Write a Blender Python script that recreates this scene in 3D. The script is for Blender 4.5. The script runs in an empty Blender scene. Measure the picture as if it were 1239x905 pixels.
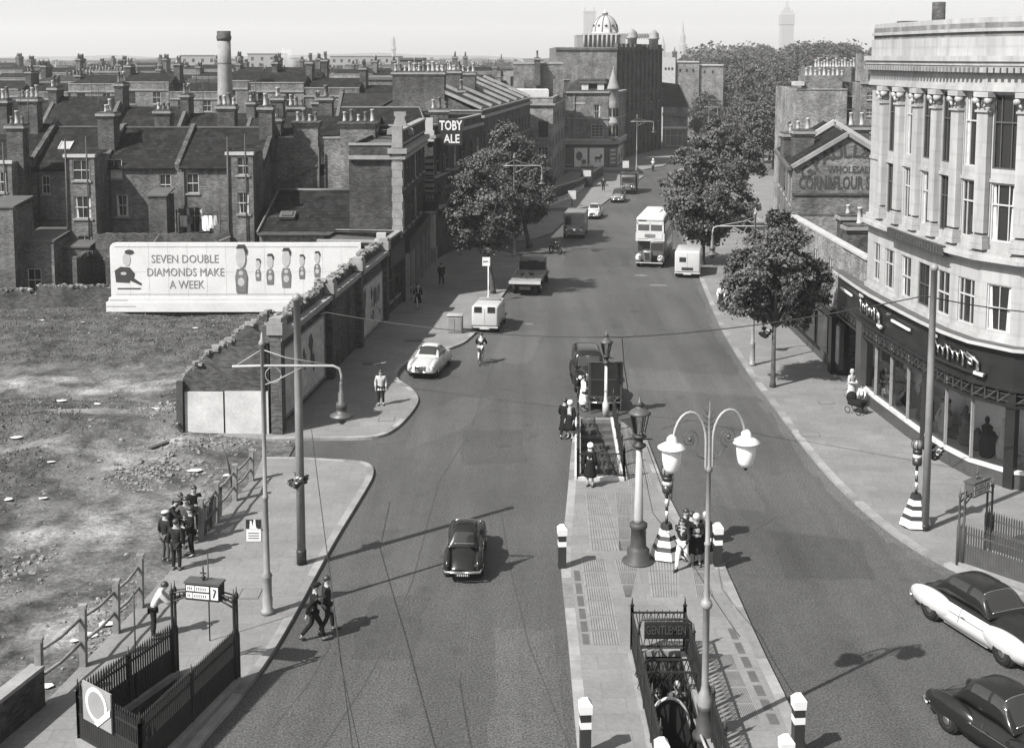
import bpy, bmesh, math, random
from mathutils import Vector, Matrix, Euler, noise as mnoise
from mathutils.geometry import delaunay_2d_cdt, intersect_point_tri_2d
PI = math.pi; R = math.radians
C = bpy.context.scene.collection
SC = bpy.context.scene

# ---------------------------------------------------------------- camera
F_PX, CAM_H, HOR, TT, PW, PH = 1500.0, 17.0, 68.0, 0.107, 1239.0, 905.0
TILT = math.atan(TT)
PVY = HOR + F_PX * TT
cd = bpy.data.cameras.new('camera')
cd.lens = 36.0 * F_PX / PW; cd.sensor_width = 36.0
cd.shift_y = -(PH / 2 - PVY) / PW
cd.clip_start = 0.5; cd.clip_end = 9000
cam = bpy.data.objects.new('camera', cd); C.objects.link(cam)
cam.location = (0, 0, CAM_H); cam.rotation_euler = (PI / 2 - TILT, 0, 0)
SC.camera = cam

# ---------------------------------------------------------------- light
SUN_EL, SUN_HEAD = R(46), math.atan2(0.79, 0.62)      # light travels towards (sin, cos) of SUN_HEAD
sd = bpy.data.lights.new('sun', 'SUN'); sd.energy = 5.0; sd.angle = R(0.55); sd.color = (1, 0.985, 0.96)
so = bpy.data.objects.new('sun', sd); C.objects.link(so)
ldir = Vector((math.sin(SUN_HEAD) * math.cos(SUN_EL), math.cos(SUN_HEAD) * math.cos(SUN_EL), -math.sin(SUN_EL)))
so.rotation_euler = ldir.to_track_quat('-Z', 'Y').to_euler()
so.location = (-60, -40, 90)
W = bpy.data.worlds.new('World'); SC.world = W; W.use_nodes = True
wn = W.node_tree; wn.nodes.clear()
sky = wn.nodes.new('ShaderNodeTexSky'); sky.sky_type = 'NISHITA'; sky.sun_disc = False
sky.sun_elevation = SUN_EL
sky.sun_rotation = math.atan2(-ldir.x, -ldir.y)       # azimuth of the sun itself, from +Y towards +X
sky.air_density = 1.7; sky.dust_density = 1.7; sky.ozone_density = 1.0
bw = wn.nodes.new('ShaderNodeRGBToBW')                # a black and white picture
bg = wn.nodes.new('ShaderNodeBackground'); bg.inputs[1].default_value = 0.09
wo = wn.nodes.new('ShaderNodeOutputWorld')
wn.links.new(sky.outputs[0], bw.inputs[0]); wn.links.new(bw.outputs[0], bg.inputs[0]); wn.links.new(bg.outputs[0], wo.inputs[0])
SC.view_settings.view_transform = 'Standard'; SC.view_settings.look = 'None'
SC.view_settings.gamma = 1.0; SC.view_settings.use_curve_mapping = False
SC.view_settings.exposure = 1.1
SC.render.engine = 'CYCLES'
SC.cycles.max_bounces = 5; SC.cycles.diffuse_bounces = 2; SC.cycles.glossy_bounces = 2; SC.cycles.transmission_bounces = 4
SC.cycles.transparent_max_bounces = 8; SC.cycles.volume_bounces = 0
HAZE = 0.00024

# ---------------------------------------------------------------- picture to place
FWD = Vector((0, math.cos(TILT), -math.sin(TILT))); UPV = Vector((0, math.sin(TILT), math.cos(TILT)))
def ray(u, v): return FWD + Vector(((u - PW / 2) / F_PX, 0, 0)) + UPV * (-(v - PVY) / F_PX)
def G(u, v, z=0.0):
    r = ray(u, v); t = (z - CAM_H) / r.z; return Vector((r.x * t, r.y * t, z))
def V(u, v, Y):
    r = ray(u, v); t = Y / r.y; return Vector((r.x * t, Y, CAM_H + r.z * t))
def ZT(u, v, Y): return V(u, v, Y).z
def proj(p):
    q = Vector(p) - Vector((0, 0, CAM_H)); d = q.dot(FWD)
    return (PW / 2 + F_PX * q.x / d, PVY - F_PX * q.dot(UPV) / d)

# ---------------------------------------------------------------- mesh builder
class MB:
    def __init__(s, m=None): s.v = []; s.f = []; s.mi = []; s.mats = []; s.sm = []; s.T = None; s.cur = 0; s.use(m) if m else None
    def use(s, m):
        if m not in s.mats: s.mats.append(m)
        s.cur = s.mats.index(m); return s
    def add(s, vs, fs, smooth=False):
        b = len(s.v)
        for p in vs:
            p = Vector(p); s.v.append(s.T @ p if s.T else p)
        for f in fs: s.f.append([i + b for i in f]); s.mi.append(s.cur); s.sm.append(smooth)
        return s
    def box(s, x0, x1, y0, y1, z0, z1):
        return s.add([(x0,y0,z0),(x1,y0,z0),(x1,y1,z0),(x0,y1,z0),(x0,y0,z1),(x1,y0,z1),(x1,y1,z1),(x0,y1,z1)],
                     [(3,2,1,0),(4,5,6,7),(0,1,5,4),(1,2,6,5),(2,3,7,6),(3,0,4,7)])
    def cbox(s, c, d, rz=0):
        m = Matrix.Rotation(rz, 3, 'Z'); c = Vector(c); h = [k / 2 for k in d]
        vs = [c + m @ Vector((a*h[0], b*h[1], e*h[2])) for e in (-1,1) for a,b in ((-1,-1),(1,-1),(1,1),(-1,1))]
        return s.add(vs, [(3,2,1,0),(4,5,6,7),(0,1,5,4),(1,2,6,5),(2,3,7,6),(3,0,4,7)])
    def rbox(s, x0, x1, y0, y1, z0, z1, r=.05, seg=2):
        bm = bmesh.new(); bmesh.ops.create_cube(bm, size=1)
        for v in bm.verts: v.co = Vector((x0+(v.co.x+.5)*(x1-x0), y0+(v.co.y+.5)*(y1-y0), z0+(v.co.z+.5)*(z1-z0)))
        bmesh.ops.bevel(bm, geom=bm.edges[:], offset=r, segments=seg, affect='EDGES', profile=.5)
        bm.verts.index_update(); s.add([v.co.copy() for v in bm.verts], [[v.index for v in f.verts] for f in bm.faces], True); bm.free(); return s
    def frame(s, d):
        d = d.normalized(); a = Vector((0,0,1)) if abs(d.z) < .9 else Vector((1,0,0))
        x = d.cross(a).normalized(); return x, x.cross(d).normalized()
    def bar(s, p0, p1, w, h=None):
        p0, p1 = Vector(p0), Vector(p1); h = h or w; x, y = s.frame(p1 - p0)
        vs = [p + x*(a*w/2) + y*(b*h/2) for p in (p0,p1) for a,b in ((-1,-1),(1,-1),(1,1),(-1,1))]
        return s.add(vs, [(0,1,2,3),(7,6,5,4),(4,5,1,0),(5,6,2,1),(6,7,3,2),(7,4,0,3)])
    def tube(s, pts, r, n=8, cap=True):
        pts = [Vector(p) for p in pts]; rs = r if isinstance(r, (list, tuple)) else [r]*len(pts)
        vs, fs = [], []
        x = None
        for i, p in enumerate(pts):
            d = (pts[min(i+1,len(pts)-1)] - pts[max(i-1,0)])
            if x is None: x, y = s.frame(d)
            else:
                d.normalize(); x = (x - d*x.dot(d)); x = x.normalized() if x.length > 1e-6 else s.frame(d)[0]; y = x.cross(d).normalized()
            for k in range(n):
                a = 2*PI*k/n; vs.append(p + (x*math.cos(a) + y*math.sin(a))*rs[i])
        for i in range(len(pts)-1):
            for k in range(n): fs.append((i*n+k, (i+1)*n+k, (i+1)*n+(k+1)%n, i*n+(k+1)%n))
        if cap: fs.append(list(range(n))); fs.append(list(range(len(vs)-n, len(vs)))[::-1])
        return s.add(vs, fs, True)
    def cyl(s, p0, p1, r0, r1=None, n=12): return s.tube([p0, p1], [r0, r0 if r1 is None else r1], n)
    def lathe(s, prof, c=(0,0,0), n=16, smooth=True, rot=0):
        c = Vector(c); vs, fs = [], []
        for r, z in prof:
            for k in range(n):
                a = 2*PI*k/n + rot; vs.append(c + Vector((r*math.cos(a), r*math.sin(a), z)))
        for i in range(len(prof)-1):
            for k in range(n): fs.append((i*n+k, i*n+(k+1)%n, (i+1)*n+(k+1)%n, (i+1)*n+k))
        fs.append(list(range(n))[::-1]); fs.append(list(range(len(vs)-n, len(vs))))
        return s.add(vs, fs, smooth)
    def sph(s, c, r, n=10, m=7, sc=(1,1,1)):
        c = Vector(c); vs, fs = [], []
        for i in range(m+1):
            t = PI*i/m
            for k in range(n):
                a = 2*PI*k/n; vs.append(c + Vector((r*sc[0]*math.sin(t)*math.cos(a), r*sc[1]*math.sin(t)*math.sin(a), -r*sc[2]*math.cos(t))))
        for i in range(m):
            for k in range(n): fs.append((i*n+k, i*n+(k+1)%n, (i+1)*n+(k+1)%n, (i+1)*n+k))
        return s.add(vs, fs, True)
    def prism(s, poly, z0, z1):
        n = len(poly); a = sum(poly[i][0]*poly[(i+1)%n][1]-poly[(i+1)%n][0]*poly[i][1] for i in range(n))
        if a < 0: poly = poly[::-1]
        vs = [(p[0],p[1],z0) for p in poly] + [(p[0],p[1],z1) for p in poly]
        return s.add(vs, [list(range(n))[::-1], list(range(n,2*n))] + [(i,(i+1)%n,n+(i+1)%n,n+i) for i in range(n)])
    def xprism(s, poly, p0, p1):            # a polygon (u along, v up) in the vertical plane from p0 towards p1, swept by its thickness
        return s
    def sweep(s, poly, o, ux, uy, uz, t):   # polygon in plane (ux,uy) at o, extruded by t along uz
        n = len(poly); o, ux, uy, uz = Vector(o), Vector(ux), Vector(uy), Vector(uz)
        vs = [o + ux*a + uy*b for a, b in poly]; vs += [v + uz*t for v in vs]
        return s.add(vs, [list(range(n)), list(range(n,2*n))[::-1]] + [(i,n+i,n+(i+1)%n,(i+1)%n) for i in range(n)])
    def quad(s, a, b, c, d): return s.add([a,b,c,d], [(0,1,2,3)])
    def text(s, body, o, ux, uy, size, depth=.01, align='CENTER', bold=.012, width=None):
        me = text_mesh(body, bold)
        xs = [v.co.x for v in me.vertices]; w = max(xs) - min(xs); x0 = min(xs)
        k = size / .69; kx = k if width is None else width / w
        off = {'CENTER': -(x0 + w/2), 'LEFT': -x0}[align]
        o, ux, uy = Vector(o), Vector(ux).normalized(), Vector(uy).normalized(); nz = ux.cross(uy)
        vs = [o + ux*((v.co.x+off)*kx) + uy*(v.co.y*k) + nz*(depth if v.co.z > 0 else 0) for v in me.vertices]
        return s.add(vs, [list(p.vertices) for p in me.polygons])
    def mesh(s, name):
        me = bpy.data.meshes.new(name); me.from_pydata([tuple(v) for v in s.v], [], s.f); 
        for m in s.mats: me.materials.append(m)
        me.polygons.foreach_set('material_index', s.mi); me.polygons.foreach_set('use_smooth', s.sm); me.update(); return me
    def build(s, name, parent=None, world=False, fix=False):
        me = s.mesh(name)
        if fix:
            bm = bmesh.new(); bm.from_mesh(me); bmesh.ops.recalc_face_normals(bm, faces=bm.faces[:]); bm.to_mesh(me); bm.free()
        return link(name, me, parent, world)
_tm = {}
def text_mesh(body, bold):
    if (body, bold) in _tm: return _tm[(body, bold)]
    cu = bpy.data.curves.new('lettering', 'FONT'); cu.body = body; cu.extrude = .01; cu.offset = bold; cu.resolution_u = 2
    o = bpy.data.objects.new('lettering', cu); C.objects.link(o); bpy.context.view_layer.update()
    me = bpy.data.meshes.new_from_object(o.evaluated_get(bpy.context.evaluated_depsgraph_get()))
    bpy.data.objects.remove(o); bpy.data.curves.remove(cu); _tm[(body, bold)] = me; return me

KIDS = {}
def link(name, me, parent=None, world=False):
    o = bpy.data.objects.new(name, me); C.objects.link(o)
    if parent:
        o.parent = parent; KIDS.setdefault(parent.name, []).append(o)
        if world:
            p = Vector(parent.location); q = parent.parent
            if q is not None: p = Vector((0,0,0))
            o.location = -p
    return o
def tag(o, label=None, cat=None, group=None, kind=None):
    for k, v in (('label',label),('category',cat),('group',group),('kind',kind)):
        if v: o[k] = v
    return o
def thing(name, label, cat, loc=(0,0,0), rz=0, group=None):
    o = bpy.data.objects.new(name, None); C.objects.link(o); o.empty_display_size = .2
    o.location = loc; o.rotation_euler = (0,0,rz); return tag(o, label, cat, group)
def copy_tree(o, parent=None):
    c = o.copy(); C.objects.link(c)
    if parent: c.parent = parent; KIDS.setdefault(parent.name, []).append(c)
    for ch in KIDS.get(o.name, []): copy_tree(ch, c)
    return c
def place(proto, used, loc, rz=0, label=None, group=None, sc=None):
    if proto.name in used: o = copy_tree(proto)
    else: used.add(proto.name); o = proto
    o.location = loc; o.rotation_euler = (0,0,rz)
    if sc: o.scale = (sc,sc,sc) if isinstance(sc, (int,float)) else sc
    if label: o['label'] = label
    if group: o['group'] = group
    return o
USED = set()
def struct(name, mb, label=None): return tag(mb.build(name), label, None, None, 'structure')

# ---------------------------------------------------------------- materials (a black and white world)
def newmat(name):
    m = bpy.data.materials.new(name); m.use_nodes = True; nt = m.node_tree; nt.nodes.clear()
    o = nt.nodes.new('ShaderNodeOutputMaterial'); b = nt.nodes.new('ShaderNodeBsdfPrincipled'); nt.links.new(b.outputs[0], o.inputs[0])
    return m, nt, b
def g3(c): return (c, c, c*.985, 1)
def nnoise(nt, scale, detail=4, rough=.6, vec=None):
    n = nt.nodes.new('ShaderNodeTexNoise'); n.inputs['Scale'].default_value = scale; n.inputs['Detail'].default_value = detail; n.inputs['Roughness'].default_value = rough
    if vec is None:
        vec = nt.nodes.new('ShaderNodeNewGeometry').outputs['Position']
    nt.links.new(vec, n.inputs['Vector']); return n.outputs['Fac']
def nmap(nt, x, a, b, c, d):
    n = nt.nodes.new('ShaderNodeMapRange'); n.inputs[1].default_value = a; n.inputs[2].default_value = b; n.inputs[3].default_value = c; n.inputs[4].default_value = d
    nt.links.new(x, n.inputs[0]); return n.outputs[0]
def nmath(nt, op, a, b):
    n = nt.nodes.new('ShaderNodeMath'); n.operation = op
    for i, x in enumerate((a, b)):
        if isinstance(x, (int,float)): n.inputs[i].default_value = x
        else: nt.links.new(x, n.inputs[i])
    return n.outputs[0]
def gray_out(nt, b, val):
    c = nt.nodes.new('ShaderNodeCombineColor')
    for i in range(3): nt.links.new(val, c.inputs[i])
    nt.links.new(c.outputs[0], b.inputs['Base Color'])
def bump(nt, b, h, strength, dist=.02):
    n = nt.nodes.new('ShaderNodeBump'); n.inputs['Strength'].default_value = strength; n.inputs['Distance'].default_value = dist
    nt.links.new(h, n.inputs['Height']); nt.links.new(n.outputs[0], b.inputs['Normal'])
def M(name, c, rough=.7, var=.3, scale=2.0, fine=None, metal=0, spec=.5, bmp=0):
    m, nt, b = newmat(name)
    b.inputs['Roughness'].default_value = rough; b.inputs['Metallic'].default_value = metal; b.inputs['Specular IOR Level'].default_value = spec
    if var:
        v = nmap(nt, nnoise(nt, scale, 5), .25, .75, 1-var, 1+var)
        if fine:
            f = nnoise(nt, fine[0], 3); v = nmath(nt, 'MULTIPLY', v, nmap(nt, f, .25, .75, 1-fine[1], 1+fine[1]))
            if bmp: bump(nt, b, f, bmp)
        gray_out(nt, b, nmath(nt, 'MULTIPLY', v, c))
    else: b.inputs['Base Color'].default_value = g3(c)
    return m
def tangent_uv(nt):
    g = nt.nodes.new('ShaderNodeNewGeometry')
    cr = nt.nodes.new('ShaderNodeVectorMath'); cr.operation = 'CROSS_PRODUCT'; cr.inputs[0].default_value = (0,0,1); nt.links.new(g.outputs['True Normal'], cr.inputs[1])
    no = nt.nodes.new('ShaderNodeVectorMath'); no.operation = 'NORMALIZE'; nt.links.new(cr.outputs[0], no.inputs[0])
    dt = nt.nodes.new('ShaderNodeVectorMath'); dt.operation = 'DOT_PRODUCT'; nt.links.new(no.outputs[0], dt.inputs[0]); nt.links.new(g.outputs['Position'], dt.inputs[1])
    sp = nt.nodes.new('ShaderNodeSeparateXYZ'); nt.links.new(g.outputs['Position'], sp.inputs[0])
    cb = nt.nodes.new('ShaderNodeCombineXYZ'); nt.links.new(dt.outputs['Value'], cb.inputs[0]); nt.links.new(sp.outputs[2], cb.inputs[1])
    return cb.outputs[0], g.outputs['Position'], sp.outputs[2]
def MBRICK(name, c, mortar=1.35, bw=.23, bh=.077, var=.45, soot=.5, rough=.9, vs=.6, bmp=.25):
    m, nt, b = newmat(name); b.inputs['Roughness'].default_value = rough; b.inputs['Specular IOR Level'].default_value = .08
    uv, pos, z = tangent_uv(nt)
    t = nt.nodes.new('ShaderNodeTexBrick'); nt.links.new(uv, t.inputs['Vector'])
    t.inputs['Color1'].default_value = (1-var,)*3+(1,); t.inputs['Color2'].default_value = (1+var,)*3+(1,); t.inputs['Mortar'].default_value = (mortar,)*3+(1,)
    t.inputs['Scale'].default_value = 1; t.inputs['Mortar Size'].default_value = bh*.09; t.inputs['Brick Width'].default_value = bw; t.inputs['Row Height'].default_value = bh
    bwn = nt.nodes.new('ShaderNodeRGBToBW'); nt.links.new(t.outputs['Color'], bwn.inputs[0])
    v = nmath(nt, 'MULTIPLY', bwn.outputs[0], nmap(nt, nnoise(nt, vs, 6, .65), .3, .7, 1-soot, 1+soot*.6))
    st = nt.nodes.new('ShaderNodeMapping'); st.inputs['Scale'].default_value = (1.6,1.6,.16); nt.links.new(pos, st.inputs[0])
    v = nmath(nt, 'MULTIPLY', v, nmap(nt, nnoise(nt, 1.0, 5, .6, st.outputs[0]), .3, .7, .78, 1.2))
    gray_out(nt, b, nmath(nt, 'MULTIPLY', v, c))
    if bmp: bump(nt, b, t.outputs['Fac'], -bmp, .01)
    return m
def MGLASS(name, c=.02, rough=.08, var=0):
    m, nt, b = newmat(name); b.inputs['Base Color'].default_value = g3(c); b.inputs['Roughness'].default_value = rough; b.inputs['Specular IOR Level'].default_value = .6
    return m
def MTHRU(name, tint=.9, mixf=.12):
    m = bpy.data.materials.new(name); m.use_nodes = True; nt = m.node_tree; nt.nodes.clear()
    o = nt.nodes.new('ShaderNodeOutputMaterial'); t = nt.nodes.new('ShaderNodeBsdfTransparent'); t.inputs[0].default_value = (tint,tint,tint,1)
    gl = nt.nodes.new('ShaderNodeBsdfGlossy'); gl.inputs['Roughness'].default_value = .03
    fr = nt.nodes.new('ShaderNodeFresnel'); fr.inputs[0].default_value = 1.5
    mx = nt.nodes.new('ShaderNodeMixShader'); nt.links.new(fr.outputs[0], mx.inputs[0]); nt.links.new(t.outputs[0], mx.inputs[1]); nt.links.new(gl.outputs[0], mx.inputs[2]); nt.links.new(mx.outputs[0], o.inputs[0])
    return m
def MASPHALT(name, c):
    m, nt, b = newmat(name); b.inputs['Roughness'].default_value = .75; b.inputs['Specular IOR Level'].default_value = .35
    geo = nt.nodes.new('ShaderNodeNewGeometry').outputs['Position']
    mp = nt.nodes.new('ShaderNodeMapping'); mp.inputs['Scale'].default_value = (1.4,.09,1); mp.inputs['Rotation'].default_value = (0,0,R(-5)); nt.links.new(geo, mp.inputs[0])
    v = nmap(nt, nnoise(nt, .09, 5, .6, geo), .3, .7, .78, 1.22)
    v = nmath(nt, 'MULTIPLY', v, nmap(nt, nnoise(nt, .55, 4, .6, mp.outputs[0]),   .3, .7, .80, 1.2))
    v = nmath(nt, 'MULTIPLY', v, nmap(nt, nnoise(nt, 2.2, 4, .7, geo), .3, .7, .9, 1.1))
    f = nnoise(nt, 16, 2, .8, geo)
    v = nmath(nt, 'MULTIPLY', v, nmap(nt, f, .34, .66, .42, 1.66))
    ff = nnoise(nt, 45, 2, .8, geo)
    v = nmath(nt, 'MULTIPLY', v, nmap(nt, ff, .32, .68, .7, 1.32))
    oil = nt.nodes.new('ShaderNodeTexNoise'); oil.inputs['Scale'].default_value = .8; oil.inputs['Detail'].default_value = 2; nt.links.new(geo, oil.inputs['Vector'])
    v = nmath(nt, 'MULTIPLY', v, nmap(nt, oil.outputs['Fac'], .62, .74, 1.0, .78))
    gray_out(nt, b, nmath(nt, 'MULTIPLY', v, c)); bump(nt, b, f, .35, .02)
    return m
def MFLAG(name, c, w, h, rot=0):
    m, nt, b = newmat(name); b.inputs['Roughness'].default_value = .85; b.inputs['Specular IOR Level'].default_value = .25
    geo = nt.nodes.new('ShaderNodeNewGeometry').outputs['Position']
    mp = nt.nodes.new('ShaderNodeMapping'); mp.inputs['Rotation'].default_value = (0,0,rot); nt.links.new(geo, mp.inputs[0])
    t = nt.nodes.new('ShaderNodeTexBrick'); nt.links.new(mp.outputs[0], t.inputs['Vector']); t.inputs['Scale'].default_value = 1
    t.inputs['Color1'].default_value = (.93,.93,.93,1); t.inputs['Color2'].default_value = (1.06,1.06,1.06,1); t.inputs['Mortar'].default_value = (.8,.8,.8,1)
    t.inputs['Brick Width'].default_value = w; t.inputs['Row Height'].default_value = h; t.inputs['Mortar Size'].default_value = .012
    bwn = nt.nodes.new('ShaderNodeRGBToBW'); nt.links.new(t.outputs['Color'], bwn.inputs[0])
    v = nmath(nt, 'MULTIPLY', bwn.outputs[0], nmap(nt, nnoise(nt, .35, 6, .65, geo), .3, .7, .82, 1.14))
    v = nmath(nt, 'MULTIPLY', v, nmap(nt, nnoise(nt, 7, 4, .7, geo), .3, .7, .87, 1.12))
    gray_out(nt, b, nmath(nt, 'MULTIPLY', v, c)); return m

A = {}
A['asphalt'] = MASPHALT('road asphalt', 0.0470)
A['seam'] = M('tar seam', .032, .6, .3, 3)
A['flag'] = MFLAG('paving flags', 0.1420, .9, .62, R(-4))
A['flag_r'] = MFLAG('paving flags right', 0.1380, .9, .62, R(8))
A['flag_i'] = MFLAG('island flags', 0.1400, 1.2, .8, 0)
A['kerb'] = M('granite kerb', 0.1600, .8, .25, 2, (25,.2))
A['paver'] = M('pavement light panel', 0.1562, .6, .2, 2, (30,.35))
A['paver_dark'] = M('dark paving slab', 0.060, .7, .2, 2, (20,.2))
A['earth'] = None
A['brick'] = MBRICK('london stock brick', 0.0950)
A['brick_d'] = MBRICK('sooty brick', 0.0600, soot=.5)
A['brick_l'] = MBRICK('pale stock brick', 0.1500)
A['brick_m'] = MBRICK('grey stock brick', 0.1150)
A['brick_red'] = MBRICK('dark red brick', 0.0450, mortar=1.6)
A['render'] = M('white rendered wall', 0.3400, .85, .2, 1.2, (9,.12))
A['slate'] = MBRICK('slate roofing', 0.0160, mortar=.55, bw=.36, bh=.17, var=.4, soot=.5, rough=.85, vs=.9, bmp=.3)
A['slate_l'] = MBRICK('light slate roofing', 0.0320, mortar=.6, bw=.36, bh=.17, var=.4, soot=.45, rough=.85, vs=.9, bmp=.3)
A['tile'] = MBRICK('plain tile roofing', 0.0240, mortar=.55, bw=.25, bh=.13, var=.25, soot=.35, rough=.8, vs=.9)
A['lead'] = M('lead flashing', 0.0600, .6, .3, 2)
A['stone'] = MBRICK('portland stone', 0.27, mortar=.92, bw=1.25, bh=.62, var=.05, soot=.12, rough=.8, vs=.5, bmp=.1)
A['stone_d'] = M('weathered stone', 0.1700, .85, .25, 1.2, (6,.15))
A['stone_w'] = M('pale painted stone', 0.3000, .8, .15, 1.5)
A['pot'] = M('clay chimney pot', 0.2600, .85, .35, 1.5)
A['pot_d'] = M('sooty chimney pot', 0.090, .85, .3, 1.5)
A['frame_w'] = M('white window paint', 0.3200, .5, .12, 3)
A['frame_d'] = M('dark window paint', 0.048, .5, .2, 3)
A['glass'] = MGLASS('window glass', 0.018, .06)
A['glass_g'] = MGLASS('grey window glass', 0.060, .15)
A['curtain'] = M('net curtain', 0.350, .9, .35, 4)
A['thru'] = MTHRU('shop window glass')
A['iron'] = M('black painted iron', 0.0110, .6, .3, 3)
A['iron_g'] = M('grey painted iron', 0.048, .5, .25, 3)
A['steel'] = M('grey painted steel pole', 0.1600, .55, .2, 2)
A['steel_l'] = M('pale grey painted pole', 0.2400, .5, .18, 2)
A['white'] = M('white paint', 0.5000, .5, .08, 2)
A['white_d'] = M('dirty white paint', 0.3600, .7, .25, 2, (12,.1))
A['black'] = M('black paint', 0.018, .4, .2, 3)
A['vitro'] = M('dark shop fascia', .016, .3, .3, 1.5, spec=.22)
A['vitro_b'] = M('dark granite stallriser', 0.043, .4, .3, 3, (30,.3))
A['bronze'] = M('bronze frame', 0.096, .35, .2, 4, metal=.6)
A['wood'] = M('weathered timber', 0.1400, .85, .35, 3, (14,.25))
A['wood_d'] = M('dark timber', 0.036, .8, .35, 3, (14,.25))
A['rubber'] = M('rubber tyre', .014, .9, .2, 6, spec=.1)
A['chrome'] = M('chrome', 0.620, .16, 0, metal=1)
A['carblack'] = M('black coachwork', .010, .2, 0, spec=.4)
A['carwhite'] = M('cream coachwork', 0.3400, .25, .05, 3, spec=.5)
A['cargrey'] = M('grey coachwork', 0.132, .4, .15, 2)
A['carmid'] = M('mid grey coachwork', 0.066, .4, .2, 2)
A['busred'] = M('bus side paint', 0.065, .35, .12, 2)
A['buslight'] = M('bus light paint', 0.3800, .45, .1, 2)
A['carglass'] = MGLASS('vehicle glass', 0.022, .05)
A['lampglass'] = M('opal lamp glass', 0.6000, .25, .04, 4, spec=.5)
A['leaf'] = M('plane leaves', 0.0600, .55, .5, 1.1, (6,.5), spec=.28)
A['leaf_far'] = M('park tree leaves', 0.0460, .6, .4, .35, (2.2,.45), spec=.3)
A['bark'] = M('plane bark', 0.045, .9, .4, 4)
A['skin'] = M('skin', 0.252, .6, .08, 8)
A['hair_d'] = M('dark hair', 0.020, .5, .3, 20)
A['hair_l'] = M('fair hair', 0.272, .6, .25, 20)
A['cloth_k'] = M('black cloth', 0.011, .95, .3, 9, (40,.3), spec=.08)
A['cloth_d'] = M('dark suit cloth', 0.018, .95, .3, 9, (40,.3), spec=.08)
A['cloth_g'] = M('grey cloth', 0.075, .95, .3, 9, (40,.3), spec=.08)
A['cloth_l'] = M('light cloth', 0.338, .9, .15, 6)
A['cloth_w'] = M('white cloth', 0.680, .9, .1, 6)
A['shoe'] = M('shoe leather', 0.020, .4, .2, 6)
A['rubble'] = M('broken brick rubble', 0.135, .9, .4, 1.5, (9,.3))
A['poster'] = M('poster paper', 0.294, .8, .25, .8, (3,.25))
A['poster_d'] = M('dark poster ink', 0.030, .8, .3, 2)
A['poster_m'] = M('grey poster ink', 0.102, .8, .3, 2)
# ================================================================ ground, roads, pavements
def inside(poly, p):
    c = False; n = len(poly)
    for i in range(n):
        a, b = poly[i], poly[(i+1)%n]
        if (a[1] > p[1]) != (b[1] > p[1]) and p[0] < (b[0]-a[0])*(p[1]-a[1])/(b[1]-a[1]) + a[0]: c = not c
    return c
def sheet(mb, poly, z, holes=(), z0=None):
    pts = [Vector((p[0],p[1])) for p in poly]; cons = [list(range(len(poly)))]
    for h in holes:
        cons.append(list(range(len(pts), len(pts)+len(h)))); pts += [Vector((p[0],p[1])) for p in h]
    es = [(c[i], c[(i+1)%len(c)]) for c in cons for i in range(len(c))]
    vs, _, fs, *_ = delaunay_2d_cdt(pts, es, [], 0, 1e-5)
    keep = []
    for f in fs:
        c = sum((vs[i] for i in f), Vector((0,0)))/len(f)
        if inside(poly, c) and not any(inside(h, c) for h in holes):
            a = sum(vs[f[i]].x*vs[f[(i+1)%len(f)]].y - vs[f[(i+1)%len(f)]].x*vs[f[i]].y for i in range(len(f)))
            keep.append(list(f) if a > 0 else list(f)[::-1])
    mb.add([(v.x,v.y,z) for v in vs], keep)
    if z0 is not None:
        for i in range(len(poly)):
            a, b = poly[i], poly[(i+1)%len(poly)]
            mb.quad((a[0],a[1],z0),(b[0],b[1],z0),(b[0],b[1],z),(a[0],a[1],z))
    return mb
def smooth_line(pts, k=2, closed=False):
    for _ in range(k):
        q = [pts[0]]
        for a, b in zip(pts[:-1], pts[1:]):
            q += [a*.75+b*.25, a*.25+b*.75]
        pts = q + [pts[-1]]
    return pts
def gl(px, z=0): return [G(u,v,z).xy for u,v in px]

# stair wells of the subways: open end first (P0,P1), closed end (P2 next to P1, P3 next to P0)
V2 = lambda x, y: Vector((x, y))
E_LEFT = [G(209,706,2.72).xy, G(284,713,2.72).xy, G(169,874,1.5).xy, G(94,834,1.5).xy]
E_FAR = [G(699,511).xy, G(742,511).xy, G(755,584).xy, G(699,584).xy]
_g0 = G(765,726,1.7).xy; _g1 = G(829,726,1.7).xy; E_GENTS = [V2(_g0.x+.05,_g0.y-8), V2(_g1.x+.05,_g0.y-8), _g1, _g0]
_a = G(1165,597,2.6).xy; _d = V2(.64,-.77); _n = V2(.77,.64)
E_RIGHT = [_a, _a+_n*1.75, _a+_n*1.75+_d*4.6, _a+_d*4.6]
WELLS = [E_LEFT, E_FAR, E_GENTS, E_RIGHT]

mb = MB(M('distant ground', .05, .95, .4, .02)); sheet(mb, [(-4000,-300),(4000,-300),(4000,5000),(-4000,5000)], -.06, WELLS); struct('ground', mb)
mb = MB(A['asphalt']); sheet(mb, [(-75,-20),(95,-20),(95,330),(-75,330)], 0, WELLS); struct('road', mb)

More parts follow.
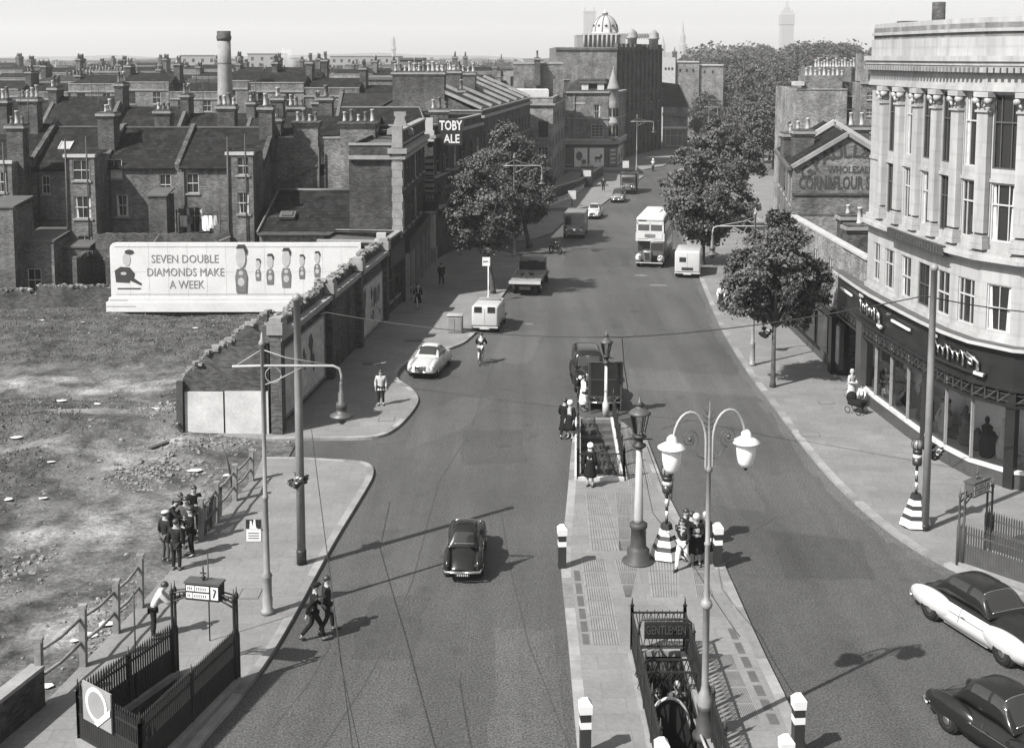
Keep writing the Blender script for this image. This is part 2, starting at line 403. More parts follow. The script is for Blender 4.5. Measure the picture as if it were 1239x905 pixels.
A['kerb_b'] = M('granite kerb pale', .19, .8, .25, 2, (25,.2)); A['kerb_c'] = M('granite kerb dark', .125, .8, .3, 2, (25,.2))
def kerb_strip(mb, line, side, w=.26, z=.124):
    # a row of kerb stones along the line; side = +1 when the pavement lies to the left of the line's direction
    n = len(line); inn = []
    for i in range(n):
        d = (line[min(i+1,n-1)] - line[max(i-1,0)]).normalized(); nn = Vector((-d.y,d.x))*side
        inn.append((line[i] - nn*.004, line[i] + nn*w))
    rk = random.Random(int(abs(line[0].x*10))); ks = [mb.mats[0], A['kerb_b'], A['kerb_c']]; acc = 0
    fine = []
    for (a,b),(c,d) in zip(inn[:-1], inn[1:]):
        m_ = max(1,int((c-a).length/.9)); fine += [((a.lerp(c,q/m_),b.lerp(d,q/m_)),(a.lerp(c,(q+1)/m_),b.lerp(d,(q+1)/m_))) for q in range(m_)]
    for (a,b),(c,d) in fine:
        acc += (c-a).length
        if acc > .8: mb.use(rk.choice(ks)); acc = 0
        mb.quad((a.x,a.y,z),(c.x,c.y,z),(d.x,d.y,z),(b.x,b.y,z)); mb.quad((a.x,a.y,-.01),(c.x,c.y,-.01),(c.x,c.y,z),(a.x,a.y,z))

# near left pavement
k1 = smooth_line(gl([(205,960),(240,905),(300,838),(345,770),(400,665),(440,600),(454,575),(448,563),(430,560),(360,556),(318,556)]), 2)
left1 = k1 + gl([(308,580),(170,735),(48,862),(-60,960)])
mb = MB(A['flag']); sheet(mb, [tuple(p) for p in left1], .12, [E_LEFT], -.02); struct('pavement', mb)
mb = MB(A['kerb']); kerb_strip(mb, k1, 1); struct('kerb', mb)
# left pavement along the ruined shops, out to the bus stop
k2 = smooth_line(gl([(318,534),(380,533),(440,533),(468,529),(488,514),(507,490),(505,479),(494,469),(478,459),(486,444),(515,431),(540,425),(560,418),(571,409),(585,394),(602,368),(615,350),(630,325),(645,318),(600,303),(560,301)]), 2)
mb = MB(A['flag']); sheet(mb, [tuple(p) for p in k2 + gl([(515,318)]) + [V2(-8.2,100),V2(-13.5,100),V2(-13,70),V2(-13.2,54)]], .12, (), -.02); struct('pavement', mb)
mb = MB(A['kerb']); kerb_strip(mb, k2, 1); struct('kerb', mb)
# beyond the first side street
k3 = gl([(520,300),(640,292),(668,283),(684,268),(694,258),(655,257)])
mb = MB(A['flag']); sheet(mb, [tuple(p) for p in k3 + [V2(-9,126), V2(-12,112)]], .12, (), -.02); struct('pavement', mb)
k4 = gl([(655,253),(700,253),(728,249),(745,236),(772,219),(779,214),(760,211),(690,209)])
mb = MB(A['flag']); sheet(mb, [tuple(p) for p in k4 + gl([(676,215),(640,240)])], .12, (), -.02); struct('pavement', mb)
k5 = gl([(683,206),(740,207),(780,206),(802,202),(835,186),(850,172),(865,160)])
mb = MB(A['flag']); sheet(mb, [tuple(p) for p in k5 + gl([(800,158),(700,190),(660,200)])], .12, (), -.02); struct('pavement', mb)
# right pavement
k6 = smooth_line(gl([(1420,800),(1330,765),(1239,727),(1180,704),(1120,675),(1075,645),(1030,607),(985,560),(935,492),(903,450),(872,400),(851,350),(838,315),(822,270),(812,240),(806,215),(822,205),(870,190),(900,172)]), 2)
right = k6 + gl([(1000,160)]) + [V2(70,210),V2(70,62),V2(24,62),V2(24,44),V2(40,43)]
mb = MB(A['flag_r']); sheet(mb, [tuple(p) for p in right], .12, [E_RIGHT], -.02); struct('pavement', mb)
mb = MB(A['kerb']); kerb_strip(mb, k6, -1, .3); struct('kerb', mb)
mb = MB(M('park lawn', .06, .95, .4, .5, (6,.4))); sheet(mb, [tuple(p) for p in gl([(893,214),(944,214),(950,196),(902,196)])], .126); sheet(mb, [tuple(p) for p in gl([(905,190),(955,190),(962,176),(912,176)])], .126); struct('lawn', mb)
# the island
kl = gl([(703,960),(694,852),(686,760),(678,686),(686,610),(690,560),(693,530),(698,508)])
kr = gl([(745,508),(783,535),(816,624),(845,655),(876,686),(918,782),(960,867),(990,960)])
isl = kl + kr
mb = MB(A['flag_i']); sheet(mb, [tuple(p) for p in isl], .12, [E_FAR,E_GENTS], -.02); struct('traffic_island', mb)
mb = MB(A['kerb']); kerb_strip(mb, smooth_line(kl,1), -1, .3); kerb_strip(mb, smooth_line(kr,1), -1, .3); struct('kerb', mb)
# pavement lights (glass block panels) and dark slabs let into the island
mb = MB(A['paver'])
def panel(u0,v0,u1,v1,u2,v2,u3,v3, mat='paver', lines=9):
    P = [G(u,v,.126) for u,v in ((u0,v0),(u1,v1),(u2,v2),(u3,v3))]
    mb.use(A[mat]); mb.quad(P[3],P[2],P[1],P[0])
    mb.use(A['paver_dark'])
    for i in range(1, lines):
        t = i/lines; a = P[0].lerp(P[1],t); b = P[3].lerp(P[2],t); w = Vector((.012,0,.003))
        mb.quad(b-Vector((.012,0,-.003)), b+w, a+w, a-Vector((.012,0,-.003)))
def rows(cols, v0, v1, n, gap=.14, mat='paver', lines=11):
    for i in range(n):
        a = v0+(v1-v0)*i/n; b = v0+(v1-v0)*(i+1-gap)/n
        for (x0a,x1a,x0b,x1b) in cols:
            f = lambda p,q,v: p+(q-p)*(v-v0)/(v1-v0)
            panel(f(x0a,x0b,a),a,f(x1a,x1b,a),a,f(x1a,x1b,b),b,f(x0a,x0b,b),b,mat,lines)
rows([(708,733,714,754),(744,765,750,762)], 596, 668, 5)
rows([(703,732,716,752),(744,776,758,762),(784,835,0,0)][:1], 676, 782, 6)
rows([(742,776,757,763)], 676, 724, 3); rows([(782,822,788,822),(835,850,843,866)], 676, 724, 3)
rows([(868,886,898,922)], 792, 872, 4)
rows([(694,701,706,714)], 690, 782, 6, .2, 'paver_dark', 1)
rows([(880,888,934,946)], 760, 880, 7, .25, 'paver_dark', 1)
rows([(757,775,760,790)], 540, 590, 3); 
struct('pavement_lights', mb)
# seams, manhole covers, patches
mb = MB(A['seam'])
def seam(px, w=.05, z=.004):
    p = gl(px); 
    for a, b in zip(p[:-1], p[1:]):
        n = (b-a).normalized(); n = Vector((-n.y,n.x))*w/2
        mb.quad((a.x-n.x,a.y-n.y,z),(b.x-n.x,b.y-n.y,z),(b.x+n.x,b.y+n.y,z),(a.x+n.x,a.y+n.y,z))
seam([(530,585),(513,650),(500,700),(470,775),(440,830),(390,905)],.04)
seam([(603,600),(618,690),(640,780),(690,905)],.04); seam([(400,780),(372,830),(330,880)],.03)
seam([(600,430),(570,520),(530,585)],.03); seam([(790,345),(740,480)],.03); seam([(940,625),(900,650)],.04)
struct('road_seam', mb)
A['patch_l'] = MASPHALT('pale road patch', .056); A['patch_d'] = MASPHALT('dark road patch', .038); A['gutter'] = MASPHALT('gutter dirt', .062)
def rpatch(px, m, z, j=.12):
    rr = random.Random(len(px)+int(px[0][0])); p = gl(px); q = []
    for a, b in zip(p, p[1:]+p[:1]):
        for k in range(6): c = a.lerp(b,k/6); q.append((c.x+rr.uniform(-j,j), c.y+rr.uniform(-j,j)))
    mb = MB(A[m]); sheet(mb, q, z); struct('road_patch', mb)
rpatch([(455,720),(520,722),(500,800),(420,797)],'patch_d',.003); rpatch([(560,520),(630,520),(640,560),(560,562)],'patch_d',.003); rpatch([(600,760),(672,762),(684,905),(590,905)],'patch_l',.003)
rpatch([(760,445),(900,455),(915,480),(765,470)],'patch_l',.003); rpatch([(690,300),(765,300),(762,322),(680,322)],'patch_d',.003,.2); rpatch([(930,640),(1040,655),(1060,700),(950,700)],'patch_d',.003); rpatch([(505,500),(560,480),(600,480),(560,520),(490,545)],'patch_l',.003)
rpatch([(850,560),(905,570),(930,620),(860,612)],'patch_l',.003); rpatch([(612,400),(660,400),(640,440),(590,440)],'patch_l',.003)
for ln, w in ((k6,.5),):
    mb = MB(A['gutter']); sd_ = -1 if ln is not k6 else 1; rr = random.Random(3)
    for a,b in zip(ln[:-1],ln[1:]):
        if (b-a).length < .01: continue
        d = (b-a).normalized(); n = Vector((-d.y,d.x))*sd_; w0_, w1_ = w*rr.uniform(.5,1.2), w*rr.uniform(.5,1.2); mb.quad((a.x,a.y,.005),(b.x,b.y,.005),(b.x+n.x*w1_,b.y+n.y*w1_,.005),(a.x+n.x*w0_,a.y+n.y*w0_,.005))
    struct('gutter', mb)
mb = MB(M('worn road paint', .12, .8, .4, 3, (14,.4)))
for u,v,w_,h_ in ((775,333,.9,.35),(796,345,1.3,.3),(615,399,.5,.2),(640,392,.5,.2)): c = G(u,v); mb.quad((c.x-w_/2,c.y-h_,.007),(c.x+w_/2,c.y-h_*1.4,.007),(c.x+w_/2,c.y+h_*.3,.007),(c.x-w_/2,c.y+h_*.5,.007))
struct('road_markings', mb)
mb = MB(A['iron_g'])
def cover(u,v,w=.62,h=.45,z=.126,m='iron_g'):
    c = G(u,v,z); mb.use(A['seam']); mb.box(c.x-w/2-.03,c.x+w/2+.03,c.y-h/2-.03,c.y+h/2+.03,z-.02,z); mb.use(A[m]); mb.box(c.x-w/2,c.x+w/2,c.y-h/2,c.y+h/2,z-.02,z+.004)
cover(303,718,.6,.7,m='flag'); cover(468,507,.7,.6,m='flag'); cover(980,525,.8,.7,m='flag_r'); cover(1000,487,.7,.5,m='flag_r'); cover(745,320,.8,.5,.008); cover(728,328,.9,.5,.008)
cover(500,412,1,.6); cover(450,440,.9,.5)
struct('manhole_covers', mb)

# ---------------------------------------------------------------- waste ground
fence_pts = [G(305,580).xy, G(48,855).xy]
fd = (fence_pts[1]-fence_pts[0]).normalized(); fn = Vector((fd.y,-fd.x))
if fn.x > 0: fn = -fn
m, nt, b = newmat('waste ground earth and grass'); b.inputs['Roughness'].default_value = .95; b.inputs['Specular IOR Level'].default_value = .1
g = nt.nodes.new('ShaderNodeNewGeometry').outputs['Position']
att = nt.nodes.new('ShaderNodeAttribute'); att.attribute_name = 'grassy'
n1 = nmath(nt, 'ADD', att.outputs['Fac'], nmap(nt, nnoise(nt, .9, 5, .7, g), .3, .7, -.28, .28))
mask = nmap(nt, n1, .42, .58, 0, 1)
dirt = nmath(nt,'MULTIPLY', nmap(nt, nnoise(nt, .5, 6, .7, g), .36, .66, .026, .125), nmap(nt, nnoise(nt, 7, 5, .8, g), .35, .65, .55, 1.5))
gr = nmath(nt,'MULTIPLY', nmap(nt, nnoise(nt, .8, 5, .75, g), .34, .66, .020, .085), nmap(nt, nnoise(nt, 8, 4, .85, g), .35, .65, .45, 1.6))
at2 = nt.nodes.new('ShaderNodeAttribute'); at2.attribute_name = 'bare'
dirt = nmath(nt,'MULTIPLY', dirt, nmap(nt, nmath(nt,'ADD', at2.outputs['Fac'], nmap(nt, nnoise(nt, 1.3, 5, .7, g), .3, .7, -.3, .3)), .2, .8, 1.0, 1.8))
val = nmath(nt,'ADD', nmath(nt,'MULTIPLY', dirt, nmath(nt,'SUBTRACT',1,mask)), nmath(nt,'MULTIPLY', gr, mask))
gray_out(nt, b, val); bump(nt, b, nnoise(nt, 6, 5, .7, g), .6, .06)
A['earth'] = m
nx, ny = 150, 150
def waste_h(x, y):
    d = (Vector((x,y))-fence_pts[0]).dot(fn)
    if y > 54: d = min(40, -x-10.9) if x > -15 else 8
    k = max(0, min(1, d/4))
    h = .05 + k*(.22*(mnoise.noise(Vector((x*.22,y*.22,3)))+.35) + .10*mnoise.noise(Vector((x*.8,y*.8,7))))
    h += k*.45*max(0,min(1,(y-66)/5))*(.6+.6*mnoise.noise(Vector((x*.15,1,2))))
    h += k*.5*max(0, 1-abs(d-9-1.5*math.sin(y*.3))/2.6)*max(0,min(1,(60-y)/6))
    return max(.03, h)
def waste_g(x, y):
    d = (Vector((x,y))-fence_pts[0]).dot(fn)
    v = .1
    if y > 66.5: v = .85 - .35*max(0,(68-y))
    elif d > 8.5 and y < 60: v = .8
    elif d > 7.2 and y < 60: v = .5
    if 56 < y < 63 and x < -24: v = .62
    if 55 < y < 61 and -20 < x < -15.5: v = .5
    return v
BARE = [(G(u,v).xy,rx,ry) for u,v,rx,ry in ((165,468,6.5,1.3),(60,470,5,1.2),(130,555,2.6,.9),(160,566,1.6,1.0),(62,648,1.3,1.2),(200,540,2.0,.8),(110,508,3,.7),(240,598,1.5,.8),(30,545,2.5,.7),(150,640,1.8,2.5),(100,760,1.2,1.6))]
def bare(x, y): return min(1, sum(math.exp(-(((x-c.x)/rx)**2+((y-c.y)/ry)**2)) for c,rx,ry in BARE))
vs, ga, gb = [], [], []
x0, x1, y0, y1 = -48, -9.5, 27, 81.5
for j in range(ny+1):
    for i in range(nx+1):
        x = x0+(x1-x0)*i/nx; y = y0+(y1-y0)*j/ny; vs.append((x,y,waste_h(x,y))); b_ = bare(x,y); ga.append(waste_g(x,y)*(1-b_)); gb.append(b_)
fs = []
for j in range(ny):
    for i in range(nx):
        x = x0+(x1-x0)*(i+.5)/nx; y = y0+(y1-y0)*(j+.5)/ny
        d = (Vector((x,y))-fence_pts[0]).dot(fn)
        if d > -.3 or y > G(305,580).y: 
            if y > 54.3 and x > -11: continue
            a = j*(nx+1)+i; fs.append((a,a+1,a+nx+2,a+nx+1))
mbw = MB(A['earth']); mbw.add(vs, fs, True); ow = mbw.build('waste_ground'); tag(ow, None, None, None, 'structure')
at = ow.data.attributes.new('grassy', 'FLOAT', 'POINT'); at.data.foreach_set('value', ga); at = ow.data.attributes.new('bare', 'FLOAT', 'POINT'); at.data.foreach_set('value', gb)
# rough grass and weeds
rnd = random.Random(5); mg = MB(M('rough grass', .05, .9, .5, 1.2)); mg2 = M('dry grass', .13, .9, .4, 1.2)
for _ in range(48000):
    x = rnd.uniform(x0,x1-2); y = rnd.uniform(33,81)
    if abs(x) > y*.45: continue
    d = (Vector((x,y))-fence_pts[0]).dot(fn)
    if d < 1 and y < 56: continue
    gv = waste_g(x,y) + .45*mnoise.noise(Vector((x*.9,y*.9,0)))
    if bare(x,y) > .35: continue
    if gv < .60+.25*mnoise.noise(Vector((x*2.3,y*2.3,5))): continue
    z = waste_h(x,y); a = rnd.uniform(0,2*PI); h = rnd.uniform(.03,.13)*(1.6 if rnd.random()<.15 else 1); w = rnd.uniform(.02,.06)
    l = Vector((rnd.uniform(-.1,.1), rnd.uniform(-.1,.1), h)); e = Vector((math.cos(a)*w, math.sin(a)*w, 0)); p = Vector((x,y,z-.02))
    mg.use(mg2 if rnd.random() < .3 else mg.mats[0]); mg.add([p-e,p+e,p+e*.3+l], [(0,1,2)])
tag(mg.build('rough_grass'), 'rough grass and weeds over the waste ground', 'grass', None, 'stuff')
# stones and brickbats scattered on the lot
mr = MB(A['rubble'])
def stone(x,y,s,z=None):
    z = waste_h(x,y) if z is None else z
    s *= rnd.uniform(.35,1.0); b0 = len(mr.v); mr.sph((x,y,z+s*.12),s*.55,6,4,(rnd.uniform(.6,1.5),rnd.uniform(.6,1.2),rnd.uniform(.35,.8)))
    for i in range(b0,len(mr.v)): mr.v[i] += Vector((rnd.uniform(-1,1),rnd.uniform(-1,1),rnd.uniform(-1,1)))*s*.16
    for i in range(len(mr.sm)-24,len(mr.sm)): mr.sm[i] = False
A['paper'] = M('scrap paper', .42, .9, .2, 3)
def cluster(u,v,n,rx,ry,s):
    c = G(u,v,.05)
    for _ in range(int(n*2.2)): stone(c.x+rnd.gauss(0,rx), c.y+rnd.gauss(0,ry), rnd.uniform(.4,1)*s)
for a in [(180,575,110,.9,1.0,.28),(240,540,70,1.6,.8,.25),(275,535,40,.8,.6,.25),(195,505,50,.7,.5,.3),(75,770,0,1,1,.2),(130,730,60,.7,1.2,.16),(120,770,60,.5,1.0,.2),(60,590,25,2.5,2,.18),(10,690,60,.7,1.2,.22),(90,500,40,4,2,.2),(60,410,30,6,2,.25),(240,580,30,1.2,1,.18)]: cluster(*a)
for _ in range(1500):
    x = rnd.uniform(x0,x1-2); y = rnd.uniform(33,66)
    if abs(x) < y*.45 and ((Vector((x,y))-fence_pts[0]).dot(fn) > .3 or (y > 52 and x < -14.9)): stone(x,y,rnd.uniform(.05,.16))
mr.use(A['paper'])
for u,v,s in [(75,488,.5),(20,530,.5),(50,397,.4),(62,567,.3),(52,605,.4),(10,612,.35),(118,490,.4),(235,570,.6),(275,576,.5),(130,755,.55),(108,768,.5),(90,775,.3),(100,397,.35),(236,403,.3),(192,505,.5),(55,830,.4)]:
    c = G(u,v,.1)
    z = waste_h(c.x,c.y)+.04; n = 6; q = [(c.x+s*.7*math.cos(2*PI*k/n)*rnd.uniform(.5,1), c.y+s*.5*math.sin(2*PI*k/n)*rnd.uniform(.5,1), z+rnd.uniform(.0,.12)*s) for k in range(n)]
    mr.add([(c.x,c.y,z+.06*s)]+q,[(0,1+k,1+(k+1)%n) for k in range(n)])
tag(mr.build('rubble'), 'broken bricks, stones and scraps lying over the waste ground', 'rubble', None, 'stuff')
# ================================================================ building kit
def facade(mb, p0, p1, z0, z1, ops=(), depth=.2, wall=None, reveal=None):
    # wall seen from outside with p0 on the left; ops = (u0,u1,v0,v1) holes; leaves reveals
    p0 = Vector((p0[0],p0[1])); p1 = Vector((p1[0],p1[1])); d = (p1-p0); L = d.length; d.normalize(); n = Vector((d.y,-d.x))
    P = lambda u,v,w=0: (p0.x+d.x*u+n.x*w, p0.y+d.y*u+n.y*w, v)
    us = sorted({0,L,*[o[0] for o in ops],*[o[1] for o in ops]}); vs = sorted({z0,z1,*[o[2] for o in ops],*[o[3] for o in ops]})
    us = [u for u in us if -1e-6<=u<=L+1e-6]; vs = [v for v in vs if z0-1e-6<=v<=z1+1e-6]
    if wall: mb.use(wall)
    for i in range(len(us)-1):
        for j in range(len(vs)-1):
            a, b = (us[i]+us[i+1])/2, (vs[j]+vs[j+1])/2
            if any(o[0]<a<o[1] and o[2]<b<o[3] for o in ops): continue
            mb.quad(P(us[i],vs[j]),P(us[i+1],vs[j]),P(us[i+1],vs[j+1]),P(us[i],vs[j+1]))
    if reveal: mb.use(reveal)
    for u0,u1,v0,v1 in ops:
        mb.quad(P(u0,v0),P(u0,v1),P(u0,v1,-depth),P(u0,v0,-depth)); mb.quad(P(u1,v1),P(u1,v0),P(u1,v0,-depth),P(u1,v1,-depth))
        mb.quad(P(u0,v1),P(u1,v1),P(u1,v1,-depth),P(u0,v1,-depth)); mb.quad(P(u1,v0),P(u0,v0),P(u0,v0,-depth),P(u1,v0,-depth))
    return [(Vector(P((o[0]+o[1])/2,o[2])), d, o[1]-o[0], o[3]-o[2]) for o in ops]
_wm = {}
def window_mesh(w, h, style):
    k = (round(w,2), round(h,2), style)
    if k in _wm: return _wm[k]
    fr = A['frame_d'] if 'dark' in style else A['frame_w']; mb = MB(A['glass_g'] if 'grey' in style else A['glass']); y = .12
    mb.quad((-w/2,y,0),(w/2,y,0),(w/2,y,h),(-w/2,y,h))
    if 'net' in style:
        mb.use(A['curtain']); mb.quad((-w/2,y-.004,0),(w/2,y-.004,0),(w/2,y-.004,h*.48),(-w/2,y-.004,h*.48))
    if 'drape' in style:
        mb.use(A['curtain'])
        for s in (-1,1): mb.quad((s*w/2-.14*w if s<0 else w/2-.24*w,y-.004,0),(s*w/2+.24*w if s<0 else w/2,y-.004,0),(s*w/2+.14*w if s<0 else w/2,y-.004,h),(s*w/2-.0*w if s<0 else w/2-.16*w,y-.004,h))
    if 'blind' in style:
        mb.use(A['curtain']); mb.quad((-w/2,y-.004,h*.55),(w/2,y-.004,h*.55),(w/2,y-.004,h),(-w/2,y-.004,h))
    mb.use(fr); t = .06
    mb.box(-w/2,-w/2+t,y-.07,y-.01,0,h); mb.box(w/2-t,w/2,y-.07,y-.01,0,h); mb.box(-w/2+t,w/2-t,y-.065,y-.01,h-t,h); mb.box(-w/2+t,w/2-t,y-.065,y-.01,0,t)
    if 'sash' in style:
        mb.box(-w/2+t,w/2-t,y-.075,y-.012,h*.5-.03,h*.5+.03); mb.box(-.015,.015,y-.06,y-.014,t,h-t)
    if 'cross' in style:
        for q in (1/3,2/3): mb.box(-w/2+w*q-.02,-w/2+w*q+.02,y-.06,y-.014,t,h-t)
        for q in (.25,.5,.75): mb.box(-w/2+t,w/2-t,y-.058,y-.016,h*q-.018,h*q+.018)
    if 'tall' in style:
        for q in (.28,.72): mb.box(-w/2+w*q-.02,-w/2+w*q+.02,y-.06,y-.014,t,h-t)
        mb.box(-w/2+t,w/2-t,y-.07,y-.012,h*.62,h*.62+.06)
    me = mb.mesh('window'); _wm[k] = me; return me
_sm = {}
def windows(root, slots, style='sash', sill='stone_d', world=True, every=None):
    for i, (p, d, w, h) in enumerate(slots):
        st = style if isinstance(style, str) else style[i % len(style)]
        o = bpy.data.objects.new('window', window_mesh(w,h,st)); C.objects.link(o); o.parent = root; KIDS.setdefault(root.name,[]).append(o)
        o.location = p - (Vector(root.location) if world else Vector((0,0,0))); o.rotation_euler = (0,0,math.atan2(d.y,d.x))
        if sill:
            k = (round(w,2), sill)
            if k not in _sm:
                mb = MB(A[sill]); mb.box(-w/2-.1,w/2+.1,-.09,.1,-.13,0); _sm[k] = mb.mesh('sill')
            s = bpy.data.objects.new('sill', _sm[k]); C.objects.link(s); s.parent = o; KIDS.setdefault(o.name,[]).append(s)
_pots = []
for r, h in ((.13,.75),(.15,.95),(.12,.55)):
    for mt in ('pot','pot_d'):
        mb = MB(A[mt]); mb.lathe([(r*1.25,0),(r*1.2,.1),(r,.16),(r*.85,h-.12),(r*1.05,h-.1),(r*1.05,h),(r*.7,h),(r*.65,h-.2)], n=8); _pots.append(mb.mesh('chimney_pot'))
prnd = random.Random(11)
def chimney(root, cx, cy, z0, z1, wx, wy, npots, m='brick_d', world=True, pots=True, rz=0, dark=.4):
    mb = MB(A[m]); off = Vector((cx,cy,0)); rm = Matrix.Rotation(rz,4,'Z'); mb.T = Matrix.Translation(off) @ rm
    mb.box(-wx/2,wx/2,-wy/2,wy/2,z0,z1-.45); mb.box(-wx/2-.06,wx/2+.06,-wy/2-.06,wy/2+.06,z1-.45,z1-.3); mb.use(A['stone_d']); mb.box(-wx/2-.13,wx/2+.13,-wy/2-.13,wy/2+.13,z1-.3,z1-.12)
    mb.use(A[m]); mb.box(-wx/2-.03,wx/2+.03,-wy/2-.03,wy/2+.03,z1-.12,z1)
    long = wx >= wy; L = (wx if long else wy); pos = []
    for i in range(npots):
        t = (-L/2 + L*(i+.5)/npots); pos.append(Vector((t,0,z1)) if long else Vector((0,t,z1)))
    if not pots:
        for p in pos:
            mb.use(A['pot' if prnd.random()>dark else 'pot_d']); h = prnd.uniform(.5,.95); mb.lathe([(.15,0),(.11,h-.1),(.14,h)], p, n=6)
    o = mb.build('chimney', root, world)
    if pots:
        for p in pos:
            q = bpy.data.objects.new('chimney_pot', _pots[prnd.randrange(3)*2 + (1 if prnd.random() < dark else 0)]); C.objects.link(q); q.parent = o; KIDS.setdefault(o.name,[]).append(q)
            q.location = off + rm @ p
    return o
def band(mb, pts, z0, z1, off, back=0, closed=False):
    # a moulding that follows the polyline (seen from outside, left to right)
    n = len(pts); pts = [Vector((p[0],p[1])) for p in pts]; O, I = [], []
    for i in range(n):
        a = pts[i]-pts[i-1] if i > 0 else pts[1]-pts[0]; b = pts[i+1]-pts[i] if i < n-1 else pts[-1]-pts[-2]
        a = a.normalized(); b = b.normalized(); na = Vector((a.y,-a.x)); nb = Vector((b.y,-b.x)); m = (na+nb).normalized(); k = 1/max(.5,m.dot(na))
        O.append(pts[i]+m*off*k); I.append(pts[i]-m*back*k)
    vs = []
    for o, q in zip(O, I): vs += [(o.x,o.y,z0),(o.x,o.y,z1),(q.x,q.y,z1),(q.x,q.y,z0)]
    fs = []
    for i in range(n-1):
        a = 4*i; b = 4*(i+1)
        fs += [(a,b,b+1,a+1),(a+1,b+1,b+2,a+2),(a+3,b+3,b,a)]
    fs += [(0,1,2,3),(4*n-1,4*n-2,4*n-3,4*n-4)]
    return mb.add(vs, fs)
def gable_roof(mb, x0, x1, y0, y1, ze, zr, over=.25, axis='x', t=.09):
    # ridge along axis; two slabs
    if axis == 'x':
        ym = (y0+y1)/2; s = (zr-ze)/(ym-y0); zo = ze - s*over
        for a, b in ((y0-over, ym),(y1+over, ym)):
            mb.add([(x0,a,zo),(x1,a,zo),(x1,b,zr),(x0,b,zr),(x0,a,zo+t),(x1,a,zo+t),(x1,b,zr+t),(x0,b,zr+t)],
                   [(3,2,1,0),(4,5,6,7),(0,1,5,4),(1,2,6,5),(2,3,7,6),(3,0,4,7)] if a < b else [(0,1,2,3),(7,6,5,4),(4,5,1,0),(5,6,2,1),(6,7,3,2),(7,4,0,3)])
    else:
        xm = (x0+x1)/2; s = (zr-ze)/(xm-x0); zo = ze - s*over
        for a, b in ((x0-over, xm),(x1+over, xm)):
            mb.add([(a,y0,zo),(a,y1,zo),(b,y1,zr),(b,y0,zr),(a,y0,zo+t),(a,y1,zo+t),(b,y1,zr+t),(b,y0,zr+t)],
                   [(0,1,2,3),(7,6,5,4),(4,5,1,0),(5,6,2,1),(6,7,3,2),(7,4,0,3)] if a < b else [(3,2,1,0),(4,5,6,7),(0,1,5,4),(1,2,6,5),(2,3,7,6),(3,0,4,7)])
    return mb
def gable_ends(mb, x0, x1, y0, y1, ze, zr, axis='x'):
    if axis == 'x':
        ym = (y0+y1)/2; mb.add([(x0,y0,ze),(x0,y1,ze),(x0,ym,zr)], [(0,2,1)]); mb.add([(x1,y0,ze),(x1,y1,ze),(x1,ym,zr)], [(0,1,2)])
    else:
        xm = (x0+x1)/2; mb.add([(x0,y0,ze),(x1,y0,ze),(xm,y0,zr)], [(0,1,2)]); mb.add([(x0,y1,ze),(x1,y1,ze),(xm,y1,zr)], [(0,2,1)])
def grid_ops(L, n, w, floors, m0=None):
    out = []
    for (v0, v1) in floors:
        for i in range(n):
            c = L*(i+.5)/n; out.append((c-w/2,c+w/2,v0,v1))
    return out
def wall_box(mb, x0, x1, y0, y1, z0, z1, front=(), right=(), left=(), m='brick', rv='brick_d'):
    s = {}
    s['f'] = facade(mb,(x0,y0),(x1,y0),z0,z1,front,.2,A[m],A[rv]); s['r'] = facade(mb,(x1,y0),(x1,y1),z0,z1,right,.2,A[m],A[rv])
    s['b'] = facade(mb,(x1,y1),(x0,y1),z0,z1,(),.2,A[m],A[rv]); s['l'] = facade(mb,(x0,y1),(x0,y0),z0,z1,left,.2,A[m],A[rv]); return s

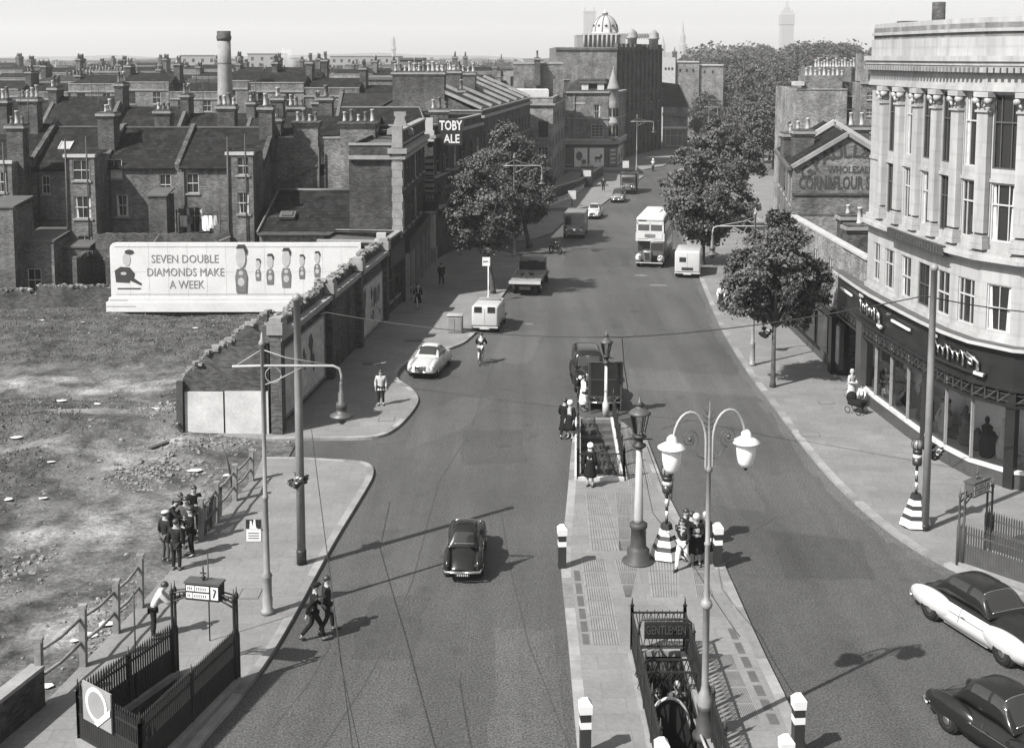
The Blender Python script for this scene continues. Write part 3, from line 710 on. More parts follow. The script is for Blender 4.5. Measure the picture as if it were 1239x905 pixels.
# ---------------------------------------------------------------- terrace houses (prototypes are copied)
def house(label, cat, w, d, eave, rise, floors, nwin, style, m='brick', roof='slate', kind='gable', nch=6, pots=True, ww=.95, rear=False, loc=(0,0,0), group=None, chs=(1,), ch_h=2.2):
    t = thing('terrace_house', label, cat, loc, 0, group)
    mb = MB(A[m]); sl = wall_box(mb,-w/2,w/2,0,d,-.1,eave, grid_ops(w,nwin,ww,floors), m=m)['f']
    mr = MB(A[roof])
    if kind == 'gable':
        gable_ends(mb.use(A[m]),-w/2,w/2,0,d,eave,eave+rise); gable_roof(mr,-w/2+.12,w/2-.12,0,d,eave+.02,eave+rise)
        mb.use(A['lead']); 
        for sx in (-w/2, w/2):
            s = rise/(d/2)
            mb.add([(sx-.16,-.05,eave+.05),(sx+.16,-.05,eave+.05),(sx+.16,d/2,eave+rise+.3),(sx-.16,d/2,eave+rise+.3),(sx-.16,-.05,eave-.2),(sx+.16,-.05,eave-.2),(sx+.16,d/2,eave+rise-.2),(sx-.16,d/2,eave+rise-.2)],[(0,1,2,3),(4,5,1,0),(1,5,6,2),(4,0,3,7),(3,2,6,7)])
            mb.add([(sx-.16,d+.05,eave+.05),(sx+.16,d+.05,eave+.05),(sx+.16,d/2,eave+rise+.3),(sx-.16,d/2,eave+rise+.3),(sx-.16,d+.05,eave-.2),(sx+.16,d+.05,eave-.2),(sx+.16,d/2,eave+rise-.2),(sx-.16,d/2,eave+rise-.2)],[(3,2,1,0),(0,1,5,4),(2,6,5,1),(7,3,0,4),(7,6,2,3)])
        mb.use(A['iron_g']); mb.cyl((-w/2+.4,-.1,0),(-w/2+.4,-.1,eave),.06,n=6)
    else:
        mb.use(A[m]); mb.box(-w/2+.01,w/2-.01,.01,.3,eave,eave+.75); mb.use(A['stone_d']); mb.box(-w/2,w/2,-.06,.34,eave+.75,eave+.87); mb.box(-w/2,w/2,-.12,-.002,eave-.25,eave-.05)
        mb.use(A[m]); mb.box(-w/2-.14,-w/2+.14,.32,d-.05,eave-.01,eave+1.0)
        mr.add([(-w/2+.1,.3,eave+.25),(w/2-.1,.3,eave+.25),(w/2-.1,d/2,eave+rise),(-w/2+.1,d/2,eave+rise),(w/2-.1,d,eave+.1),(-w/2+.1,d,eave+.1)],[(0,1,2,3),(3,2,4,5)])
    mb.build('wall', t); mr.build('roof', t)
    windows(t, sl, style, 'stone_d', False)
    for c in chs:
        chimney(t, c*w/2, d/2, eave-.2, eave+rise+ch_h-.9, .75, 2.0 if nch < 7 else 2.9, nch, 'brick_d' if m != 'brick_l' else 'brick', False, pots)
    return t
# ================================================================ the back-to-back terraces on the left
def rear_house(x0, x1, Y, eave, ridge, roofm, label, wins, wing=None, ch=(), m='brick', depth=10, skylight=None):
    t = thing('terrace_house', label, 'house', ((x0+x1)/2, Y, 0), 0, 'old terrace houses seen from behind')
    mb = MB(A[m]); w = x1-x0; sl = wall_box(mb, x0, x1, Y, Y+depth, -.1, eave, wins, m=m)['f']
    gable_ends(mb.use(A[m]),x0,x1,Y,Y+depth,eave,ridge)
    mb.use(A['brick_d'])
    for sx in (x0, x1):
        s = (ridge-eave)/(depth/2)
        mb.sweep([(0,-.3),(depth/2,ridge-eave-.3),(depth,-.3),(depth,.25),(depth/2,ridge-eave+.4),(0,.25)], (sx-.17,Y-.02,eave), (0,1,0),(0,0,1),(1,0,0),.34)
    mb.use(A['iron']); mb.cyl((x0+.5,Y-.09,.2),(x0+.5,Y-.09,eave-.05),.055,n=6); mb.bar((x0+.2,Y-.12,eave-.08),(x1-.2,Y-.12,eave-.08),.12,.12)
    mb.use(A['brick_d']); mb.box(x0+.2,x1-.2,Y-.03,Y-.002,(eave)*.56,(eave)*.56+.12)
    mb.build('wall', t, True)
    mr = MB(A[roofm]); gable_roof(mr,x0+.17,x1-.17,Y,Y+depth,eave+.02,ridge,.25); mr.use(A['lead']); mr.bar((x0+.2,Y+depth/2,ridge+.12),(x1-.2,Y+depth/2,ridge+.12),.3,.1)
    mr.build('roof', t, True)
    if skylight:
        a = skylight[0]; s = (ridge-eave)/(depth/2); ms = MB(A['steel_l']); y0 = Y+skylight[1]; z0 = eave+s*skylight[1]+.16  # pale opaque pane: the sky's reflection is put into its colour
        ms.add([(a,y0,z0),(a+.9,y0,z0),(a+.9,y0+.9,z0+s*.9),(a,y0+.9,z0+s*.9)],[(0,1,2,3)]); ms.use(A['frame_w'])
        for q in (0,.87): ms.bar((a+q,y0,z0),(a+q,y0+.9,z0+s*.9),.07,.08)
        ms.bar((a,y0,z0),(a+.9,y0,z0),.08,.08); ms.build('skylight', t, True)
    windows(t, sl, ['sash','sash drape','sash net','sash dark'], 'stone_d')
    if wing:
        wx0, wx1, wd, wh, wops = wing
        mw = MB(A[m]); s2 = wall_box(mw, wx0, wx1, Y-wd, Y-.02, -.1, wh, wops, m=m)['f']
        mw.use(A['slate']); mw.add([(wx0,Y-wd+.1,wh-.05),(wx1,Y-wd+.1,wh-.05),(wx1,Y,wh+.3),(wx0,Y,wh+.3)],[(0,1,2,3)])
        mw.use(A['stone_w']); mw.box(wx0-.08,wx1+.08,Y-wd-.1,Y-wd+.22,wh,wh+.22); mw.use(A['iron']); mw.cyl((wx0+.12,Y-wd-.1,.2),(wx0+.12,Y-wd-.1,wh+1.3),.06,n=6); mw.cyl((wx1-.5,Y-wd-.1,.2),(wx1-.5,Y-wd-.1,wh+1.5),.05,n=6)
        mw.build('rear_wing', t, True); windows(t, s2, ['sash','sash drape','sash net'], 'stone_d')
    for c in ch: chimney(t, *c)
    return t
def px_x(u, Y): return (u-PW/2)/F_PX*Y*1.0
Ya = 90
def oz(v, Y=Ya): return ZT(300, v, Y)
def X(u, Y=Ya): return V(u, 200, Y).x
def ow(u0,u1,v0,v1,xw,Y=Ya): return (X(u0,Y)-xw, X(u1,Y)-xw, oz(v1,Y), oz(v0,Y))
e1 = oz(203); r1 = ZT(300,156,Ya+5)
# house with the two small upper windows, ending the row on the right
x0 = X(214); x1 = X(316)
rear_house(x0,x1,Ya,e1,r1,'slate','sooty brick end house of the rear terrace, with a tall plain gable towards the street',
    [ow(225,240,210,234,x0), ow(224,243,251,282,x0), ow(190+5+20,200+20,211,236,x0)][:2], (X(274,86.5),X(306,86.5),3.5,oz(188,86.5),[(.75,1.55,oz(212,86.5),oz(190,86.5)),(.7,1.55,oz(259,86.5),oz(233,86.5))]),
    [(x1-.3,Ya+4,e1,oz(128,94),1.0,1.3,4),(x1-.35,Ya+8,e1,oz(142,98),.9,1.2,3)])
x0b = X(124); x1b = x0-.02
rear_house(x0b,x1b,Ya+.1,e1,r1,'slate','brick rear house with a washing line below its windows, next to the end house',
    [ow(192,206,211,237,x0b),ow(139,153,236,262,x0b),ow(127,147,193,216,x0b)], None,
    [(x0b-.3,Ya+2.6,e1-2,oz(136,92),1.2,1.4,3),(x0b+2.2,Ya+8.5,e1,oz(133,98),1.2,1.2,3),(X(246),Ya+8,e1,oz(127,98),1.4,1.2,4)])
x0c = X(34); x1c = x0b-.02
rear_house(x0c,x1c,Ya+.6,oz(206),r1,'slate','rear terrace house with a narrow projecting wing and a skylight in its slates',
    [ow(46,56,214,236,x0c)], (X(77,87),X(113,87),3.4,oz(191,87),[(.55,1.75,oz(219,87),oz(194,87)),(.55,1.8,oz(265,87),oz(238,87)),(.7,1.7,oz(322,87),oz(286,87))]),
    [(x0c-.2,Ya-1.2,0,oz(150,89),1.15,1.1,3)], skylight=(X(54),2.2))
x0d = X(-34); x1d = x0c-.02
rear_house(x0d,x1d,Ya+.9,oz(196),r1+.2,'slate','rear terrace house at the frame edge behind a low brick outhouse',
    [ow(13,21,210,236,x0d),ow(-8,4,210,236,x0d)], (X(-24,86),X(6,86),3.8,oz(200,86),[(.5,1.3,oz(235,86),oz(210,86))]), [(x0d+2.5,Ya+5,e1,oz(118,95),1.4,1.1,4),(x0d+.3,Ya+5,e1,oz(120,95),1.2,1.1,4)])
rear_house(X(-130),x0d-.02,Ya+1,oz(196),r1,'slate','farthest left house of the rear terrace, mostly outside the picture',[(3,3.9,6.5,8)],None,[(X(-60),Ya+5,e1,oz(122,95),1.2,1.1,4)])
# washing and clutter in the yards
t = thing('washing_line','washing hung out on a line below the windows of the rear houses','washing',(X(236,88.5),88.5,0)); mb = MB(A['iron']); za = ZT(236,262,88.5); mb.tube([(X(212,88.5),88.5,za+.3),(X(236,88.5),88.5,za),(X(264,88.5),88.5,za+.35)],.02,5)
for u in (212,264): mb.cyl((X(u,88.5),88.5,0),(X(u,88.5),88.5,za+.5),.05,n=6)
mb.build('line',t,True)
for u,w_,h_,m_ in ((220,.5,.8,'white_d'),(228,.35,.6,'cloth_g'),(247,.55,1.1,'cloth_w'),(253,.4,.9,'cloth_w'),(259,.35,.7,'cloth_l')):
    mb = MB(A[m_]); x = X(u,88.5); q = [(x+w_*(k/4-.5),88.5+.06*math.sin(k*1.8),za+.05) for k in range(5)]; mb.add(q+[(a,b+.05*math.cos(i*2),c-h_) for i,(a,b,c) in enumerate(q)],[(k,k+1,6+k,5+k) for k in range(4)]); mb.build('garment',t,True)
def aerial(u,v,Y,i):
    p = V(u,v,Y); t = thing('roof_aerial','thin H shaped aerial on a chimney of the rear terrace','aerial',p,.3*i,'aerials on the rear terrace chimneys'); mb = MB(A['iron']); mb.cyl((0,0,-.6),(0,0,2.2),.03,n=5); mb.bar((-.5,0,1.9),(.5,0,1.9),.03); mb.bar((-.5,0,1.2),(-.5,0,2.7),.025); mb.bar((.5,0,1.2),(.5,0,2.7),.025); mb.build('mast',t)
for i,(u,v,Y) in enumerate(((120,142,93),(35,152,89.5),(246,130,98),(310,132,94),(205,137,99))): aerial(u,v,Y,i)
t = thing('timber_heap','untidy heap of old timber and junk in the yard behind the billboard','heap',(X(190,84),84,0)); rr = random.Random(31)
for k in range(26):
    mb = MB(A[rr.choice(['wood','wood_d','lead'])]); c = Vector((X(rr.uniform(135,270),84),rr.uniform(83,85),rr.uniform(3.2,4.6))); dd = Vector((rr.uniform(-1,1),rr.uniform(-.4,.4),rr.uniform(-.5,.7)))*rr.uniform(.5,1.1); mb.bar(c-dd,c+dd,.12,.07); mb.build('plank',t,True)
mb = MB(A['brick_d']); mb.box(X(128,84),X(276,84),83.2,85.2,0,3.4); mb.build('shed',t,True)
# small outhouses and back yards
def outhouse(u0,u1,vt,Y,dep,label,win=None,m='brick'):
    t = thing('outhouse', label, 'outhouse', (X(u0,Y),Y,0)); mb = MB(A[m]); xa, xb, h = X(u0,Y), X(u1,Y), ZT(u0,vt,Y)
    sl = wall_box(mb, xa, xb, Y, Y+dep, -.1, h, [win] if win else [], m=m)['f']; mb.build('wall', t, True)
    mr = MB(A['lead']); mr.add([(xa-.1,Y-.1,h+.01),(xb+.1,Y-.1,h+.01),(xb+.1,Y+dep,h+.35),(xa-.1,Y+dep,h+.35),(xa-.1,Y-.1,h+.12),(xb+.1,Y-.1,h+.12),(xb+.1,Y+dep,h+.46),(xa-.1,Y+dep,h+.46)],[(3,2,1,0),(4,5,6,7),(0,1,5,4),(1,2,6,5),(2,3,7,6),(3,0,4,7)]); mr.build('roof', t, True)
    windows(t, sl, 'sash', 'stone_d'); return t
outhouse(18,61,293,84,4.2,'low brick outhouse with one sash window behind the broken yard wall',(.55,1.5,.9,2.5))
outhouse(-22,13,252,82.5,3.5,'taller brick outhouse at the frame edge behind the broken yard wall')
outhouse(66,104,300,85.5,3,'dark timber lean-to under the narrow rear wing',m='brick_d')
outhouse(178,200,238,87,2,'slim brick flue stack standing in the yard below the small windows',m='brick_d')
t = thing('yard_wall','low brick yard wall with broken top behind the billboard','wall',(X(160,86),86,0))
mb = MB(A['brick_d']); xa, xb = X(112,86), X(276,86); n = 40
rr = random.Random(3)
hw = ZT(160,283,86); mb.sweep([(0,0),(xb-xa,0)]+[((xb-xa)*(1-i/n),hw+.14*mnoise.noise(Vector((i*.5,1,0)))+rr.uniform(-.05,.05)) for i in range(n+1)],(xa,86,0),(1,0,0),(0,0,1),(0,1,0),.3)
mb.build('brickwork', t, True)
mb = MB(A['brick_d']); 
for i in range(26):
    y = 82+4*i/26
    mb.box(X(113,86)-.3,X(113,86),y,y+.153,0,3.6+rr.uniform(-.2,.2)-i*.01)
tag(mb.build('yard_wall'), 'dark brick cross wall between the yards at the billboard end', 'wall')
# rubble-topped wall at the back of the lot
mb = MB(A['brick_d']); rr = random.Random(8)
Yw = 80.2; xa = X(-60,Yw); xb = X(134,Yw); n = 90; hh = 1.75
top_ = []
for i in range(n+1):
    a = xb-(xb-xa)*i/n; u = proj((a,Yw,0))[0]; h = (1.7 if u < 38 else 1.95) + .1*mnoise.noise(Vector((i*.4,0,0))) + rr.uniform(-.03,.03)
    if 38 < u < 46: h -= .5
    top_.append((a-xa,h))
mb.sweep([(0,-.1),(xb-xa,-.1)]+top_,(xa,Yw,0),(1,0,0),(0,0,1),(0,1,0),.5)
for a,h in top_:
    for q in range(2):
        mb.use(A[rr.choice(['rubble','stone_d','brick'])]); b0 = len(mb.v); s_ = rr.uniform(.08,.2); mb.cbox((xa+a+rr.uniform(-.2,.2),Yw+rr.uniform(.05,.45),h+.02),(s_*1.7,s_,s_*.7),rr.uniform(0,3))
        for v in range(b0,len(mb.v)): mb.v[v] += Vector((rr.uniform(-1,1),rr.uniform(-1,1),rr.uniform(-1,1)))*s_*.15
tag(mb.build('boundary_wall'), 'old brick wall with ragged top along the back of the waste ground', 'wall')

# ---------------------------------------------------------------- the billboard
Yb = 79.0
bx0, bx1 = V(134,340,Yb).x, V(437,340,Yb).x; bz0, bz1 = ZT(200,377,Yb), ZT(200,294,Yb)
t = thing('billboard','long white billboard lettered SEVEN DOUBLE DIAMONDS MAKE A WEEK','billboard',((bx0+bx1)/2,Yb,0))
A['board_white'] = M('billboard paper', .43, .6, .1, .6, (5,.06)); mb = MB(A['board_white'])
r = .35; poly = [(bx0,bz0+.9),(bx0,bz1-r)] + [(bx0+r-r*math.cos(a),bz1-r+r*math.sin(a)) for a in (PI/6,PI/3,PI/2)] + [(bx1,bz1),(bx1,bz0+.9)]
mb.sweep([(p[0],p[1]) for p in poly], (0,Yb,0),(1,0,0),(0,0,1),(0,1,0),.25)
mb.box(bx0-.32,bx1,Yb-.12,Yb+.3,bz0,bz0+.62); mb.box(bx0-.16,bx1,Yb-.06,Yb+.28,bz0+.62,bz0+.9)
mb.build('board', t, True, True)
mb = MB(A['stone_d'])
for z in (bz0+.35,): mb.box(bx0-.32,bx0+1.6,Yb-.135,Yb-.122,z,z+.03)
mb.box(bx0-.1,bx0+1.1,Yb-.075,Yb-.062,bz0+.74,bz0+.77); mb.box(bx0+.3,bx1-.2,Yb-.012,Yb-.002,bz1-.28,bz1-.25); mb.box(bx0+.3,bx1-.2,Yb-.012,Yb-.002,bz0+1.12,bz0+1.15)
mb.use(A['white_d'])
for k in range(1,13): x = bx0+(bx1-bx0)*k/13; mb.box(x-.008,x+.008,Yb-.008,Yb-.001,bz0+.95,bz1-.05)
mb.box(bx0+.1,bx1-.1,Yb-.009,Yb-.001,bz0+2.6,bz0+2.615)
mb.build('moulding', t, True)
def bz(v): return ZT(200,v,Yb)
def bx(u): return V(u,340,Yb).x
A['letter_g'] = M('grey lettering', .15, .7, .1, 3)
for s,v,u0,u1 in (('SEVEN DOUBLE',318,184,265),('DIAMONDS MAKE',334,178.5,271.5),('A WEEK',349,205,247)):
    mb = MB(A['letter_g']); mb.text(s, ((bx(u0)+bx(u1))/2,Yb-.004,bz(v)), (1,0,0),(0,0,1), .52, .02, 'CENTER', 0.0, bx(u1)-bx(u0)); mb.build('lettering', t, True)
# plain cut-out figures: a seated man and a row of little heads on bottle bodies
def blob(mb, c, pts, y):
    mb.sweep([(c[0]+a, c[1]+b) for a, b in pts], (0,Yb-y,0),(1,0,0),(0,0,1),(0,1,0),y-.003)
def ell(rx, rz, n=14, dx=0, dz=0): return [(dx+rx*math.cos(2*PI*k/n), dz+rz*math.sin(2*PI*k/n)) for k in range(n)]
A['poster_k'] = M('black poster paint', .02, .7, .15, 3); A['poster_f'] = M('pale poster paint', .30, .7, .12, 3)
mb = MB(A['poster_k']); blob(mb,(bx(152),bz(334)),[(-.62,-.4),(-.68,.35),(-.3,.6),(.3,.55),(.62,.15),(.55,-.15),(1.05,-.5),(1.0,-.62),(.3,-.3),(.25,-.45)],.02)
mb.box(bx(142),bx(170),Yb-.02,Yb-.003,bz(350),bz(348.5)); blob(mb,(bx(157.5),bz(307)),ell(.3,.16,12,0,.1),.03); mb.use(A['poster_f']); blob(mb,(bx(154),bz(314)),ell(.26,.45,12),.025); blob(mb,(bx(150),bz(331)),ell(.2,.1,10),.03)
mb.build('painted_figure', t, True)
for u,vt,vb,k in ((292,296,355,1.0),(312.5,313,340,.5),(327,307,345,.62),(346.5,300,349,.8),(365.5,308,338,.6),(384,304,336,.72)):
    mb = MB(A['poster_f']); zt, zb = bz(vt), bz(vb); h = zt-zb; x = bx(u); c = (x,zb)
    blob(mb,c,ell(.1*h,.22*h,14,0,.74*h),.03 if k<1 else .07)
    mb.use(A['poster_k']); blob(mb,c,[(-.09*h,.92*h),(-.05*h,h),(.08*h,1.0*h),(.13*h,.9*h),(.11*h,.8*h),(.06*h,.92*h)],.035 if k<1 else .08)
    mb.use(A['poster_m']); blob(mb,c,[(-.1*h,.02*h),(-.12*h,.35*h),(-.08*h,.5*h),(.08*h,.5*h),(.12*h,.35*h),(.1*h,.02*h)],.03 if k<1 else .07)
    mb.use(A['poster_f']); blob(mb,c,ell(.07*h,.09*h,10,0,.24*h),.035 if k<1 else .08); blob(mb,c,ell(.05*h,.05*h,8,0,.42*h),.035 if k<1 else .08)
    mb.build('painted_figure', t, True)
mb = MB(A['wood_d'])
for i in range(8):
    x = bx0+1+i*(bx1-bx0-2)/7; mb.box(x-.1,x+.1,Yb+.3,Yb+.5,-.1,bz1-.3); mb.bar((x,Yb+.4,bz1-1),(x,Yb+1.1,0),.1,.1)
mb.build('timber_frame', t, True)

# ---------------------------------------------------------------- ruined shop wall along the pavement
w0 = V2(-10.66,54.15); w1 = V2(-8.28,79.0); wd_ = (w1-w0).normalized(); wl = (w1-w0).length
t = thing('ruined_shop_wall','long roofless shop front with crumbling cornice and posters along the left pavement','ruin',(w0.x,w0.y,0))
mb = MB(A['brick_d']); rr = random.Random(21)
ops = [(10.6,11.5,3.6,5.0)]
facade(mb,w0,w1,-.1,4.35,[o for o in ops if 0]+[(10.7,11.35,2.7,4.1)],.35,A['brick_d'],A['brick_d']); nrm = Vector((wd_.y,-wd_.x))
b0 = w0-nrm*.4; b1 = w1-nrm*.4; facade(mb,b1,b0,-.1,4.35,[(wl-11.35,wl-10.7,2.7,4.1)],.05,A['brick'],A['brick_d'])
n = 110; pr = []
for i in range(n+1):
    pr.append((wl*i/n, 5.1+.35*mnoise.noise(Vector((i*.13,4,0)))+.12*mnoise.noise(Vector((i*.9,1,0)))+rr.uniform(-.06,.06)))
o = w0-nrm*.02; mb.sweep([(0,4.3),(wl,4.3)]+pr[::-1],(o.x,o.y,0),(wd_.x,wd_.y,0),(0,0,1),(-nrm.x,-nrm.y,0),.42)
for (a,za) in pr:
    for q in range(3):
        p = w0+wd_*(a+rr.uniform(-.1,.1))-nrm*rr.uniform(-.02,.45); s_ = rr.uniform(.07,.2); mb.use(A['rubble' if rr.random()<.6 else 'stone_d']); b0 = len(mb.v); mb.cbox((p.x,p.y,za+rr.uniform(-.06,.1)),(s_*1.6,s_,s_*.7),rr.uniform(0,3))
        for v in range(b0,len(mb.v)): mb.v[v] += Vector((rr.uniform(-1,1),rr.uniform(-1,1),rr.uniform(-1,1)))*s_*.15
mb.build('wall', t, True)
mb = MB(A['stone_d'])
for s0, s1 in ((0,9.6),(10.1,16.5),(17.2,24.7)):
    band(mb,[w0+wd_*s0,w0+wd_*s1],4.38,4.62,.42); band(mb,[w0+wd_*s0,w0+wd_*s1],4.18,4.38,.22)
mb.use(A['brick_d']); 
for s in (0.3,9.9,16.9,24.6):
    p = w0+wd_*s+nrm*.12; mb.cbox((p.x,p.y,2.35),(.62,.5,4.9),math.atan2(wd_.y,wd_.x))
    mb.use(A['stone_d']); mb.cbox((p.x,p.y,4.95),(.8,.72,.55),math.atan2(wd_.y,wd_.x)); mb.cbox((p.x,p.y,5.3),(.6,.55,.25),math.atan2(wd_.y,wd_.x)); mb.use(A['brick_d'])
mb.build('cornice', t, True)
for s0, s1, z0, z1, seed in ((1.3,8.9,.5,3.7,1),(17.7,24.0,.3,3.4,2)):
    mb = MB(A['poster']); o = w0+wd_*s0+nrm*.03; q = Vector((wd_.x,wd_.y,0))
    mb.sweep([(0,z0),(s1-s0,z0),(s1-s0,z1),(0,z1)],(o.x,o.y,0),q,(0,0,1),Vector((nrm.x,nrm.y,0)),.06)
    prr = random.Random(seed)
    for _ in range(7 if seed==1 else 26):
        mb.use(A[prr.choice(['poster_d','poster_m','poster','poster_d'])]); a = prr.uniform(.3,s1-s0-1.3); b = prr.uniform(z0+.3,z1-1.3); ww_, hh_ = prr.uniform(.3,1.2), prr.uniform(.4,1.6)
        k = prr.randint(5,9); pl = [(a+ww_/2+ww_/2*math.cos(2*PI*j/k)*prr.uniform(.6,1), min(z1-.1,b+hh_/2+hh_/2*math.sin(2*PI*j/k)*prr.uniform(.6,1))) for j in range(k)]
        oo = o+nrm*(.062+.004*prr.random()); mb.sweep(pl,(oo.x,oo.y,0),q,(0,0,1),Vector((nrm.x,nrm.y,0)),.006)
    mb.use(A['wood']); 
    for za in (z0-.06,z1-.06): 
        oo = o+nrm*.05; mb.bar((oo.x,oo.y,za+.06),(oo.x+q.x*(s1-s0),oo.y+q.y*(s1-s0),za+.06),.12,.1)
    for a in (0,s1-s0): oo = o+nrm*.05+wd_*a; mb.bar((oo.x,oo.y,z0),(oo.x,oo.y,z1),.12,.1)
    mb.build('poster_board', t, True, True)
# party wall running down across the lot, white washed at its foot
p0 = V2(-14.81,54.55); p1 = V2(-10.9,54.3)
t = thing('party_wall','sloping broken party wall, brick above and whitewashed below, at the edge of the waste ground','wall',(p0.x,p0.y,0))
d = (p1-p0); L = d.length; d.normalize(); n_ = Vector((d.y,-d.x)); prof = [(0,2.55)]
rr = random.Random(4)
for i in range(1,26):
    u = L*i/25; prof.append((u, 2.75+ (5.55-2.75)*(u/L)**.9+rr.uniform(-.09,.09)))
mb = MB(A['brick_d']); mb.sweep([(0,-.1),(L,-.1)]+prof[::-1],(p0.x,p0.y,0),(d.x,d.y,0),(0,0,1),(-n_.x,-n_.y,0),.45)
mb.use(A['rubble'])
for (a,za),(b,zb) in zip(prof[:-1],prof[1:]):
    for q in range(2):
        c = p0+d*(a+(b-a)*rr.random())-n_*rr.uniform(.05,.4); mb.cbox((c.x,c.y,za+.04+rr.uniform(-.05,.1)),(rr.uniform(.12,.3),rr.uniform(.2,.45),.12),rr.uniform(0,3))
mb.build('brickwork', t, True, True)
mb = MB(A['render']); o = p0+n_*.03; mb.sweep([(.08,.12),(L*.47,.1),(L*.47,2.02),(.08,2.0)],(o.x,o.y,0),(d.x,d.y,0),(0,0,1),(n_.x,n_.y,0),.05); mb.sweep([(L*.49,.1),(L-.02,.12),(L-.02,2.08),(L*.49,2.05)],(o.x,o.y,0),(d.x,d.y,0),(0,0,1),(n_.x,n_.y,0),.05)
mb.build('whitewashed_panel', t, True, True)
mb = MB(A['wood_d']); mb.bar((p0.x-.15,p0.y-.1,-.1),(p0.x-.1,p0.y-.1,2.5),.28,.28); mb.build('post', t, True)
# more broken wall continuing behind, dark
# scraps leaning at its foot
mb = MB(A['wood']); c = G(295,524); mb.cbox((c.x,c.y,.28),(.55,.4,.5),.2); mb.use(A['wood_d']); mb.cbox((c.x,c.y-.2,.26),(.36,.05,.36),.2); mb.use(A['wood']); mb.bar((c.x-.5,c.y-.1,.1),(c.x+.6,c.y-.3,.12),.1,.06)
tag(mb.build('wooden_box'), 'old wooden box lying at the foot of the whitewashed wall', 'box')
mb = MB(A['wood_d']); a = G(181,545,.12); b = G(203,538,.12); mb.bar((a.x,a.y,.15),(b.x,b.y,.2),.22,.18); tag(mb.build('timber_beam'),'dark timber beam lying on the rubble near the whitewashed wall','beam')
# ================================================================ street buildings, left side
# low slate-roofed hall behind the billboard
Yh = 85.0; hx0, hx1 = V(312,280,Yh).x, V(456,280,Yh).x
ze = ZT(380,281,Yh); zr = ZT(380,231,Yh+6)
t = thing('slate_roofed_hall','low brick hall with a big plain slate roof and one small skylight behind the billboard','building',((hx0+hx1)/2,Yh,0))
mb = MB(A['brick_l']); wall_box(mb,hx0+.1,hx1-.2,Yh,Yh+10,-.1,ze,m='brick_l')
mb.build('wall',t,True)
mr = MB(A['slate']); i0 = V(337,231,Yh+6).x; i1 = V(452,231,Yh+6).x
mr.add([(hx0,Yh-.2,ze-.1),(hx1,Yh-.2,ze-.1),(i1,Yh+6,zr),(i0,Yh+6,zr),(hx1,Yh+11,ze-.1),(hx0,Yh+11,ze-.1)],[(0,1,2,3),(2,4,5,3),(1,4,2),(5,0,3)])
mr.use(A['lead']); mr.tube([(i0,Yh+6,zr+.05),(i1,Yh+6,zr+.05)],.14,6); mr.tube([(hx0,Yh-.2,ze),(i0,Yh+6,zr+.03)],.1,6); mr.tube([(hx1,Yh-.2,ze),(i1,Yh+6,zr+.03)],.1,6); mr.bar((hx0,Yh-.25,ze-.1),(hx1,Yh-.25,ze-.1),.14,.14)
mr.build('roof',t,True)
c = V(349,265,Yh+2.2); s = (zr-ze)/6.2
ms = MB(A['lead']); ms.sweep([(-.55,-.5),(.55,-.5),(.55,.5),(-.55,.5)],(c.x,Yh+2.0,ze+s*2.2+.05),(1,0,0),(0,.92,s*.92),(0,-.3,.6),.3); ms.use(A['glass_g']); ms.sweep([(-.38,-.34),(.38,-.34),(.38,.34),(-.38,.34)],(c.x,Yh+2.0-.1,ze+s*2.2+.27),(1,0,0),(0,.92,s*.92),(0,-.3,.6),.06)
ms.build('skylight',t,True,True)

# brick building with the two huge chimney breasts
Yc = 96.0; t = thing('chimney_breast_building','pale stock brick end wall with two massive chimney stacks above the slate hall','building',(V(395,230,Yc).x,Yc,0))
cx0, cx1 = V(331,230,Yc).x, V(457,230,Yc).x
mb = MB(A['brick_m']); zt = ZT(395,168,Yc)
A_ = lambda u,Y=Yc: V(u,200,Y).x
facade(mb,(cx0,Yc),(cx1,Yc),-.1,zt,[(A_(386)-cx0,A_(392)-cx0,ZT(389,213,Yc),ZT(389,190,Yc))],.3,A['brick_m'],A['brick_d'])
mb.use(A['brick_m']); facade(mb,(cx1,Yc),(cx1,Yc+10),-.1,zt); facade(mb,(cx0,Yc+10),(cx0,Yc),-.1,zt); facade(mb,(cx1,Yc+10),(cx0,Yc+10),-.1,zt)
for u0,u1,vt,vb in ((357,386,149,250),(413,455,150,250)):
    xa, xb = A_(u0), A_(u1); z1 = ZT(u0,vt,Yc); mb.use(A['brick_m']); mb.box(xa,xb,Yc-.32,Yc+.9,-.1,z1-.35); mb.use(A['brick_d'])
    for k in range(4): mb.box(xa-.06-.05*k,xb+.06+.05*k,Yc-.38-.05*k,Yc+.96+.05*k,z1-.35+.12*k,z1-.35+.12*(k+1)-.003)
mb.use(A['stone_d']); mb.box(cx0-.05,cx1+.05,Yc-.06,Yc+.35,zt,zt+.14); mb.use(A['lead'])
a = Vector((A_(340),Yc-.36,ZT(340,222,Yc))); b = Vector((A_(386),Yc-.36,ZT(386,199,Yc))); mb.bar(a,b,.12,.16); mb.bar(a,a+Vector((0,0,-.8)),.12,.12)
mb.use(A['iron']); mb.cyl((A_(387),Yc-.4,2),(A_(387),Yc-.4,ZT(387,178,Yc)),.07,n=6); mb.cyl((A_(456.5),Yc-.1,2),(A_(456.5),Yc-.1,ZT(387,160,Yc)),.07,n=6)
mb.build('wall',t,True)
mr = MB(A['slate']); gable_roof(mr,cx0+.2,cx1-.2,Yc+.9,Yc+10,zt-.3,zt+1.4,.1); mr.build('roof',t,True)
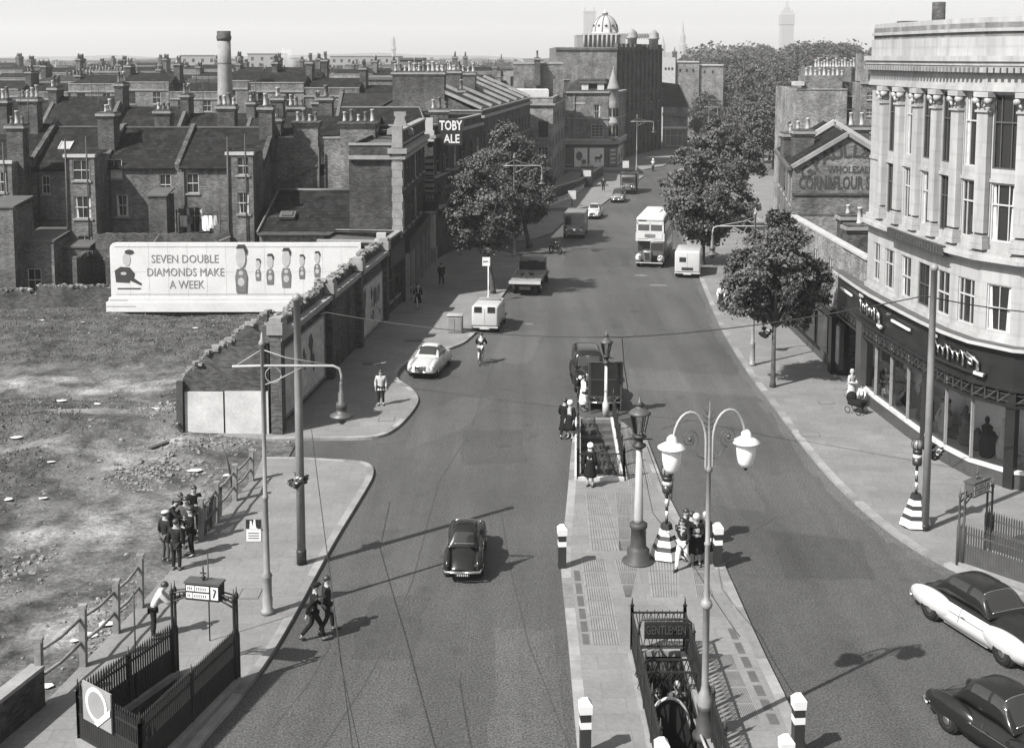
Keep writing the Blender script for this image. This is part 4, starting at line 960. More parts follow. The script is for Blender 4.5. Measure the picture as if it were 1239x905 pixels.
for u0,u1,n in ((357,386,4),(413,455,5)):
    xa, xb = A_(u0), A_(u1)
    for i in range(n):
        o = bpy.data.objects.new('chimney_pot',_pots[(i%3)*2+(i%2)]); C.objects.link(o); o.parent = t; KIDS.setdefault(t.name,[]).append(o); o.location = Vector((xa+(xb-xa)*(i+.5)/n,Yc+.3,ZT(u0,149,Yc)+.1))-Vector(t.location)
chimney(t,A_(338,103),103,8,ZT(338,117,103),1.0,1.2,2); chimney(t,A_(396,104),104,8,ZT(396,117,104),1.1,1.2,2); chimney(t,A_(360,106),106,8,ZT(360,128,106),1.4,1.0,3)

def street_building(name,label,cat,p0,p1,depth,h,floors,n,ww,m,style,base=None,front_ops=(),roofz=None,parapet=.6,group=None,corner=None,sillm='stone_d'):
    # p0 near end, p1 far end of the facade that faces the street (the right hand side when walking away)
    t = thing(name,label,cat,(p0.x,p0.y,0),0,group); d = (p1-p0); L = d.length; d.normalize(); back = Vector((-d.y,d.x))*depth
    q0, q1 = p0+back, p1+back; mb = MB(A[m])
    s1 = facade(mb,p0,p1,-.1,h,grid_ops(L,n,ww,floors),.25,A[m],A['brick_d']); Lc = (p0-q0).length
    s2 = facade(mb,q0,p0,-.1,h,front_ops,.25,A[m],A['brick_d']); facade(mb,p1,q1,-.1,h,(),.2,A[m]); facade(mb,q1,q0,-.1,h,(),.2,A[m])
    mb.use(A['lead']); mb.add([(p0.x,p0.y,h-parapet),(p1.x,p1.y,h-parapet),(q1.x,q1.y,h-parapet+.3),(q0.x,q0.y,h-parapet+.3)],[(0,1,2,3)])
    mb.use(A['stone_d']); band(mb,[q0,p0,p1,q1],h,h+.14,.08,.3); band(mb,[q0,p0,p1],h-parapet-.35,h-parapet-.1,.3)
    mb.build('wall',t,True); windows(t,s1+s2,style,sillm); return t, d, L, back
# corner block with the stone gablet
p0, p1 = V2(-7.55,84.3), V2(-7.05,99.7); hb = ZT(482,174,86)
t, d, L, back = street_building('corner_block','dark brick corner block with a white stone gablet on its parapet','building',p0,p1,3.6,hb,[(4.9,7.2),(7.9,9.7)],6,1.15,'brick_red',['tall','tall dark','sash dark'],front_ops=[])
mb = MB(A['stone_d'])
for i in range(12):                                  # quoined stone pilaster at the near corner
    z = 4.6+i*.55; mb.cbox((p0.x-.28,p0.y-.06,z),(.75 if i%2 else .66,.3,.53),0)
band(mb,[p0-Vector((.9,0)),p0,p1],hb-.55,hb-.2,.42); mb.use(A['brick_red']); 
band(mb,[p0-Vector((.4,0)),p0,p1],hb,hb+.95,.06,.3)
mb.use(A['stone_d']); band(mb,[p0-Vector((.4,0)),p0,p1],hb+.95,hb+1.1,.14,.38); mb.cbox((p0.x-.25,p0.y-.02,hb+.6),(.7,.6,1.5),0)
c = p0+d*4.4; q = Vector((d.x,d.y,0)); nn = Vector((d.y,-d.x,0))
gx = V(497,140,93).x
mb.sweep([(-.95,0),(.95,0),(.9,.4),(.5,.6),(.3,1.25),(.42,1.32),(.42,1.6),(-.42,1.6),(-.42,1.32),(-.3,1.25),(-.5,.6),(-.9,.4)],(p0.x-.4,p0.y+3.6,hb+.5),(1,0,0),(0,0,1),(0,1,0),.5)
mb.use(A['poster_k']); mb.sweep([(-.3,.1),(.3,.1),(.3,.35),(.15,.52),(-.15,.52),(-.3,.35)],(p0.x-.4,p0.y+3.57,hb+.5),(1,0,0),(0,0,1),(0,1,0),.1)
mb.build('stone_dressing',t,True)
mb = MB(A['vitro']); band(mb,[p0+d*.1,p0+d*15],3.5,4.4,.5); mb.use(A['wood_d']); band(mb,[p0+d*.1,p0+d*15],.1,3.5,.2)
mb.use(A['stone_d'])
for s in (0.3,3.4,6.6,9.8,12.4,14.8):
    p = p0+d*s; mb.cbox((p.x+.3,p.y,2),(.35,.35,4),math.atan2(d.y,d.x))
mb.use(A['glass'])
for s in (0.6,3.8,7,10.1,12.7): band(mb,[p0+d*s,p0+d*(s+2.3)],.9,3.2,.24)
mb.build('shop_front',t,True)
mb = MB(A['vitro']); p = p0+d*11.5+Vector((.7,0)); mb.box(p.x-.5,p.x+.75,p.y-.08,p.y+.08,5.0,6.5); mb.use(A['letter_g']); mb.text('EVE',(p.x+.12,p.y-.085,5.95),(1,0,0),(0,0,1),.3,.01,'CENTER',.02); mb.box(p.x-.42,p.x+.67,p.y-.09,p.y-.081,5.8,5.83); mb.box(p.x-.42,p.x+.67,p.y-.09,p.y-.081,6.35,6.38)
tag(mb.build('hanging_sign'),'dark hanging shop sign projecting from the corner block over the pavement','sign')
# single-storey shop between the ruins and the corner block
p0, p1 = V2(-8.2,79.2), V2(-7.65,84.1)
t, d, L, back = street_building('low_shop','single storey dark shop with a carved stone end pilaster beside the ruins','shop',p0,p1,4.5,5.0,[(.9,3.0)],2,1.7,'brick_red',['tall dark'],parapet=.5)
mb = MB(A['stone_w'])
for z,w in ((3.2,.5),(3.7,.62),(4.15,.5),(4.6,.72),(5.1,.85),(5.5,.6)): mb.cbox((p0.x-.2,p0.y-.25,z),(w,.45,.4),0)
mb.use(A['vitro']); band(mb,[p0,p1],3.3,4.6,.35); mb.use(A['letter_g'])
for i in range(3): band(mb,[p0+d*.9,p0+d*4.6],3.6+i*.28,3.65+i*.28,.356)
mb.build('stone_dressing',t,True)
# the ale house
p0, p1 = V2(-6.45,101.1), V2(-3.0,121.0); hb = ZT(525,152,103)
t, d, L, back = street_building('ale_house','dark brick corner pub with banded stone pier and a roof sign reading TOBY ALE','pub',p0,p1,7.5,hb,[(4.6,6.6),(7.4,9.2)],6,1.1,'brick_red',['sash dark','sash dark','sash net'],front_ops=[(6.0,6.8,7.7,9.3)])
mb = MB(A['stone_w']); mb.box(p0.x-.85,p0.x+.12,p0.y-.3,p0.y+.6,.1,4.2); mb.use(A['stone_d']); mb.box(p0.x-1.0,p0.x+.25,p0.y-.42,p0.y+.72,0,1.3); mb.use(A['stone_w']); mb.box(p0.x-.95,p0.x+.25,p0.y-.4,p0.y+.7,4.2,4.45); mb.box(p0.x-.75,p0.x+.1,p0.y-.25,p0.y+.55,4.5,5.1)
for i in range(7): mb.use(A['stone_d']); mb.box(p0.x-.8,p0.x+.05,p0.y-.16,p0.y+.4,5.3+i*.5,5.3+i*.5+.3)
mb.use(A['stone_d']); band(mb,[p0-Vector((7.4,0)),p0,p1],4.25,4.5,.22); band(mb,[p0-Vector((7.4,0)),p0,p1],7.0,7.2,.16); mb.use(A['stone_w']); mb.box(p0.x-.75,p0.x+.1,p0.y-.25,p0.y+.5,hb-1.2,hb-.3); mb.box(p0.x-.6,p0.x,p0.y-.2,p0.y+.4,hb-.3,hb+.7)
mb.build('stone_dressing',t,True)
Ys = 99.9; sx0, sx1 = V(530,150,Ys).x, V(561,150,Ys).x; z0, z1 = ZT(540,174,Ys), ZT(540,144,Ys)
ts = thing('ale_sign','large black rooftop sign with white letters reading TOBY ALE','sign',((sx0+sx1)/2,Ys,z0))
mb = MB(A['black']); zm = ZT(540,159.5,Ys); mb.box(sx0,sx1,Ys,Ys+.2,zm,z1); mb.box(sx0+.15,sx1-.15,Ys+.02,Ys+.18,z0-.15,zm-.01); mb.bar((sx0+.3,Ys+.12,z0),(sx0+.3,Ys+.6,z0-2.4),.12); mb.bar((sx1-.3,Ys+.12,z0),(sx1-.3,Ys+1.6,z0-2.4),.12); mb.bar((sx0+.3,Ys+.12,z0-2.3),(sx1-.3,Ys+1.5,z0-2.3),.12); mb.build('board',ts,True)
mb = MB(A['white']); mb.text('TOBY',((sx0+sx1)/2,Ys-.004,zm+.13),(1,0,0),(0,0,1),.74,.03,'CENTER',.025,1.85); mb.build('lettering',ts,True); mb = MB(A['white']); mb.text('ALE',((sx0+sx1)/2+.05,Ys+.016,z0+.05),(1,0,0),(0,0,1),.68,.03,'CENTER',.02,1.3); mb.build('lettering',ts,True)
chimney(t,p0.x+.4,p0.y+2.2,9,ZT(545,131,104),1.5,.8,3)
mr = MB(A['slate']); xa = p0.x-7.4; mr.add([(xa-1,103.2,hb-.3),(p0.x-.6,103.2,hb-.3),(p0.x-1.6,108,ZT(500,131,108)),(xa-1,108,ZT(500,131,108)),(p0.x-.6,112,hb-.3),(xa-1,112,hb-.3)],[(0,1,2,3),(1,4,2),(3,2,4,5)]); mr.use(A['lead']); mr.tube([(p0.x-.6,103.2,hb-.25),(p0.x-1.6,108,ZT(500,131,108)+.05),(xa-1,108,ZT(500,131,108)+.05)],.1,6); mr.build('roof',t,True)
# long row with raked party walls
p0, p1 = V2(-2.95,121.7), V2(2.3,158.5); hb = 11.6
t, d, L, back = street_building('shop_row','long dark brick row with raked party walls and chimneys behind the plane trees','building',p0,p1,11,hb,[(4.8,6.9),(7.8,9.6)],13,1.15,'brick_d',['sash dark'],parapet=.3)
mr = MB(A['slate_l']); b = back.normalized(); 
a0, a1 = p0+d*.1, p1-d*.1; m0, m1 = a0+b*6, a1+b*6; e0, e1_ = a0+b*11, a1+b*11
mr.add([(a0.x,a0.y,hb+.1),(a1.x,a1.y,hb+.1),(m1.x,m1.y,hb+2.6),(m0.x,m0.y,hb+2.6),(e1_.x,e1_.y,hb),(e0.x,e0.y,hb)],[(0,1,2,3),(3,2,4,5)]); mr.use(A['brick_d']); mr.add([(a0.x,a0.y,hb-.3),(e0.x,e0.y,hb-.3),(m0.x,m0.y,hb+2.6)],[(0,2,1)])
mr.use(A['stone_d'])
for k in range(7):
    q = p0+d*(L*k/6); f = q+b*6; mr.bar((q.x,q.y,hb+.3),(f.x,f.y,hb+2.85),.35,.3)
mr.build('roof',t,True)
ang = math.atan2(d.y,d.x)
for s,n in ((.2,11),(9,11),(18,9)):
    q = p0+d*s+b*6.3; chimney(t,q.x,q.y,hb,hb+3.9 if n>9 else hb+3.6,.9,5.2,n,'brick_d',True,True,ang,.15)
# office with white casements
Yo = 161; x0, x1 = V(640,150,Yo).x, V(669,150,Yo).x; hb = ZT(655,119,Yo)
p0, p1 = V2(x1,Yo), V2(V(684,200,186).x,186)
t, d, L, back = street_building('office_block','plain pale office block with white casement windows beyond the shop row','building',p0,p1,x1-x0+4,hb,[(2,3.6),(5,6.6),(8,9.6)],9,1.3,'brick_l',['cross','cross dark'],front_ops=[(5.2,6.5,ZT(650,167,Yo),ZT(650,147,Yo)),(5.2,6.5,ZT(650,197,Yo),ZT(650,178,Yo))])
mb = MB(A['white_d']); mb.box(x0-3,x1-.5,Yo+1.5,Yo+10,hb-.3,hb+1.0); mb.use(A['brick_m']); mb.box(x0-2,V(681,100,170).x,Yo+9,Yo+22,hb-.2,ZT(650,78,172)); mb.use(A['brick_d']); mb.box(x0-.6,x0+1.6,Yo+8.6,Yo+9.2,hb+1,hb+2.2); mb.use(A['stone_d']); mb.box(x0-2.1,V(681,100,170).x+.1,Yo+8.9,Yo+22.1,ZT(650,78,172),ZT(650,78,172)+.25); mb.build('rooftop_storey',t,True)
chimney(t,V(650,80,169).x,169,13,ZT(650,70,169),.8,.8,1)
# railings and a kiosk before the office
t = thing('kiosk','dark police box like kiosk standing by the railings before the office block','kiosk',tuple(G(710,227)))
mb = MB(A['iron']); mb.rbox(-.75,.75,-.75,.75,.1,2.7,.06); mb.box(-.85,.85,-.85,.85,2.7,2.9); mb.build('body',t); mb = MB(A['white_d']); mb.box(-.5,.5,-.79,-.76,1.5,2.3); mb.build('window',t)
def wall_run(name,label,px,h,m,cat='wall',w=.3,z=.1):
    p = gl(px); t = thing(name,label,cat,(p[0].x,p[0].y,0)); mb = MB(A[m])
    for a,b in zip(p[:-1],p[1:]): mb.bar((a.x,a.y,z+h/2),(b.x,b.y,z+h/2),w,h)
    mb.use(A['stone_d'])
    for a,b in zip(p[:-1],p[1:]): mb.bar((a.x,a.y,z+h+.05),(b.x,b.y,z+h+.05),w+.1,.1)
    mb.build('masonry',t,True); return t
wall_run('forecourt_wall','low dark forecourt wall running along the pavement before the office block',[(655,246),(700,232),(729,213)],1.3,'brick_d')
wall_run('kerb_wall','pale low wall turning the corner at the side street before the office block',[(662,251),(686,243),(706,228)],.5,'white_d')
# ---------------------------------------------------------------- corner shop with the conical turret
Yp = 188; x0 = V(683,150,Yp).x; x1 = V(736,150,Yp).x; hb = ZT(700,113,Yp)
p = [V2(x0,Yp),V2(x1,Yp),V2(x1+1.4,Yp+1.0),V2(x1+3.6,Yp+12)]
t = thing('turret_corner_shop','three storey brick corner shop with posters below and a conical turret at its corner','building',(x1,Yp,0))
mb = MB(A['brick_m']); u = lambda a: V(a,150,Yp).x-x0; zz = lambda v: ZT(700,v,Yp)
s1 = facade(mb,p[0],p[1],-.1,hb,[(u(718),u(726),zz(143),zz(127)),(u(715.5),u(730),zz(166),zz(151)),(u(683.5),u(693),zz(199),zz(180))],.25,A['brick_m'],A['brick_d'])
s2 = facade(mb,p[1],p[2],-.1,hb,[(.5,1.2,zz(141),zz(129)),(.5,1.2,zz(166),zz(151))],.2,A['brick_m'],A['stone_d'])
s3 = facade(mb,p[2],p[3],-.1,hb,[(2,3.2,6.2,8.2),(6,7.2,6.2,8.2),(2,3.2,9,10.6),(6,7.2,9,10.6)],.2,A['brick_m'],A['brick_d'])
facade(mb,p[3],V2(x0,Yp+12),-.1,hb,(),.2,A['brick_m']); facade(mb,V2(x0,Yp+12),p[0],-.1,hb,(),.2,A['brick_m'])
mb.use(A['stone_d']); band(mb,p,hb,hb+.25,.3,.3); band(mb,p,zz(144.5),zz(143),.12); band(mb,p,zz(175),zz(170),.35); mb.use(A['stone_w']); band(mb,p,zz(170),zz(168.5),.4); band(mb,[p[0]+V2(1.3,0),p[0]+V2(3.1,0)],zz(126),zz(124.5),.06)
mb.use(A['stone_d']); mb.box(x0+u(694),x0+u(695),Yp-.2,Yp,zz(163),zz(116)); mb.build('wall',t,True); windows(t,s1+s2+s3,['sash drape','cross','cross','sash','sash'],'stone_d')
mb = MB(A['stone_d']); c = V2(x1+.75,Yp+.45); mb.lathe([(.2,zz(172)),(.85,zz(168)),(.85,zz(166)),(.7,zz(165.5)),(.7,zz(151)),(.8,zz(150)),(.82,zz(148)),(.7,zz(147)),(.7,zz(130)),(.8,zz(127)),(.76,zz(124)),(.76,zz(109)),(.95,zz(108.5)),(.95,zz(107)),(.8,zz(104)),(.42,zz(93)),(.06,zz(83)),(.03,zz(80))],(c.x,c.y,0),16)
mb.use(A['glass'])
for z0,z1 in ((zz(165),zz(152)),(zz(141),zz(131))):
    for a in (-130,-85,-40,5): mb.T = Matrix.Translation((c.x,c.y,0)) @ Matrix.Rotation(R(a),4,'Z'); mb.box(.7,.78,-.2,.2,z0,z1)
mb.T = None; mb.build('turret',t,True)
mr = MB(A['slate_l']); mr.add([(x0,Yp+.3,hb+.1),(x1,Yp+.3,hb+.1),(x1+3,Yp+12,hb+.1),(x0,Yp+12,hb+.1),(x0+2.6,Yp+3,hb+2.0),(x1-.3,Yp+3,hb+2.0),(x1+.6,Yp+10,hb+2.0),(x0+2.6,Yp+10,hb+2.0)],[(0,1,5,4),(1,2,6,5),(2,3,7,6),(3,0,4,7),(4,5,6,7)]); mr.use(A['white_d'])
for ua,ub in ((704,712),(723,731)): mr.box(x0+u(ua),x0+u(ub),Yp+.8,Yp+3,hb+.3,zz(101.5)); 
mr.use(A['lead']); mr.box(x0+u(702),x0+u(734),Yp+.6,Yp+3.2,zz(101.4),zz(99.5)); mr.build('roof',t,True)
chimney(t,x0+u(686),Yp+2,hb,zz(95),.8,.8,1)
mb = MB(A['vitro']); band(mb,p,zz(178),zz(175),.3); mb.use(A['frame_d']); band(mb,p,.1,zz(178),.05); mb.use(A['white'])
mb.box(x0+u(695),x0+u(711),Yp-.14,Yp-.06,zz(202),zz(179)); mb.box(x0+u(713.5),x0+u(731),Yp-.14,Yp-.06,zz(202),zz(179)); mb.use(A['poster_m'])
mb.T = Matrix.Translation((p[1].x,p[1].y,0)) @ Matrix.Rotation(math.atan2(1.0,1.4),4,'Z'); mb.box(.1,1.6,-.16,-.07,zz(201),zz(179)); mb.use(A['white_d']); 
for k in range(4): mb.box(.35,1.35,-.18,-.163,zz(198-k*5),zz(196.5-k*5))
mb.T = Matrix.Translation((p[2].x,p[2].y,0)) @ Matrix.Rotation(math.atan2(11,2.2),4,'Z'); mb.use(A['poster']); mb.box(.2,7,-.16,-.07,zz(201),zz(178)); mb.use(A['poster_m']); mb.box(1,3,-.18,-.163,zz(198),zz(188)); mb.box(4,6,-.18,-.163,zz(195),zz(183)); mb.T = None
mb.use(A['poster_d'])
hx = x0+u(724); hz = zz(193)                         # a small dark horse-like mark on the white poster
mb.box(hx-.5,hx+.4,Yp-.16,Yp-.143,hz,hz+.42); mb.box(hx+.3,hx+.6,Yp-.16,Yp-.143,hz+.2,hz+.75)
for a in (-.45,-.25,.1,.3): mb.box(hx+a,hx+a+.09,Yp-.16,Yp-.143,hz-.45,hz)
mb.use(A['poster_m']); mb.sweep(ell(.5,.7),(x0+u(701),Yp-.142,zz(189)),(1,0,0),(0,0,1),(0,-1,0),.012); mb.sweep(ell(.4,.4),(x0+u(706.5),Yp-.142,zz(196)),(1,0,0),(0,0,1),(0,-1,0),.012)
mb.build('poster_front',t,True)
# ---------------------------------------------------------------- great dark block with the dome behind
Yk = 203; x0 = V(672,100,Yk).x; x1 = V(746,100,Yk).x; x2 = V(801,100,226).x; hb = ZT(700,57.5,Yk)
t = thing('domed_hall','tall dark brick hall with battlement like parapet and a pale ribbed dome on its roof','building',(x1,Yk,0))
mb = MB(A['brick_d']); q = [V2(x0,Yk),V2(x1,Yk),V2(x2,226),V2(x2-14,236),V2(x0,236)]
facade(mb,q[0],q[1],-.1,hb,(),.2,A['brick_m'])  # paler brick here: the sunlight on the front is put into the colour
L = (q[2]-q[1]).length; s = facade(mb,q[1],q[2],-.1,hb,grid_ops(L,6,1.2,[(5.4,7.4),(9,10.6)]),.25,A['brick_d'],A['brick_d'])  # darker brick on the street side paints in its shade
facade(mb,q[2],q[3],-.1,hb,(),.2,A['brick_d']); facade(mb,q[3],q[4],-.1,hb); facade(mb,q[4],q[0],-.1,hb,(),.2,A['brick_m'])
mb.use(A['lead']); mb.add([(a.x,a.y,hb-.4) for a in q],[list(range(5))]); mb.use(A['brick_d'])
dq = (q[2]-q[1])/L
for k in range(11):
    c = q[1]+dq*(L*(k+.5)/11); mb.cbox((c.x-.3,c.y+.1,hb+.3),(L/11*.55,.7,.6),math.atan2(dq.y,dq.x))
    c2 = q[1]+dq*(L*(k+.5)/11); mb.cbox((c2.x+.1,c2.y-.05,hb/2),(.5,.3,hb),math.atan2(dq.y,dq.x))
band(mb,q[:3],hb-.5,hb-.2,.2,.2); mb.build('wall',t,True); windows(t,s,'sash dark','stone_d')
Yd = 222; dc = V(732,40,Yd); zt = lambda v: ZT(732,v,Yd); mb = MB(A['stone_d'])
mb.box(dc.x-5.2,dc.x+3.4,Yd-3,Yd+5,hb-.5,zt(43)); mb.use(A['stone_w']); mb.box(dc.x-4.2,dc.x+2.2,Yd-3.3,Yd+4,zt(43),zt(41)); mb.box(dc.x+2.2,dc.x+9.5,Yd-1,Yd+3,zt(46),zt(41)); mb.use(A['stone_d'])
for k in range(16): mb.box(dc.x+2.3+k*.45,dc.x+2.5+k*.45,Yd-1.2,Yd-1,zt(48),zt(41))
for k in range(8): mb.cyl((dc.x-3.9+k*.8,Yd-3.4,hb-.3),(dc.x-3.9+k*.8,Yd-3.4,zt(43)),.2,n=6)
mb.build('rooftop_colonnade',t,True)
mb = MB(A['stone_w']); rd = 15.2/F_PX*Yd; zb = zt(41); H = zt(19)-zb
mb.lathe([(rd*1.02,zb-.2),(rd*1.02,zb+.3)]+[(rd*math.cos(a),zb+.3+(H-.3)*math.sin(a)) for a in [PI/2*k/9 for k in range(10)][:-1]]+[(.5,zt(19)),(.5,zt(17)),(.65,zt(16.8)),(.3,zt(15)),(.05,zt(12))],(dc.x,Yd,0),20)
mb.use(A['stone_d'])
for k in range(10):
    a = 2*PI*k/10; mb.tube([(dc.x+rd*1.03*math.cos(e)*math.cos(a),Yd+rd*1.03*math.cos(e)*math.sin(a),zb+.3+(H-.3)*1.02*math.sin(e)) for e in [PI/2*j/8*.93 for j in range(9)]],.1,5)
    mb.use(A['glass']); a += PI/10; mb.sph((dc.x+rd*.92*math.cos(a),Yd+rd*.92*math.sin(a),zb+H*.42),.25,8,6); mb.use(A['stone_d'])
mb.build('dome',t,True)
for uu,vv in ((765,39),(791,40)):
    mb = MB(A['stone_d']); c = V(uu,vv,214); z = c.z; mb.lathe([(.8,hb-.3),(.8,z-1.2),(1.0,z-1.1),(1.0,z-.9),(.75,z-.7),(.85,z-.2),(.5,z+.25),(.1,z+.5)],(c.x,214,0),10); mb.build('roof_urn',t,True)
# buildings beyond it
Yx = 226; t = thing('awning_shop','small gabled shop with a pale wide window far down the street','shop',(V(820,150,Yx).x,Yx,0))
X_ = lambda u: V(u,150,Yx).x; Z_ = lambda v: ZT(815,v,Yx)
mb = MB(A['brick_m']); s = facade(mb,(X_(802),Yx),(X_(832),Yx),-.1,Z_(130),[(.5,3.6,.7,Z_(157))],.3,A['brick_m'],A['brick_d']); facade(mb,(X_(832),Yx),(X_(840),Yx+14),-.1,Z_(130),(),.2,A['brick_m'])
mb.use(A['white_d']); mb.box(X_(802),X_(831),Yx-.25,Yx-.02,Z_(156),Z_(153.5)); mb.use(A['lead']); mb.box(X_(802),X_(834),Yx-.6,Yx+1,Z_(141),Z_(137)); mb.build('wall',t,True); windows(t,s,'tall grey','stone_d')
mr = MB(A['slate_l']); mr.add([(X_(800),Yx,Z_(130)),(X_(834),Yx,Z_(130)),(X_(826),Yx+5,Z_(103)),(X_(800),Yx+5,Z_(100)),(X_(840),Yx+14,Z_(130)),(X_(800),Yx+14,Z_(130))],[(0,1,2,3),(1,4,2),(3,2,4,5)]); mr.use(A['stone_w']); mr.tube([(X_(834),Yx,Z_(130)),(X_(826),Yx+5,Z_(103))],.14,6); mr.build('roof',t,True)
t = thing('white_stepped_house','pale house with stepped roofline far down the street','house',(V(815,90,260).x,260,0)); mb = MB(A['stone_w']); Y2 = 262; X_ = lambda u: V(u,100,Y2).x; Z_ = lambda v: ZT(815,v,Y2)
mb.box(X_(801),X_(817),Y2,Y2+8,0,Z_(70)); mb.use(A['brick_l']); mb.box(X_(817),X_(846),Y2+.5,Y2+9,0,Z_(76)); mb.box(X_(846),X_(876),Y2+1,Y2+9,0,Z_(80)); mb.use(A['stone_w']); mb.box(X_(817),X_(846),Y2+.3,Y2+9,Z_(76),Z_(74.5)); mb.box(X_(846),X_(876),Y2+.8,Y2+9,Z_(80),Z_(78.5))
mb.build('wall',t,True)
for k,(a,b) in enumerate(((804,82),(808,82),(812,82),(822,84),(830,84),(838,84),(852,86),(862,86))): mb = MB(A['glass']); mb.box(X_(a),X_(a+2.2),Y2-.05 if a<817 else Y2+.45 if a<846 else Y2+.95,Y2+1.2,Z_(b+3),Z_(b)); mb.build('window',t,True)
chimney(t,X_(818),Y2+3,8,Z_(62),.9,.9,1,pots=False)
# ================================================================ the city beyond: rows of terraces fading away
rnd = random.Random(77)
def xline(Y):                                        # right hand limit of the roofs (the street runs away to the right)
    return V(455,100,Y).x if Y < 150 else (V(600,100,Y).x if Y < 230 else V(668,100,Y).x)
protos = []
def mk(**k):
    o = house(**k); o.location = (0,-500,0); protos.append(o); return o
FL3 = [(1.0,2.8),(4.2,6.1),(7.4,9.2)]; FL4 = FL3+[(10.3,11.9)]
gm = 'terraces behind the rear houses'
HB = [mk(label='a',cat='house',w=6.2,d=10,eave=9.3,rise=2.7,floors=FL3,nwin=2,style=s,m=m,roof=r,nch=n,group=gm) for s,m,r,n in ((['sash','sash drape'],'brick','slate',4),(['sash','sash net'],'brick_d','slate',5),(['sash drape','sash'],'brick','tile',3))]
HC = [mk(label='a',cat='house',w=6.6,d=10,eave=12.2,rise=1.9,floors=FL4,nwin=2,style=s,m=m,kind='parapet',nch=n,group=gm,ww=1.05) for s,m,n in ((['sash dark','sash','sash drape'],'brick_m',6),(['sash','sash dark'],'brick',8))]
HD = [mk(label='a',cat='house',w=7,d=11,eave=e,rise=r,floors=[],nwin=0,style='sash',m=m,roof=rf,kind=k,nch=n,pots=False,group='far terraces fading into haze',chs=c,ch_h=2.4) for e,r,m,rf,k,n,c in ((9.5,2.6,'brick','slate','gable',5,(1,)),(11.5,1.8,'brick_m','slate_l','parapet',7,(-1,)),(8.6,2.6,'brick_d','tile','gable',4,(1,)),(12.5,1.6,'brick_l','slate','parapet',8,(1,)),(7.6,2.4,'brick_m','slate','gable',4,(-1,)))]
def row(Y, xa, xb, P, w, group, fmt, dz=0, jitter=1.2, ang=0, names=None):
    x = xa; i = 0
    while x < xb:
        p = rnd.choice(P); ww = w*rnd.uniform(.97,1.0)
        o = place(p, USED, (x+w/2, Y+(x-xa)*math.tan(ang)+rnd.uniform(0,.25), 0), ang, None, group)
        o.scale = (1 if rnd.random()<.5 else -1, 1, 1) if 0 else (1,1,rnd.uniform(.93,1.09))
        o['label'] = fmt(proj((x+w/2,Y,10))[0]) if callable(fmt) else fmt
        x += w; i += 1
row(113, V(-40,100,113).x, V(334,100,113).x, HB, 6.2, 'slate roofed terrace behind the rear houses', 'slate roofed terrace house in the first street behind the rear houses')
row(163, V(-40,100,163).x, V(338,100,163).x, HC, 6.6, 'tall terrace with parapets left of the round chimney', 'tall flat fronted terrace house with parapet in the row behind the round factory chimney')
row(148, V(300,100,148).x, V(455,100,148).x, HC, 6.6, 'tall terrace behind the chimney breast building', 'tall terrace house with parapet behind the two massive chimney stacks')
row(130, V(334,100,130).x, V(395,100,130).x, HB, 6.2, 'gabled houses behind the chimney breast building', 'gabled terrace house between the chimney stacks and the tall terrace')
row(124, V(405,100,124).x, V(500,100,124).x, HB, 6.2, 'gabled houses behind the corner block', 'gabled terrace house behind the white stone gablet')
for Y, w in ((192,7),(212,7),(238,7),(272,7),(312,7),(360,7)):
    xa = V(-20,100,Y).x; xb = xline(Y); x = xa
    while x < xb-w:
        n = rnd.randint(4,9); k = rnd.choice([HD[:2],HD[2:4],HD[3:],HD[:1]+HD[4:]]); dy = rnd.uniform(-6,6)
        u = proj((x,Y,10))[0]
        lab = {192:'nearest',212:'near',238:'middle',272:'middle',312:'farther',360:'farthest'}[Y]
        for _ in range(n):
            if x > xb-w: break
            row(Y+dy, x, x+w-.1, k, w, 'far terraces fading into haze', 'hazy terrace house among the rows of roofs fading towards the skyline'); x += w
        x += rnd.choice([0,0,3,8])
for p in protos:
    if p.name not in USED:
        for c in list(KIDS.get(p.name,[])):
            for g in KIDS.get(c.name,[]): bpy.data.objects.remove(g)
            bpy.data.objects.remove(c)
        bpy.data.objects.remove(p)
# the rest of the roofs out to the skyline, one mass
mb = MB(A['brick_m']); ms = [A['brick'],A['brick_m'],A['brick_l'],A['slate'],A['slate_l']]
for Y, ua, ub in [(q,-90,668) for q in (420,480,550,640)]+[(q,-90,1500) for q in (750,880,1050,1250,1500,1800,2200)]+[(q,1085,1500) for q in (190,235,290,360,450,560)]:
    x = V(ua,90,Y).x; xb = V(ub,90,Y).x
    while x < xb:
        w = rnd.uniform(8,34); e = rnd.uniform(6.5,12.5); d = rnd.uniform(8,14); yy = Y+rnd.uniform(-.05,.05)*min(Y,500)
        mb.use(rnd.choice(ms[:3])); mb.box(x,x+w,yy,yy+d,0,e); mb.use(rnd.choice(ms[3:])); zr = e+rnd.uniform(.6,2.6)
        mb.add([(x,yy,e),(x+w,yy,e),(x+w,yy+d,e),(x,yy+d,e),(x,yy+d/2,zr),(x+w,yy+d/2,zr)],[(0,1,5,4),(2,3,4,5),(0,4,3),(1,2,5)])
        if Y < 1000:
            for k in range(int(w/6)):
                cx = x+rnd.uniform(0,w); mb.use(rnd.choice(ms[:3])); mb.box(cx,cx+rnd.uniform(.8,2.6),yy+d/2-.5,yy+d/2+.6,e,zr+rnd.uniform(1,2.2))
        x += w+rnd.choice([0,0,2,14])
tag(mb.build('distant_rooftops'), 'mass of hazy rooftops stretching to the skyline', 'rooftops', None, 'stuff')
